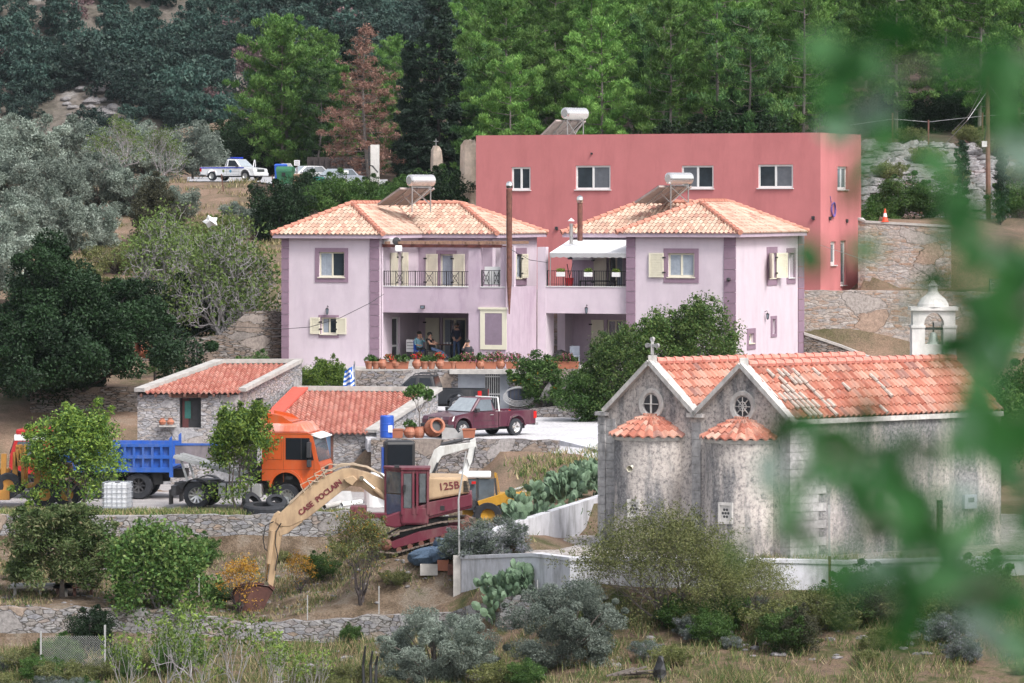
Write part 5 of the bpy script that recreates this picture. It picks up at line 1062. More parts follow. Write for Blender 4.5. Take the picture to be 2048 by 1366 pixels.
# ================= BELL TOWER =================
def bell_tower():
 Y = 170; c = P(1866, 700, Y); root = thing('bell_tower', 'whitewashed bell arch with a little dome, standing behind the church roof', 'bell tower', (c.x, Y, -12.4)); s = S_(Y)
 hw = 44/s; zs = lambda py: -(py-HZ)/s; mb = MB(); x = c.x; y0, y1 = Y-.5, Y+.5; zi = zs(655); zc = zs(618)
 mb.box(x-hw, x-hw*.42, y0, y1, -12.4, zi); mb.box(x+hw*.42, x+hw, y0, y1, -12.4, zi); mb.box(x-hw*.42, x+hw*.42, y0+.1, y1-.1, -12.4, zs(688))
 mb.box(x-hw*1.04, x-hw*.4, y0-.04, y1+.04, zi, zi+.1); mb.box(x+hw*.4, x+hw*1.04, y0-.04, y1+.04, zi, zi+.1)
 r = hw*.46; n = 8; out = [(x-hw*.96, zi+.1), (x-hw*.96, zc-.05), (x+hw*.96, zc-.05), (x+hw*.96, zi+.1)]+[(x+r*cos(pi*i/n), zi+.1+r*1.25*sin(pi*i/n)) for i in range(n+1)]
 mb.prism(out, y0+.05, y1-.05); mb.box(x-hw*1.08, x+hw*1.08, y0-.08, y1+.08, zc-.047, zc+.09); mb.build('arch', m_whitewash2, root)
 d = MB(); d.lathe([(hw*.72, 0), (hw*.7, .12), (hw*.55, .33), (hw*.3, .5), (hw*.22, .6), (hw*.2, .8), (hw*.26, .84), (hw*.12, .95), (hw*.1, 1.02), (0, 1.06)], (x, Y, zc+.09), n=16); d.build('dome', m_whitewash2, root)
 b = MB(); b.lathe([(.03, .5), (.12, .46), (.17, .3), (.2, .12), (.3, 0), (.27, 0)], (x, Y-.1, zs(689)), n=14); be = b.build('bell', m_bronze, root); k = MB(); k.beam((x-r, Y-.1, zs(657)), (x+r, Y-.1, zs(657)), .1); k.beam((x, Y-.1, zs(672)), (x, Y-.1, zs(645)), .06); k.build('headstock', m_dark, be)
m_whitewash2 = plain('weathered_white_plaster', (.66, .64, .62), .9, var=.12, scale=3, bump=.2, stains=((.3, .3, .3), .5, 2)); m_bronze = plain('verdigris_bronze', (.38, .42, .40), .5, metal=.4, var=.2)
bell_tower()
# ---------------- text ----------------
def text_mesh(body, size, mat, parent, M, name='lettering', bold=.0, ext=.004):
 cu = bpy.data.curves.new('lettering', 'FONT'); cu.body = body; cu.size = size; cu.extrude = ext; cu.offset = bold; cu.align_x = 'CENTER'; cu.align_y = 'CENTER'
 o = bpy.data.objects.new('lettering_tmp', cu); COL.objects.link(o); dg = bpy.context.evaluated_depsgraph_get(); dg.update()
 me = bpy.data.meshes.new_from_object(o.evaluated_get(dg)); bpy.data.objects.remove(o); me.transform(M); me.materials.clear(); me.materials.append(mat)
 t = bpy.data.objects.new(name, me); COL.objects.link(t); t.parent = parent; return t
# ---------------- vehicles: local frame, +x forward, +y left, z up ----------------
def wheel(parent, x, y, r, w, rim=.6, side=1, rimmat=None, spokes=6, name='wheel', dual=False):
 t = MB(); c = (x, y, r); ax = (0, side, 0); a = w/2
 t.lathe([(r*rim, -a), (r*.93, -a), (r, -a*.7), (r, a*.7), (r*.93, a), (r*rim, a), (r*rim, -a)], c, ax, 24)
 n = 26
 for i in range(n):
  an = 2*pi*i/n; p = Vector((x+cos(an)*r*1.0, y, r+sin(an)*r*1.0)); tn = Vector((-sin(an), 0, cos(an))); t.beam(p+Vector((0, -a*.7, 0)), p+Vector((0, a*.7, 0)), r*.09, r*.03, up=(cos(an), 0, sin(an)))
 o = t.build('tyre' if False else name, m_rubber, parent)
 h = MB(); h.lathe([(0, a*.45), (r*.16, a*.5), (r*.2, a*.2), (r*rim*.55, a*.1), (r*rim*.9, a*.75), (r*rim, a*.95), (r*rim, a*.6), (r*rim*.8, -a*.2), (0, -a*.2)], c, ax, 20)
 for i in range(spokes):
  an = 2*pi*i/spokes; h.beam(Vector(c)+Vector((0, side*a*.45, 0)), Vector(c)+Vector((cos(an)*r*rim*.92, side*a*.72, sin(an)*r*rim*.92)), r*.13, r*.06, up=(0, 1, 0))
 h.build('rim', rimmat or m_steel, o); return o
def arch(cx, r, z0, n=9, rev=False):
 pts = [(cx+r*cos(pi-pi*i/n), z0+r*sin(pi*i/n)) for i in range(n+1)]; return pts[::-1] if rev else pts
def inset(q, k):
 c = sum((Vector(p) for p in q), Vector())/len(q); return [Vector(p)+(c-Vector(p)).normalized()*k for p in q]
def pane(parent, q, k=.06, off=.012, name='side_window', mat=None):
 q = [Vector(p) for p in q]; n = (q[1]-q[0]).cross(q[2]-q[0]).normalized(); c = sum(q, Vector())/len(q)
 if n.dot(c-Vector((c.x*.9, 0, .9))) < 0: n = -n
 qq = [p+n*off for p in inset(q, k)]; mb = MB(); m_ = len(qq); mb.add(qq+[p-n*.008 for p in qq], [tuple(range(m_)), tuple(range(2*m_-1, m_-1, -1))]+[(i, (i+1) % m_, (i+1) % m_+m_, i+m_) for i in range(m_)])
 return mb.build(name, mat or m_carglass, parent)
m_carglass = plain('car_glass', (.10, .12, .14), .06, var=.3, scale=1.5, spec=.9); m_carglassd = plain('dark_car_glass', (.012, .015, .02), .15, spec=.4)
m_windscreen = plain('windscreen_glass', (.33, .37, .40), .08, var=.15, spec=.9); m_lampg = plain('headlight_glass', (.7, .72, .72), .1, spec=.9); m_redlamp = plain('red_lamp', (.5, .02, .02), .2); m_plate = plain('number_plate', (.75, .75, .7), .5)
m_orangelamp = plain('amber_lamp', (.7, .25, .02), .2)
def car_paint(name, col, coat=.8, rough=.35): return plain(name, col, rough, var=.06, scale=2, coat=coat, stains=((.45, .40, .36), .12, 1.5))
def pickup(label, loc, rz, paint, L=5.0, W=1.78, ext_cab=True, bed_load=None, doors=2, rimmat=None, dark_bumper=True, scale=1.0, cat='pickup truck', stripe=None, wscreen=None, sidegl=None, rollbar=None):
 root = thing('pickup_truck', label, cat, loc, rz, world=False); root.scale = (scale,)*3
 h = W/2; fx, rx = L/2-.85, -L/2+1.1; wr = .37; cabx = -.35 if ext_cab else -.55; belt = 1.08
 b = MB()
 prof = [(L/2-.05, .42), (L/2, .55), (L/2-.02, .80), (L/2-.1, .93), (L/2-1.25, belt), (cabx, belt), (cabx, .38)]
 prof += [(fx-wr-.08, .38)]+arch(fx, wr+.09, .40)+[(fx+wr+.1, .38)]
 b.prism(prof, -h, h)
 body = b.build('body', paint, root, bevel=.05)
 s = MB()
 for y0, y1 in ((-h, -h+.07), (h-.07, h)):
  s.prism([(cabx-.03, .42), (cabx-.03, belt), (-L/2, belt), (-L/2, .5), (rx-wr-.12, .45)]+arch(rx, wr+.1, .42)+[(rx+wr+.12, .42)], y0, y1)
 s.box(cabx-.08, cabx-.02, -h+.07, h-.07, .5, belt); s.box(-L/2, cabx-.08, -h+.07, h-.07, .55, .62); bed = s.build('cargo_bed', paint, root, bevel=.02)
 tg = MB(); tg.box(-L/2-.04, -L/2+.02, -h+.05, h-.05, .55, belt-.01); tg.build('tailgate', paint, bed, bevel=.02)
 # fender flares
 fl = MB()
 for x in (fx, rx):
  for sgn in (-1, 1):
   o_, i_ = arch(x, wr+.16, .42, 12), arch(x, wr+.08, .42, 12); y = sgn*h
   for k in range(12): fl.hexa([(i_[k][0], y-.04, i_[k][1]), (i_[k+1][0], y-.04, i_[k+1][1]), (i_[k+1][0], y+.04, i_[k+1][1]), (i_[k][0], y+.04, i_[k][1])], [(o_[k][0], y-.03, o_[k][1]), (o_[k+1][0], y-.03, o_[k+1][1]), (o_[k+1][0], y+.03, o_[k+1][1]), (o_[k][0], y+.03, o_[k][1])])
 fl.build('wheel_arch', paint, body)
 # cab greenhouse
 top = 1.68; x0, x1 = L/2-1.30, cabx+.04; t0, t1 = x0-.62, x1+.18; hb, ht = h-.05, h-.22
 B4 = [(x0, -hb, belt), (x0, hb, belt), (x1, hb, belt), (x1, -hb, belt)]; T4 = [(t0, -ht, top), (t0, ht, top), (t1, ht, top), (t1, -ht, top)]
 g = MB(); g.hexa(B4, T4); gc = g.build('cab', paint, root, bevel=.06)
 pane(gc, [B4[0], B4[1], T4[1], T4[0]], .09, name='windscreen', mat=wscreen or m_windscreen); pane(gc, [B4[2], B4[3], T4[3], T4[2]], .1, name='rear_window', mat=m_carglassd)
 for sgn in (1, -1):
  def sp(x, k): xb = x; return Vector((x, sgn*(hb+(ht-hb)*k), belt+(top-belt)*k))
  xm = x0-1.30 if ext_cab else (x0+x1)/2
  lo, hi = .05, .88
  fr = lambda k: x0+(t0-x0)*k-.1
  bk = lambda k: x1+(t1-x1)*k+.1
  pane(gc, [sp(fr(lo), lo), sp(xm+.03, lo), sp(xm+.03, hi), sp(fr(hi), hi)], .03, name='side_window', mat=sidegl or m_carglass)
  pane(gc, [sp(xm-.09, lo), sp(bk(lo), lo), sp(bk(hi), hi), sp(xm-.09, hi)], .04, name='side_window', mat=m_carglassd)
  dl = MB(); y = sgn*(h+.002)
  for x in (x0-.12, xm-.03)+((x1+.03,) if not ext_cab else ()): dl.box(x-.008, x+.008, min(y, y-sgn*.02), max(y, y-sgn*.02), .48, belt-.04)
  dl.box(x1, x0-.1, min(y, y-sgn*.02), max(y, y-sgn*.02), .47, .485); dl.box(x1+.0, x0-.1, min(y+sgn*.006, y), max(y+sgn*.006, y), .70, .712); dl.build('door_gap', m_black, gc)
  hd = MB(); hd.box(xm+.08, xm+.26, min(y, y+sgn*.035), max(y, y+sgn*.035), .93, .965); hd.build('door_handle', m_steel if rimmat else paint, gc)
  mr = MB(); mr.box(x0-.33, x0-.16, min(sgn*h, sgn*(h+.2)), max(sgn*h, sgn*(h+.2)), belt+.0, belt+.17); mr.build('wing_mirror', m_dark, gc, bevel=.03)
  hl = MB(); hl.hexa([(L/2-.06, sgn*(h-.42), .70), (L/2-.06, sgn*(h-.02), .72), (L/2-.30, sgn*(h+.012), .74), (L/2-.3, sgn*(h-.42), .7)], [(L/2-.1, sgn*(h-.38), .92), (L/2-.14, sgn*(h-.04), .93), (L/2-.36, sgn*(h+.008), .95), (L/2-.4, sgn*(h-.38), .96)]); hl.build('headlight', m_lampg, root)
  tl = MB(); tl.box(-L/2-.045, -L/2+.12, min(sgn*(h-.12), sgn*(h+.012)), max(sgn*(h-.12), sgn*(h+.012)), .72, 1.02); tl.build('tail_light', m_redlamp, root)
  for x in (fx, rx): wheel(root, x, sgn*(h-.13), wr, .26, .6, sgn, rimmat)
 gr = MB(); gr.box(L/2-.06, L/2+.012, -h+.45, h-.45, .68, .9); gl = gr.build('grille', m_steel if rimmat else m_dark, root); g2 = MB()
 for z in (.72, .79, .86): g2.box(L/2+.013, L/2+.02, -h+.5, h-.5, z-.022, z+.018)
 g2.build('grille_slot', m_black, gl)
 bp = MB(); bp.box(L/2-.35, L/2+.1, -h-.005, h+.005, .36, .62); bp.build('front_bumper', m_dark if dark_bumper else paint, root, bevel=.05); pl_ = MB(); pl_.box(L/2+.1, L/2+.112, -.26, .26, .44, .56); pl_.build('number_plate', m_plate, root)
 rb = MB(); rb.box(-L/2-.2, -L/2-.02, -h+.05, h-.05, .42, .54); rb.build('rear_bumper', m_steel, root, bevel=.02)
 un = MB(); un.box(-L/2+.3, L/2-.4, -.5, .5, .28, .45); un.beam((fx, -h+.2, wr), (fx, h-.2, wr), .12); un.beam((rx, -h+.2, wr), (rx, h-.2, wr), .14); un.build('chassis', m_black, root)
 if rollbar:
  r_ = MB(); r_.tube([(cabx-.12, -h+.1, belt), (cabx-.1, -h+.16, top-.02), (cabx-.1, h-.16, top-.02), (cabx-.12, h-.1, belt)], .035, 8); r_.build('roll_bar', rollbar, root)
 if stripe:
  st = MB()
  for sgn in (-1, 1):
   y = sgn*h; e = sgn*.014; st.box(-L/2, L/2-.95, min(y+e*.4, y+e), max(y+e*.4, y+e), .96, 1.055)
  st.build('blue_stripe', stripe, body)
 return root, dict(h=h, L=L, x0=x0, x1=x1, belt=belt, top=top, cabx=cabx, fx=fx, rx=rx, xm=(x0-1.3 if ext_cab else (x0+x1)/2))
m_burg = car_paint('burgundy_paint', (.075, .012, .030)); m_blackp = car_paint('black_paint', (.012, .014, .019), 0, .55); m_whitep = car_paint('white_car_paint', (.72, .73, .75)); m_blue = plain('blue_paint', (.02, .05, .45), .4)
# burgundy pickup on the parking yard
HD = radians(180+41)
loc = G(958, 868, pz+.01);
r_, inf = pickup('burgundy pickup truck parked on the pale yard below the left lilac house', Vector((X_(958, 183.6), 183.6, pz)), HD, m_burg, 4.95, 1.75, rimmat=m_chrome, rollbar=m_white)
ld = MB(); rr = random.Random(3)
for i in range(14): x, y = rr.uniform(-2.1, -.7), rr.uniform(-.6, .6); a = rr.uniform(0, 3); l = rr.uniform(.2, .6); ld.beam((x, y, .75+rr.uniform(0, .3)), (x+cos(a)*l, y+sin(a)*l, .8+rr.uniform(0, .3)), .1, .06, mi=rr.choice([0, 1, 2]))
tl = thing('tool_pile', 'jumble of timber and sacks lying in the burgundy pickup bed', 'load', Vector((X_(958, 183.6), 183.6, pz)), HD, world=False); ld.build('planks', [m_cream, m_rust, m_conc], tl)
# black pickup behind the hut
r_, inf = pickup('black double-cab pickup with roof rails, half hidden behind the low hut', Vector((X_(857, 196.6), 196.6, -9.76)), radians(180-10), m_blackp, 5.2, 1.85, ext_cab=False, rimmat=m_steel, sidegl=m_carglassd)
rl = MB()
for y in (-.62, .62): rl.tube([(1.0-.4, y, 1.70), (.5, y, 1.78), (-.2, y, 1.78), (-.35, y, 1.7)], .025, 6)
rl.beam((.3, -.62, 1.79), (.3, .62, 1.79), .05, .03); rl.beam((-.1, -.62, 1.79), (-.1, .62, 1.79), .05, .03); rl.build('roof_rail', m_dark, r_)
# police pickup
pr_loc = Vector((X_(468, 301), 301, H(X_(468, 301), 301)+.11))
r_, f = pickup('white police pickup with a blue stripe and an open door on the upper road', pr_loc, radians(-33), m_whitep, 5.2, 1.85, ext_cab=True, dark_bumper=False, rimmat=m_steel, stripe=m_blue, sidegl=m_carglassd, scale=.9)
lb = MB(); lb.box(.1, .45, -.62, .62, 1.74, 1.84); lb.box(-.2, .1, -.6, .6, 1.7, 1.73); lb.build('light_bar', m_blue, r_, bevel=.02)
dr = MB(); x0 = f['x0']-.1; hh = f['h'];
for y0, ang in ((hh, radians(62)),):
 c = Vector((x0, y0, 0)); u = Vector((-cos(ang), sin(ang), 0)); l = 1.05
 dr.beam(c+UP*.78, c+u*l+UP*.78, .06, .58);
 for a, b in ((c+UP*1.08, c+u*.55+UP*1.62), (c+u*.55+UP*1.62, c+u*l+UP*1.62), (c+u*l+UP*1.62, c+u*l+UP*1.08)): dr.beam(a, b, .06)
dr.build('open_door', m_whitep, r_, bevel=.01)
em = MB()
for x, z, rad in ((.55, .74, .12), (-.15, .76, .11)): em.lathe([(0, .003), (rad, .003), (rad, -.01)], (x-.2, -(f['h']), z), (0, -1, 0), 12, mi=0 if x > 0 else 1)
em.build('door_emblem', [plain('pale_blue_emblem', (.10, .30, .50), .5), plain('green_gold_emblem', (.15, .2, .08), .5)], r_)
def sedan(label, loc, rz, paint, hood_open=False, L=4.3, W=1.68):
 root = thing('car', label, 'car', loc, rz, world=False); h = W/2; fx, rx, wr = L/2-.8, -L/2+.85, .3; b = MB()
 prof = [(L/2-.04, .32), (L/2, .45), (L/2-.03, .66), (L/2-.3, .76), (L/2-1.2, .86), (-L/2+.75, .90), (-L/2+.05, .84), (-L/2, .6), (-L/2+.05, .34), (rx-wr-.08, .30)]+arch(rx, wr+.07, .32)+[(rx+wr+.08, .3), (fx-wr-.08, .3)]+arch(fx, wr+.07, .32)+[(fx+wr+.08, .3)]
 b.prism(prof, -h, h); bo = b.build('body', paint, root, bevel=.06); x0, x1 = L/2-1.15, -L/2+.6; t0, t1 = x0-.65, x1+.5; hb, ht = h-.05, h-.2
 B4 = [(x0, -hb, .87), (x0, hb, .87), (x1, hb, .88), (x1, -hb, .88)]; T4 = [(t0, -ht, 1.36), (t0, ht, 1.36), (t1, ht, 1.36), (t1, -ht, 1.36)]
 g = MB(); g.hexa(B4, T4); gc = g.build('cab', paint, root, bevel=.05); pane(gc, [B4[0], B4[1], T4[1], T4[0]], .08, name='windscreen', mat=m_windscreen); pane(gc, [B4[2], B4[3], T4[3], T4[2]], .08, name='rear_window')
 for sgn in (-1, 1):
  q = [(x0-.15, sgn*hb, .9), (x1+.2, sgn*hb, .9), (t1+.05, sgn*(ht+.02), 1.32), (t0-.08, sgn*(ht+.02), 1.32)]; pane(gc, q, .04)
  pm = MB(); xm = (x0+x1)/2; pm.box(xm-.04, xm+.04, min(sgn*(ht+.05), sgn*(hb+.01)), max(sgn*(ht+.05), sgn*(hb+.01)), .88, 1.33); pm.build('door_pillar', paint, gc)
  hl = MB(); hl.box(L/2-.15, L/2+.012, min(sgn*(h-.45), sgn*(h-.05)), max(sgn*(h-.45), sgn*(h-.05)), .56, .70); hl.build('headlight', m_lampg, root)
  tl_ = MB(); tl_.box(-L/2-.012, -L/2+.1, min(sgn*(h-.4), sgn*(h-.05)), max(sgn*(h-.4), sgn*(h-.05)), .62, .76); tl_.build('tail_light', m_redlamp, root)
  mr = MB(); mr.box(x0-.3, x0-.17, min(sgn*h, sgn*(h+.16)), max(sgn*h, sgn*(h+.16)), .9, 1.02); mr.build('wing_mirror', paint, gc, bevel=.02)
  for x in (fx, rx): wheel(root, x, sgn*(h-.1), wr, .2, .6, sgn)
 gr = MB(); gr.box(L/2-.06, L/2+.012, -h+.48, h-.48, .56, .70); gr.build('grille', m_dark, root); bp = MB(); bp.box(L/2-.3, L/2+.07, -h-.01, h+.01, .30, .48); bp.build('front_bumper', m_bluebump if not hood_open else m_dark, root, bevel=.04)
 p_ = MB(); p_.box(L/2+.07, L/2+.08, -.24, .24, .36, .46); p_.build('number_plate', m_plate, root)
 if hood_open:
  hd = MB(); hd.hexa([(L/2-1.15, -h+.1, .9), (L/2-1.15, h-.1, .9), (L/2-1.1, h-.1, .9), (L/2-1.1, -h+.1, .9)], [(L/2-.55, -h+.1, 1.55), (L/2-.55, h-.1, 1.55), (L/2-.5, h-.1, 1.53), (L/2-.5, -h+.1, 1.53)]); hd.build('bonnet', paint, root, bevel=.01)
 return root
m_bluebump = plain('dark_blue_bumper', (.04, .06, .14), .5)
m_silver = car_paint('silver_blue_paint', (.34, .37, .43), .8, .3)
sedan('silver-blue saloon car half behind the green shrub on the car park', Vector((X_(672, 309), 309, H(X_(672, 309), 309)+.08)), radians(-90-48), m_silver)
sedan('old white car with its dark bonnet open behind the dark green shrub', Vector((X_(612, 312), 312, H(X_(612, 312), 312)+.08)), radians(-90-62), m_whitep, True)
# ---------------- orange lorry tractor ----------------
def lorry():
 Y = 170.8; zg = -12.3; x0 = X_(372, Y); root = thing('lorry', 'orange lorry tractor unit with a bare chassis and loading ramps, no trailer', 'lorry', (X_(500, Y), Y, zg), radians(-9), world=False)
 # local: +x forward (to the right). cab spans ~ px 536..652 => 2.35 m + front
 L = MB; h = 1.22; cx0, cx1 = .75, 2.95; zb, zt, ro = .95, 3.0, 3.45
 b = MB(); arc = arch(1.75, .62, .95, 10)
 b.prism([(cx0, 1.15), (cx0, 3.05), (2.62, 3.05), (2.8, 2.95), (3.05, 1.9), (3.12, 1.75), (3.12, .75), (2.5, .75), (2.36, .95)]+arch(1.75, .62, .95, 10, True)+[(1.13, 1.15)], -h, h); cab = b.build('cab', m_orangep, root, bevel=.05)
 r = MB(); r.hexa([(cx0, -h+.02, 3.05), (2.66, -h+.02, 3.05), (2.66, h-.02, 3.05), (cx0, h-.02, 3.05)], [(cx0, -h+.12, 3.42), (2.35, -h+.12, 3.42), (2.35, h-.12, 3.42), (cx0, h-.12, 3.42)]); r.build('roof', m_orangefade, cab, bevel=.08)
 df = MB()
 for sg in (-1, 1): df.hexa([(cx0+.03, sg*(h-.25), 3.42), (1.95, sg*(h-.25), 3.42), (1.95, sg*(h-.31), 3.42), (cx0+.03, sg*(h-.31), 3.42)], [(cx0+.03, sg*(h-.25), 3.85), (cx0+.75, sg*(h-.25), 3.72), (cx0+.75, sg*(h-.31), 3.72), (cx0+.03, sg*(h-.31), 3.85)])
 df.hexa([(cx0+.1, -h+.3, 3.70), (1.9, -h+.3, 3.45), (1.9, h-.3, 3.45), (cx0+.1, h-.3, 3.70)], [(cx0+.1, -h+.3, 3.74), (1.9, -h+.3, 3.49), (1.9, h-.3, 3.49), (cx0+.1, h-.3, 3.74)]); df.build('wind_deflector', m_orangep, cab)
 pane(cab, [(3.045, -h+.05, 1.92), (3.045, h-.05, 1.92), (2.79, h-.08, 2.93), (2.79, -h+.08, 2.93)], .03, .02, 'windscreen', m_carglass)
 vz = MB(); vz.hexa([(2.72, -h, 2.98), (3.12, -h+.05, 2.84), (3.12, h-.05, 2.84), (2.72, h, 2.98)], [(2.72, -h, 3.02), (3.12, -h+.05, 2.88), (3.12, h-.05, 2.88), (2.72, h, 3.02)]); vz.build('sun_visor', m_white, cab)
 for sg in (-1, 1):
  y = sg*h
  w_ = MB(); w_.prism([(1.72, 2.0), (2.86, 1.98), (2.68, 2.86), (1.72, 2.86)], y-.012, y+.012); w_.build('side_window', m_carglassd, cab)
  wp_ = MB(); wp_.prism([(2.33, 2.02), (2.37, 2.02), (2.37, 2.84), (2.33, 2.84)], y-.016, y+.016); wp_.build('window_divider', m_black, cab)
  g = MB()
  for a in ((1.62, 1.635, 1.1, 2.95), (2.86, 2.875, 1.2, 1.95), (cx0+.02, 3.0, 1.60, 1.612), (cx0+.02, 2.9, 3.0, 3.02)): g.box(a[0], a[1], y-.006, y+.006, a[2], a[3])
  g.tube([(cx0+.25, y, 2.0), (cx0+.25, y, 2.7), (cx0+.8, y, 2.7), (cx0+.8, y, 2.0), (cx0+.25, y, 2.0)], .012, 4); g.build('door_gap', plain('dark_orange_gap', (.2, .05, .01), .6) if 'dark_orange_gap' not in MATS else MATS['dark_orange_gap'], cab)
  hd = MB(); hd.box(1.72, 2.0, min(y, y+sg*.02), max(y, y+sg*.02), 1.22, 1.34); hd.build('door_handle', m_black, cab)
  mr = MB(); mr.box(2.62, 2.78, min(sg*(h+.05), sg*(h+.3)), max(sg*(h+.05), sg*(h+.3)), 2.1, 2.7); mr.box(2.62, 2.78, min(sg*(h+.05), sg*(h+.25)), max(sg*(h+.05), sg*(h+.25)), 1.72, 2.0); mr.beam((2.7, y, 2.8), (2.7, sg*(h+.2), 2.72), .03); mr.beam((2.7, y, 1.75), (2.7, sg*(h+.2), 2.1), .03); mr.build('wing_mirror', m_dark, cab, bevel=.03)
  fl = MB(); o_, i_ = arch(1.75, .70, .9, 12), arch(1.75, .6, .9, 12)
  for k in range(12): fl.hexa([(i_[k][0], y-.1, i_[k][1]), (i_[k+1][0], y-.1, i_[k+1][1]), (i_[k+1][0], y+.05, i_[k+1][1]), (i_[k][0], y+.05, i_[k][1])], [(o_[k][0], y-.1, o_[k][1]), (o_[k+1][0], y-.1, o_[k+1][1]), (o_[k+1][0], y+.05, o_[k+1][1]), (o_[k][0], y+.05, o_[k][1])])
  fl.build('wheel_arch', m_orangep, cab); wheel(root, 1.75, sg*(h-.2), .52, .32, .56, sg, m_steel, 10); wheel(root, -1.92, sg*(h-.24), .53, .5, .6, sg, m_steel, 10)
  hl = MB(); hl.box(3.0, 3.14, min(sg*.75, sg*1.15), max(sg*.75, sg*1.15), .85, 1.02); hl.build('headlight', m_lampg, root)
  tk = MB(); tk.box(-1.05, .72, min(sg*.7, sg*1.15), max(sg*.7, sg*1.15), .45, 1.02); tk.build('fuel_tank', m_alu, root, bevel=.06)
  ts = MB()
  for x in (-.7, -.2, .3): ts.box(x-.03, x+.03, min(sg*.69, sg*1.165), max(sg*.69, sg*1.165), .44, 1.03)
  ts.build('tank_strap', m_dark, root)
  mg = MB(); o_, i_ = arch(-1.92, .66, .55, 12), arch(-1.92, .62, .55, 12)
  for k in range(1, 11): mg.hexa([(i_[k][0], y-.45*sg if sg > 0 else y, i_[k][1]), (i_[k+1][0], y-.45*sg if sg > 0 else y, i_[k+1][1]), (i_[k+1][0], y if sg > 0 else y+.45, i_[k+1][1]), (i_[k][0], y if sg > 0 else y+.45, i_[k][1])], [(o_[k][0], y-.45*sg if sg > 0 else y, o_[k][1]), (o_[k+1][0], y-.45*sg if sg > 0 else y, o_[k+1][1]), (o_[k+1][0], y if sg > 0 else y+.45, o_[k+1][1]), (o_[k][0], y if sg > 0 else y+.45, o_[k][1])])
  mg.build('mudguard', m_black, root)
 ww = MB(); ww.box(1.05, 2.45, -h+.45, h-.45, .5, 1.6); ww.build('wheel_well', m_black, root)
 fb = MB(); fb.box(2.55, 3.2, -h, h, .38, .82); fb.build('front_bumper', m_orangep, root, bevel=.05); gr = MB()
 for z in (1.08, 1.25, 1.42): gr.box(3.12, 3.135, -.8, .8, z, z+.1)
 gr.box(3.12, 3.135, -.35, .35, 1.56, 1.7); gr.build('grille', m_black, root)
 ch = MB(); ch.box(-3.0, 2.3, -.45, -.3, .75, 1.0); ch.box(-3.0, 2.3, .3, .45, .75, 1.0); ch.beam((1.75, -1, .52), (1.75, 1, .52), .14); ch.beam((-1.92, -1, .53), (-1.92, 1, .53), .25); ch.box(-2.6, -1.2, -.7, .7, 1.0, 1.05); ch.box(-3.0, -2.8, -1.0, 1.0, .5, .9)
 ch.lathe([(0, 0), (.5, 0), (.5, .06), (0, .06)], (-1.7, 0, 1.06), n=18); ch.build('chassis', m_dark, root)
 en = MB()
 for (x, y, z, s_) in ((.4, 0, 1.2, .5), (.45, .5, 1.3, .3), (.3, -.5, 1.35, .35), (.1, -.2, 1.2, .3)): en.box(x-s_/2, x+s_/2, y-s_/2, y+s_/2, z-s_/2, z+s_/2)
 for k in range(4): en.tube([(.6, -.6+.35*k, 1.9), (.35, -.6+.35*k, 1.5), (-.1, -.5+.3*k, 1.35), (-.5, -.4+.2*k, 1.15)], .03, 6)
 en.tube([(.55, .9, .9), (.55, .9, 2.6)], .09, 8); en.build('coupling_gear', m_dark, root)
 rp = MB()
 for y in (-.75, -.35, .35, .75): rp.beam((-2.95, y, 2.05), (.35, y, 1.18), .09, .14)
 for k in range(10): x = -2.9+k*.34; rp.beam((x, -.78, 2.04-.264*(x+2.95)), (x, .78, 2.04-.264*(x+2.95)), .06, .06)
 for y in (-.6, .6): rp.beam((-2.7, y, 1.95), (-2.4, y, 1.0), .08)
 rp.build('loading_ramp', m_ramp, root); ml = MB(); ml.box(-3.05, -3.0, -1.15, -.6, .15, .75); ml.box(-3.05, -3.0, .6, 1.15, .15, .75); ml.build('mud_flap', m_black, root)
m_orangep = plain('orange_lorry_paint', (.52, .085, .015), .4, var=.08, scale=1.5, coat=.4, stains=((.38, .16, .09), .5, 1.4)); m_orangefade = plain('faded_orange_roof', (.62, .16, .09), .5, var=.1, stains=((.75, .6, .6), .8, 1.2)); m_alu = plain('grey_tank', (.42, .42, .42), .5, metal=.3, var=.15); m_ramp = plain('galvanised_ramp', (.36, .37, .38), .6, var=.25)
lorry()
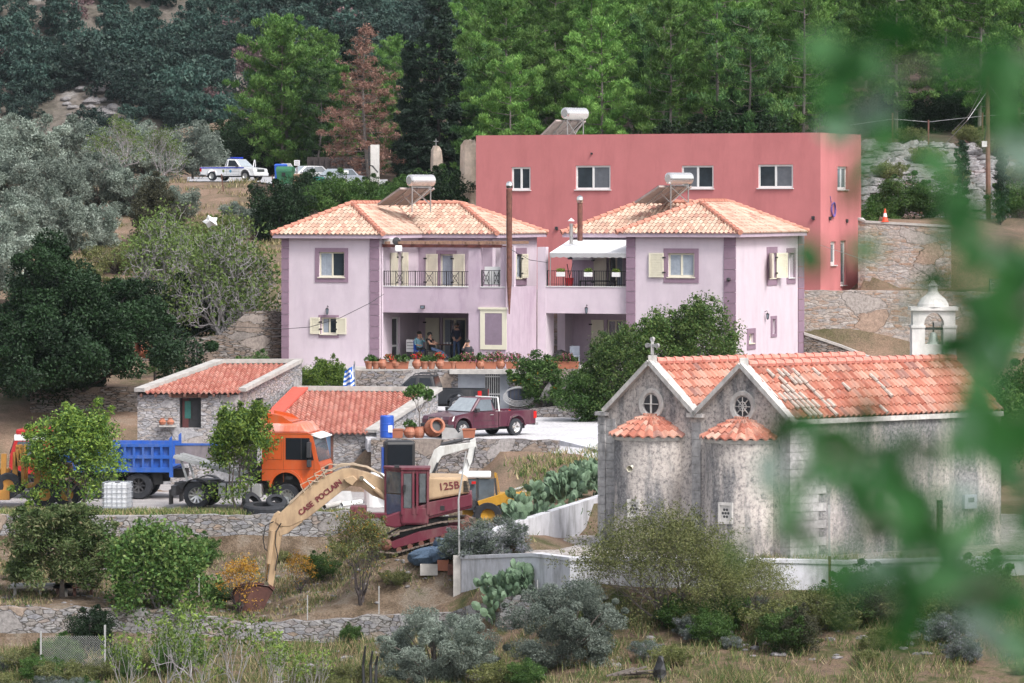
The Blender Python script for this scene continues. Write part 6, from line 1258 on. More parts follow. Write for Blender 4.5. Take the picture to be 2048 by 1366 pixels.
# ---------------- blue tipper truck with red cab ----------------
def tipper():
 Y = 176.6; zg = -12.3; root = thing('tipper_truck', 'tipper truck with a ribbed blue body and red cab, behind the fruit tree', 'truck', (X_(250, Y), Y, zg), radians(180-4), world=False)
 # +x forward = left in photo
 h = 1.22; bd = MB(); x0, x1 = -2.15, 2.5; z0, z1 = 1.22, 2.26
 for sg in (-1, 1): bd.box(x0, x1, min(sg*(h-.06), sg*h), max(sg*(h-.06), sg*h), z0, z1)
 bd.box(x0, x1, -h+.06, h-.06, z0, z0+.1); bd.box(x1-.08, x1, -h+.06, h-.06, z0+.1, z1+.2); body = bd.build('tipper_body', [m_bluep, m_rustbed], root)
 rb = MB()
 for sg in (-1, 1):
  a, b = (min(sg*h, sg*(h+.13)), max(sg*h, sg*(h+.13)))
  for (za, zb_) in ((z0-.1, z0+.1), ((z0+z1)/2-.06, (z0+z1)/2+.08), (z1-.1, z1+.02)): rb.box(x0, x1, a, b, za, zb_)
  n = 12
  for i in range(n+1): x = x0+(x1-x0-.1)*i/n; rb.box(x, x+.1, a+(.01 if sg < 0 else 0), b-(0 if sg < 0 else .01), z0+.1, (z0+z1)/2-.06); rb.box(x, x+.1, a+(.01 if sg < 0 else 0), b-(0 if sg < 0 else .01), (z0+z1)/2+.08, z1-.1)
 rb.build('side_rib', m_bluep, body)
 t = MB(); t.hexa([(x0-.02, -h-.12, z0), (x0+.35, -h-.12, z0), (x0+.35, h+.12, z0), (x0-.02, h+.12, z0)], [(x0-.02, -h-.12, z0+.01), (x0+.35, -h-.12, z0+.01), (x0+.35, h+.12, z0+.01), (x0-.02, h+.12, z0+.01)])
 for sg in (-1, 1): t.prism([(x0-.05, z0-.3), (x0+.1, z0-.3), (x0+.1, z1+.25), (x0-.0, z1+.35)], min(sg*(h-.0), sg*(h+.14)), max(sg*(h-.0), sg*(h+.14)))
 t.build('rear_post', m_bluep, body)
 rt = MB(); rt.hexa([(x0-.2, -h-.1, z0-.05), (x0-.1, -h-.1, z0-.05), (x0-.1, h+.1, z0-.05), (x0-.2, h+.1, z0-.05)], [(x0-2.2, -h-.1, z0+.1), (x0-2.1, -h-.1, z0+.2), (x0-2.1, h+.1, z0+.2), (x0-2.2, h+.1, z0+.1)])
 # grey trailer-like drop side behind
 ts = MB(); ts.box(x0-2.25, x0-.12, h-.1, h, z0+.25, z0+1.0); ts.box(x0-2.2, x0-.15, -h+.1, h-.1, z0+.25, z0+.34); ts.build('rear_panel', m_rustbed, body); e = MB(); e.box(x0-2.3, x0-.1, h-.12, h+.02, z0+1.001, z0+1.09); e.build('panel_rim', m_bluep, body)
 ch = MB(); ch.box(-2.6, 4.5, -.45, .45, .85, 1.2); ch.box(-2.1, 2.5, -.6, .6, 1.0, 1.2)
 for x in (-.75, .62, 3.75): ch.beam((x, -1, .56), (x, 1, .56), .22)
 for y in (-1.0, 1.0): ch.beam((-1.5, y, 1.2), (-1.55, y, .6), .4, .03); ch.beam((1.4, y, 1.2), (1.5, y, .7), .4, .03)
 ch.build('chassis', m_black, root)
 for sg in (-1, 1):
  for x in (-.75, .62): wheel(root, x, sg*(h-.25), .56, .52, .56, sg, m_dark, 8)
  wheel(root, 3.75, sg*(h-.2), .55, .3, .56, sg, m_dark, 8)
 c = MB(); c.prism([(2.65, 1.0), (2.65, 2.65), (4.35, 2.65), (4.6, 1.8), (4.65, 1.0)], -h, h); cab = c.build('cab', m_redcab, root, bevel=.06); r = MB(); r.box(2.7, 4.35, -h+.05, h-.05, 2.65, 2.85); r.build('roof', m_redcab, cab, bevel=.05); v = MB(); v.box(2.65, 4.4, -h-.01, h+.01, 2.4, 2.64); v.build('white_band', m_white, cab)
 for sg in (-1, 1): w_ = MB(); w_.prism([(3.25, 1.75), (4.38, 1.75), (4.25, 2.36), (3.25, 2.36)], sg*h-.02, sg*h+.02); w_.build('side_window', m_carglass, cab)
 pane(cab, [(4.61, -h+.05, 1.83), (4.61, h-.05, 1.83), (4.37, h-.1, 2.58), (4.37, -h+.1, 2.58)], .05, .03, 'windscreen')
m_bluep = plain('blue_tipper_paint', (.02, .10, .42), .45, var=.12, scale=2, stains=((.16, .18, .24), .55, 2)); m_rustbed = plain('worn_grey_steel', (.16, .14, .16), .8, var=.35, scale=2, stains=((.3, .26, .26), .6, 2)); m_redcab = plain('red_cab_paint', (.45, .02, .02), .4, coat=.4)
tipper()
# ---------------- excavator ----------------
def excavator():
 Y = 154.4; s = S_(Y); root_loc = P(845, 1092, Y); root = thing('excavator', 'tracked excavator with a cream boom, maroon cab and rusty bucket', 'excavator', root_loc)
 def q(px, py, d=0): return P(px, py, Y)+Vector((0, d, 0))
 def poly(pts, y0, y1, name, mat, par=root, bevel=.02):
  mb = MB(); v = [P(a, b, Y) for a, b in pts]; mb.prism([(p.x, p.z) for p in v], Y+y0, Y+y1); return mb.build(name, mat, par, bevel=bevel)
 # tracks (tilted: front low on the left)
 def track(dy, name='track'):
  o = [(762, 1078), (757, 1088), (765, 1098), (790, 1101), (930, 1062), (944, 1050), (942, 1040), (925, 1036), (880, 1040), (800, 1058)]
  mb = MB(); pts = [P(a, b, Y)+Vector((0, dy, 0)) for a, b in o]; n = len(pts); dense = []
  for i in range(n):
   a, b = pts[i], pts[(i+1) % n]; k = max(1, int((b-a).length/.17)); dense += [a.lerp(b, j/k) for j in range(k)]
  cen = sum(dense, Vector())/len(dense)
  for i, p in enumerate(dense):
   nx = dense[(i+1) % len(dense)]; t = (nx-p).normalized(); mb.beam(p+Vector((0, -.26, 0)), p+Vector((0, .26, 0)), .15, .05, up=tuple(Vector((t.z, 0, -t.x))))
  for i in range(len(dense)): mb.beam(dense[i], dense[(i+1) % len(dense)], .3, .04)
  tr = mb.build(name, m_trackrust, root)
  f = MB(); fr = [(775, 1082), (790, 1092), (925, 1056), (932, 1048), (900, 1046), (838, 1058)]; f.prism([(P(a, b, Y).x, P(a, b, Y).z) for a, b in fr], Y+dy-.16, Y+dy+.16); f.build('track_frame', m_maroon, tr, bevel=.02)
  w_ = MB()
  for (a, b, r) in ((773, 1083, .23), (931, 1048, .25)): w_.lathe([(0, -.28), (r*.5, -.28), (r, -.2), (r, .2), (r*.5, .28), (0, .28)], P(a, b, Y)+Vector((0, dy, 0)), (0, 1, 0), 16)
  for k in range(6): a = 800+k*22; b = 1094-k*6.3; w_.lathe([(0, -.2), (.1, -.2), (.1, .2), (0, .2)], P(a, b, Y)+Vector((0, dy, 0)), (0, 1, 0), 10)
  w_.build('track_roller', m_rust, tr)
  return tr
 track(-1.05); track(1.05)
 st = MB(); a, b = q(850, 1062, -.9), q(850, 1062, .9); st.box(a.x-.9, a.x+.7, Y-.9, Y+.9, a.z-.15, a.z+.25); st.lathe([(.75, 0), (.75, .3), (0, .3)], q(855, 1052), n=20); st.build('undercarriage', m_dark, root)
 # house: tilted; deck from (770,1045) to (942,1000)
 deck = [(806, 1044), (806, 1050), (818, 1050), (945, 1011), (942, 983), (858, 1001), (855, 1022)]
 poly([(768, 1030), (772, 1047), (792, 1051), (945, 1011), (943, 984), (858, 1001), (800, 1018)], -1.2, 1.25, 'upper_deck', m_maroon, bevel=.05)
 eng = poly([(856, 950), (852, 998), (940, 982), (934, 958), (926, 951)], -1.15, 1.15, 'engine_cover', m_cream2, bevel=.08)
 poly([(857, 1000), (860, 1028), (945, 1006), (944, 983)], -1.24, -1.16, 'side_panel', m_maroon)
 gl = MB()
 for k in range(8): zz = P(0, 958+k*2.8, Y).z; xa = P(928, 0, Y).x; gl.box(xa, xa+.2, Y-1.19, Y-1.14, zz-.016, zz+.012)
 gl.build('vent_slots', m_black, eng)
 hl = MB(); p = P(886, 1011, Y); hl.box(p.x-.08, p.x+.08, Y-1.255, Y-1.24, p.z-.08, p.z+.08); hl.build('panel_opening', m_black, root)
 # cab (near side): box between px 770..858, y 932..1045
 cy0, cy1 = -1.24, -.28
 cb = MB(); pts = [(771, 940), (806, 931), (853, 932), (858, 1020), (800, 1040), (772, 1034)]
 prof = [(P(a, b, Y).x, P(a, b, Y).z) for a, b in pts]
 lo = [(P(a, b, Y).x, P(a, b, Y).z) for a, b in ((772, 1000), (806, 1018), (858, 1006), (858, 1022), (800, 1046), (772, 1038))]
 x0, x1 = P(772, 0, Y).x, P(857, 0, Y).x; zt, zb = P(0, 936, Y).z, P(0, 1030, Y).z; xm = P(806, 0, Y).x
 y0, y1 = Y+cy0, Y+cy1
 # cab is turned a little: front face seen obliquely at left
 F0, F1 = Vector((P(772, 0, Y).x, y0+.75, 0)), Vector((xm, y0, 0)); R0 = Vector((x1, y0, 0)); K0, K1 = Vector((x1, y1+.1, 0)), Vector((x0, y1+.1, 0))
 def post(p, za, zb_, w_=.09): cb.box(p.x-w_/2, p.x+w_/2, p.y-w_/2, p.y+w_/2, za, zb_)
 for p in (F0, F1, R0, K0, Vector((x0+.0, y1+.1, 0)), Vector((P(828, 0, Y).x, y0, 0)), Vector((P(836, 0, Y).x, y0, 0))): post(p, zb+.1, zt)
 def plate(a, b, za, zb_, th=.05): d_ = (b-a).normalized(); n_ = Vector((d_.y, -d_.x, 0))*th/2; cb.hexa([a-n_+UP*za, b-n_+UP*za, b+n_+UP*za, a+n_+UP*za], [a-n_+UP*zb_, b-n_+UP*zb_, b+n_+UP*zb_, a+n_+UP*zb_])
 plate(F1, R0, zb-.2, P(0, 1012, Y).z); plate(F0, F1, zb-.2, zb+.05); plate(F1, R0, zt-.12, zt); plate(F0, F1, zt-.08, zt); plate(R0, K0, zb-.2, zb+.6); plate(K0, K1, zb-.2, zb+.5); plate(K1, F0, zb-.2, zb+.5)
 cb.slab([(F0.x-.08, F0.y), (F1.x-.03, F1.y-.08), (R0.x+.08, R0.y-.08), (K0.x+.08, K0.y), (K1.x-.08, K1.y)], zt, zt+.1); cb.slab([(F0.x, F0.y), (F1.x, F1.y), (R0.x, R0.y), (K0.x, K0.y), (K1.x, K1.y)], zb-.25, zb-.2)
 cab = cb.build('cab', m_maroon, root, bevel=.015)
 def glass(a, b, za, zb_, m=m_exglass, e=.06): g = MB(); d_ = (b-a).normalized(); a2, b2 = a+d_*e, b-d_*e; n_ = Vector((d_.y, -d_.x, 0))*.01; g.hexa([a2-n_+UP*za, b2-n_+UP*za, b2+n_+UP*za, a2+n_+UP*za], [a2-n_+UP*zb_, b2-n_+UP*zb_, b2+n_+UP*zb_, a2+n_+UP*zb_]); g.build('window_pane', m, cab)
 glass(F0, F1, zb+.06, P(0, 985, Y).z, m_exglass2); glass(F0, F1, P(0, 983, Y).z, zt-.08); glass(F1, Vector((P(828, 0, Y).x, y0, 0)), P(0, 1011, Y).z, zt-.12); glass(Vector((P(836, 0, Y).x, y0, 0)), R0, P(0, 1000, Y).z, zt-.12, e=.08); glass(K0, K1, zb+.5, zt-.05)
 se = MB(); se.box(x0+.7, x0+1.2, y0+.3, y1-.05, zb, zb+.45); se.box(x0+1.1, x0+1.25, y0+.3, y1-.05, zb+.45, zb+1.15); se.build('seat', m_black, cab, bevel=.05)
 lamp = MB(); lamp.box(F1.x-.28, F1.x-.1, F1.y-.1, F1.y+.1, zt+.1, zt+.18); lamp.build('work_lamp', m_dark, cab); mm = MB(); mm.box(xm+.05, xm+.13, y0-.16, y0-.06, P(0, 979, Y).z, P(0, 964, Y).z); mm.build('mirror', m_black, cab)
 fbx = MB(); a = P(702, 1009, Y); b = P(734, 1037, Y); fbx.box(a.x, b.x, Y-.9, Y-.1, b.z, a.z); fbx.box(b.x-.05, P(775, 0, Y).x, Y-.7, Y-.3, b.z+.05, b.z+.25); fbx.build('front_tool_box', m_maroon, root, bevel=.03)
 # boom
 bp = [(812, 990), (785, 1000), (768, 999), (745, 990), (722, 973), (700, 971), (682, 983), (614, 1037), (580, 1052), (562, 1052), (552, 1044), (553, 1035), (562, 1024), (600, 988), (642, 956), (684, 937), (705, 936), (735, 944), (785, 966)]
 boom = poly(bp, -.22, .22, 'boom', m_cream2, bevel=.02)
 sp = MB()
 text_mesh('CASE  POCLAIN', .27, m_maroonpaint, boom, Matrix.Translation(P(641, 994, Y)+Vector((0, -.24, 0))-ORG[0]) @ Matrix.Rotation(-radians(-38), 4, 'Y').inverted() @ Matrix.Rotation(radians(90), 4, 'X'), bold=.008)
 text_mesh('125B', .37, m_maroonpaint, eng, Matrix.Translation(P(899, 968, Y)+Vector((0, -1.17, 0))-ORG[0]) @ Matrix.Rotation(radians(-7), 4, 'Y') @ Matrix.Rotation(radians(90), 4, 'X'), bold=.004)
 # knuckle bracket + stick
 stick = poly([(548, 1028), (556, 1022), (566, 1027), (573, 1043), (569, 1062), (563, 1075), (545, 1180), (540, 1185), (529, 1180), (530, 1160), (534, 1100), (540, 1045)], -.18, .18, 'stick', m_cream2, bevel=.02)
 poly([(560, 1072), (558, 1060), (590, 1030), (609, 1025), (605, 1044), (576, 1066)], -.2, .2, 'stick_bracket', m_cream2)
 def cyl(a, b, r, c=None, name='hydraulic_cylinder', dy=0.0):
  m = MB(); A, B = q(*a, dy), q(*b, dy); mid = A.lerp(B, .62); m.tube([A, mid], r, 10); o = m.build(name, m_cream2, root); m2 = MB(); m2.tube([mid, B], r*.55, 8); m2.lathe([(0, -.12), (r*.9, -.12), (r*.9, .12), (0, .12)], B, (0, 1, 0), 10); m2.build('piston_rod', m_chrome, o)
 cyl((628, 980), (566, 1027), .115, dy=0); cyl((545, 1100), (533, 1170), .11, dy=-.0) if False else cyl((546, 1060), (534, 1166), .1, dy=-.3)
 cyl((790, 1010), (724, 955), .10, dy=-.34); cyl((790, 1010), (724, 955), .10, dy=.34)
 poly([(688, 956), (706, 950), (716, 958), (705, 970), (692, 962)], -.4, .4, 'cylinder_mount', m_cream2)
 ho = MB(); rr = random.Random(9)
 for k in range(6):
  y = Y-.25+.1*k; pts = [P(790, 975, Y)]+[P(a+rr.uniform(-2, 2), b-rr.uniform(3, 7), Y) for a, b in ((760, 952), (735, 940), (706, 933), (682, 935), (650, 950), (625, 971), (600, 992), (580, 1010))]
  ho.tube([(p.x, y, p.z) for p in pts], .022, 5, cap=False)
 for k in range(4): x = 610+k*14; p = P(x, 985-k*11, Y); ho.tube([(p.x, Y-.28, p.z), (p.x-.15, Y-.32, p.z+.3), (p.x+.15, Y-.3, p.z+.45), (p.x+.5, Y-.28, p.z+.4)], .02, 5)
 ho.build('hydraulic_hose', m_hose, root)
 h2 = MB()
 for pts in ([(563, 1045), (553, 1062), (551, 1085), (556, 1110), (551, 1140)], [(548, 1042), (532, 1050), (527, 1075), (530, 1095), (540, 1105)]): h2.tube([q(a, b, -.27) for a, b in pts], .022, 5)
 h2.build('stick_hose', m_black, root)
 # bucket (rusty, teeth down), open side to the right
 bx = [(544, 1170), (549, 1176), (548, 1190), (533, 1208), (524, 1225), (519, 1239), (513, 1238), (505, 1215), (488, 1200), (474, 1190), (466, 1180), (470, 1171), (490, 1168), (520, 1168)]
 rimp = MB(); y0, y1 = Y-.55, Y+.55; pts = [P(a, b, Y) for a, b in bx]
 cut = [P(a, b, Y) for a, b in ((470, 1171), (466, 1182), (474, 1192), (492, 1203), (506, 1216), (514, 1238))]
 # shell
 shell = [(541, 1172), (548, 1182), (546, 1192), (533, 1208), (525, 1224), (520, 1239)]
 outer = [(548, 1178), (540, 1170), (520, 1167), (495, 1168), (475, 1172), (467, 1182), (470, 1205), (482, 1224), (500, 1236), (520, 1240)]
 o3 = [P(a, b, Y) for a, b in outer]
 for i in range(len(o3)-1):
  a, b = o3[i], o3[i+1]; d_ = (b-a).normalized(); n_ = Vector((-d_.z, 0, d_.x))*.05
  rimp.hexa([(a.x, y0, a.z), (b.x, y0, b.z), (b.x, y1, b.z), (a.x, y1, a.z)], [(a.x+n_.x, y0, a.z+n_.z), (b.x+n_.x, y0, b.z+n_.z), (b.x+n_.x, y1, b.z+n_.z), (a.x+n_.x, y1, a.z+n_.z)])
 side = [(p.x, p.z) for p in o3]+[(P(530, 1212, Y).x, P(530, 1212, Y).z)]
 rimp.prism(side, y0, y0+.05); rimp.prism(side, y1-.05, y1)
 for f_ in (.3, .7): y = y0+(y1-y0)*f_; [rimp.beam((o3[i].x, y, o3[i].z), (o3[i+1].x, y, o3[i+1].z), .1, .1) for i in range(len(o3)-1)]
 bu = rimp.build('bucket', m_bucket, root); te = MB()
 for k in range(5): y = y0+.1+(y1-y0-.2)*k/4; p = P(520, 1238, Y); te.beam((p.x, y, p.z), (p.x+.12, y, p.z-.28), .09, .06)
 te.build('bucket_tooth', m_dark, bu); lk = MB(); lk.beam(q(534, 1160), q(524, 1170), .3, .12); lk.beam(q(541, 1182), q(535, 1168), .34, .14); lk.build('bucket_link', m_cream2, root)
m_maroon = plain('maroon_machine_paint', (.13, .018, .035), .45, var=.12, scale=2, stains=((.20, .13, .12), .6, 2)); m_cream2 = plain('cream_machine_paint', (.44, .31, .19), .6, var=.12, scale=2, stains=((.22, .14, .09), .75, 2.5)); m_maroonpaint = plain('maroon_letters', (.15, .02, .03), .5)
m_trackrust = plain('rusty_track_steel', (.17, .13, .11), .8, var=.35, scale=6); m_hose = plain('pale_hose', (.42, .33, .24), .6, var=.3); m_bucket = plain('rusty_bucket_steel', (.09, .035, .028), .65, var=.4, scale=3, stains=((.30, .16, .12), .5, 2)); m_exglass = plain('cab_glass', (.10, .11, .12), .08, var=.3, spec=.9); m_exglass2 = plain('cab_lower_glass', (.09, .12, .18), .1, var=.2, spec=.9)
excavator()
# ---------------- backhoe loader behind the excavator ----------------
def backhoe():
 Y = 164.2; root = thing('backhoe_loader', 'yellow backhoe loader with a white folded arm, behind the excavator', 'backhoe', P(965, 1045, Y))
 def poly(pts, y0, y1, name, mat, par=root, bevel=.02): mb = MB(); mb.prism([(P(a, b, Y).x, P(a, b, Y).z) for a, b in pts], Y+y0, Y+y1); return mb.build(name, mat, par, bevel=bevel)
 body = poly([(925, 1012), (925, 1035), (1030, 1030), (1058, 1000), (1050, 985), (1000, 985), (960, 1000)], -.5, .5, 'body', m_yel, bevel=.04)
 poly([(955, 999), (1000, 985), (1022, 978), (1010, 1003), (985, 1010), (960, 1012)], -1.05, -.6, 'mudguard', m_yel)
 cab = MB(); x0, x1 = P(925, 0, Y).x, P(995, 0, Y).x; zt, zb = P(0, 953, Y).z, P(0, 1012, Y).z; xs = (P(928, 0, Y).x, P(955, 0, Y).x, P(990, 0, Y).x)
 for x in xs:
  for y in (Y-.8, Y+.8): cab.beam((x, y, zt), (x+(.12 if x == xs[2] else 0), y, zb), .08)
 cab.box(x0, x1-.3, Y-.8, Y+.8, zb-.1, zb+.25); c = cab.build('cab', m_dark, root); rf = MB(); rf.slab([(x0-.15, Y-.9), (P(982, 0, Y).x, Y-.9), (P(982, 0, Y).x, Y+.95), (x0-.15, Y+.95)], zt, zt+.16); rf.build('cab_roof', m_white, c, bevel=.05)
 g = MB(); g.box(xs[0]+.05, xs[1]-.05, Y-.82, Y-.8, zb+.3, zt-.03); g.box(xs[1]+.05, xs[2]-.03, Y-.82, Y-.8, zb+.1, zt-.03); g.build('window_pane', m_carglass, c); lp = MB(); p = P(948, 962, Y); lp.box(p.x-.08, p.x+.08, Y-.99, Y-.9, p.z-.05, p.z+.05); lp.build('tail_light', m_redlamp, c)
 wheel(root, 0, 0, .1, .1) if False else None
 for (px, py, r, sg) in ((976, 1028, .56, -1), (976, 1028, .56, 1), (1040, 1020, .4, -1)):
  w0 = MB(); cc = P(px, py, Y)+Vector((0, sg*.85, 0)); w0.lathe([(r*.5, -.2), (r*.9, -.22), (r, -.15), (r, .15), (r*.9, .22), (r*.5, .2), (r*.5, -.2)], cc, (0, 1, 0), 20)
  for k in range(18): an = k*pi/9; w0.beam(cc+Vector((cos(an)*r, -.18, sin(an)*r)), cc+Vector((cos(an+.1)*r, .18, sin(an+.1)*r)), .07, .07)
  o = w0.build('wheel', m_rubber, root); h_ = MB(); h_.lathe([(0, -.05), (r*.45, -.1), (r*.5, -.15), (r*.5, .15), (0, .1)], cc, (0, 1, 0), 14); h_.build('rim', m_yel, o)
 # white arm: boom from (852,965) up-left ... folded: (852,965)->(878,905)->(945,888)->(930,960)
 poly([(843, 962), (852, 966), (884, 912), (950, 893), (949, 884), (880, 892), (868, 900)], -.12, .12, 'boom', m_armw)
 poly([(940, 880), (951, 876), (953, 893), (948, 912), (931, 958), (922, 956), (936, 905)], -.11, .11, 'dipper', m_armw)
 cy = MB(); cy.tube([P(882, 889, Y), P(925, 880, Y)], .07, 8); cy.tube([P(925, 880, Y), P(946, 877, Y)], .035, 6); cy.build('hydraulic_cylinder', m_dark, root)
 cy = MB(); cy.tube([P(858, 966, Y)+Vector((0, -.2, 0)), P(876, 925, Y)+Vector((0, -.2, 0))], .05, 8); cy.tube([P(951, 893, Y)+Vector((0, -.16, 0)), P(946, 925, Y)+Vector((0, -.16, 0)), P(938, 932, Y)+Vector((0, -.16, 0)), P(934, 918, Y)+Vector((0, -.16, 0))], .02, 5); cy.build('hose', m_dark, root)
 kp = MB(); a = P(845, 968, Y); kp.box(a.x-.3, a.x+.25, Y-.4, Y+.4, a.z-.6, a.z+.1); kp.build('kingpost', m_dark, root)
 fr = MB(); fr.beam(P(1000, 1005, Y), P(1046, 985, Y), .3, .16); fr.beam(P(997, 1012, Y), P(990, 945, Y), .06); fr.beam(P(1002, 1002, Y), P(993, 946, Y), .03); fr.build('loader_arm', m_yel, root)
m_yel = plain('yellow_machine_paint', (.48, .25, .02), .5, var=.12, stains=((.3, .17, .05), .4, 3)); m_armw = plain('chipped_white_paint', (.62, .62, .60), .5, var=.08, stains=((.2, .16, .13), .6, 3))
backhoe()
# ---------------- ochre grader at the left ----------------
def grader():
 Y = 171.5; root = thing('motor_grader', 'ochre grader with a bare frame in front of the red cab, at the left edge', 'grader', P(70, 1000, Y))
 def poly(pts, y0, y1, name, mat=None, par=root): mb = MB(); mb.prism([(P(a, b, Y).x, P(a, b, Y).z) for a, b in pts], Y+y0, Y+y1); return mb.build(name, mat or m_ochre, par, bevel=.02)
 poly([(73, 925), (108, 925), (108, 950), (104, 966), (86, 966), (80, 965), (76, 972), (56, 974), (54, 968), (72, 966)], -.8, .8, 'engine_housing'); poly([(110, 925), (142, 927), (145, 945), (110, 950)], -.5, .6, 'fuel_tank')
 poly([(78, 962), (166, 962), (168, 968), (78, 968)], -.9, .9, 'side_rail', m_ochre2); poly([(-40, 976), (26, 976), (26, 996), (-40, 996)], -1.2, -.6, 'mouldboard'); poly([(-60, 938), (20, 936), (20, 946), (-60, 948)], -.3, .3, 'front_beam')
 c = MB()
 for (a, b, d, e) in ((38, 890, 38, 930), (48, 890, 50, 966), (33, 902, 36, 930)):
  for y in (-.65, .55): c.beam(P(a, b, Y)+Vector((0, y, 0)), P(d, e, Y)+Vector((0, y, 0)), .12)
 c.beam(P(36, 890, Y)+Vector((0, -.7, 0)), P(50, 890, Y)+Vector((0, -.7, 0)), .1); c.box(P(34, 0, Y).x, P(52, 0, Y).x, Y-.7, Y+.6, P(0, 930, Y).z, P(0, 922, Y).z); c.build('cab_frame', m_ochre, root)
 p = MB()
 for a in (11, 34): p.beam(P(a, 906, Y)+Vector((0, -.5, 0)), P(a-1, 960, Y)+Vector((0, -.5, 0)), .2);
 p.tube([P(8, 950, Y)+Vector((0, -.8, 0)), P(8, 985, Y)+Vector((0, -.8, 0))], .04, 6); p.build('blade_lift', m_ochre, root)
 for (px, py) in ((22, 968), (-12, 968), (95, 985), (140, 985)):
  for sg in (-1, 1):
   w0 = MB(); r = .52; cc = P(px, py, Y)+Vector((0, sg*.95, 0)); w0.lathe([(r*.5, -.18), (r*.92, -.2), (r, -.14), (r, .14), (r*.92, .2), (r*.5, .18), (r*.5, -.18)], cc, (0, 1, 0), 20); o = w0.build('wheel', m_rubber, root); h_ = MB(); h_.lathe([(0, -.1), (r*.5, -.15), (r*.5, .1), (0, .1)], cc, (0, 1, 0), 14); h_.build('rim', m_ochre, o)
m_ochre = plain('ochre_machine_paint', (.42, .20, .04), .6, var=.15, stains=((.2, .09, .03), .5, 3)); m_ochre2 = plain('rusted_ochre', (.30, .12, .05), .7, var=.3)
grader()
# ================= VEGETATION =================
conifer('pine1', 1, 11.5, 2.9, .08, 50, m_leaf_pine, 30000, .15, .028, m_barkp, .75, crad=.55, rnd=1, irregular=.4)
conifer('pine2', 2, 12.5, 2.6, .12, 48, m_leaf_pine, 28000, .15, .028, m_barkp, .7, crad=.55, irregular=.5, rnd=1)
conifer('pine3', 3, 10.5, 3.1, .04, 52, m_leaf_pine2, 28000, .15, .032, m_barkp, .65, crad=.55, irregular=.45, rnd=1)
conifer('pine4', 4, 12, 4.2, .06, 74, m_leaf_pine, 34000, .18, .04, m_bark, .8, crad=.65, irregular=.4, rnd=1)
conifer('youngpine', 5, 4.6, 1.3, .05, 34, m_leaf_pine, 9000, .13, .03, m_bark, .8, crad=.32)
conifer('deadpine', 6, 12, 3.0, .1, 90, m_leaf_dead, 15000, .13, .028, m_barkp, .8, up=.1, crad=.45, dens=1.2, irregular=.45)
conifer('darkfir', 7, 14.5, 3.0, .04, 90, m_leaf_cyp, 30000, .16, .05, m_barkd, .85, crad=.55, up=.4, droopb=.1)
conifer('cypress', 8, 11, 1.7, .03, 70, m_leaf_cyp, 18000, .15, .05, m_barkd, .8, crad=.5, up=.9)
conifer('slimcypress', 9, 4.3, .42, .02, 40, m_leaf_cyp, 6000, .08, .03, m_barkd, .5, crad=.26, up=1.5)
dome('oak1', 11, 3.0, 5.2, 60, .8, 3800, .22, .12, m_leaf_oak, m_barkd)
dome('oak2', 12, 2.6, 4.6, 50, .8, 3400, .22, .12, m_leaf_oak, m_barkd)
dome('oakr', 13, 2.2, 4.2, 40, .6, 2200, .18, .1, m_leaf_oakr, m_barkd)
dome('olive1', 14, 3.2, 5.0, 60, .85, 27000, .12, .042, m_leaf_olive, m_bark, twigs=20)
dome('olive2', 15, 2.2, 3.6, 46, .65, 17000, .10, .038, m_leaf_olive, m_bark, twigs=20)
dome('olivef', 16, 2.15, 3.5, 120, .42, 70000, .052, .017, m_leaf_olive, m_bark, twigs=40, up=.2)
dome('darktree', 17, 3.9, 8.3, 160, 1.0, 135000, .10, .05, m_leaf_dark, m_barkd, twigs=10, fill=.35, shell=.6, lumps=1, trunk=.3, profile=lambda k: 1+.45*max(0, .8-k))
dome('darkshrub', 18, 2.0, 3.4, 70, .6, 14000, .09, .04, m_leaf_dark, m_barkd, twigs=14)
dome('juniper', 19, 2.0, 3.9, 90, .5, 14000, .09, .03, lm('leaf_juniper', [(0, (.03, .035, .02)), (1, (.10, .10, .06))]), m_barkd, profile=lambda k: 1.15-.7*k)
dome('greenshrub', 20, 1.8, 2.8, 80, .5, 15000, .08, .03, m_leaf_mid, m_bark, twigs=16)
dome('rosemary', 21, 1.25, 1.4, 90, .28, 13000, .07, .014, m_leaf_rose, m_bark, lumps=1, up=0, profile=lambda k: .9+.2*k)
dome('scrub', 22, 1.5, 1.6, 50, .45, 7000, .07, .022, m_leaf_scrub, m_bark, twigs=60, fill=.5)
dome('lemon', 23, 1.15, 2.5, 60, .38, 8000, .06, .03, m_leaf_mid, m_bark, twigs=8, z0=.6, mix=(m_leaf_autumn, .012))
dome('potplant', 24, .26, .42, 14, .12, 420, .05, .022, m_leaf_mid, None, trunk=.01)
dome('potflower', 25, .28, .45, 16, .12, 420, .045, .022, m_leaf_mid, None, trunk=.01, mix=(plain('pink_petals', (.6, .12, .25), .7), .3))
dome('potred', 26, .26, .42, 16, .12, 420, .045, .025, m_leaf_mid, None, trunk=.01, mix=(plain('red_petals', (.6, .02, .02), .7), .38))
broad('figbare', 31, 7.2, .9, 4.4, 6, 3, .7, 7000, .10, .055, m_leaf_fig, m_barkg, crad=.55, tr=.24, multi=3, upb=.12, bend=.22, tp=.22)
broad('graytwig', 32, 5.0, .6, 2.6, 5, 3, .6, 2600, .09, .04, m_leaf_fig, m_barkg, crad=.4, tr=.10, multi=2, upb=.2, tp=.22)
broad('yardtree', 33, 4.4, .9, 2.1, 4, 3, .65, 24000, .075, .035, m_leaf_mid, m_bark, crad=.46, tr=.1, multi=2, mix=(m_leaf_yg, .6), lowfill=46, flat=1)
broad('limetree', 34, 4.2, 1.1, 1.6, 4, 3, .6, 15000, .07, .034, m_leaf_yg, m_bark, crad=.36, tr=.09, multi=2, mix=(m_leaf_mid, .35), lowfill=26, flat=1)
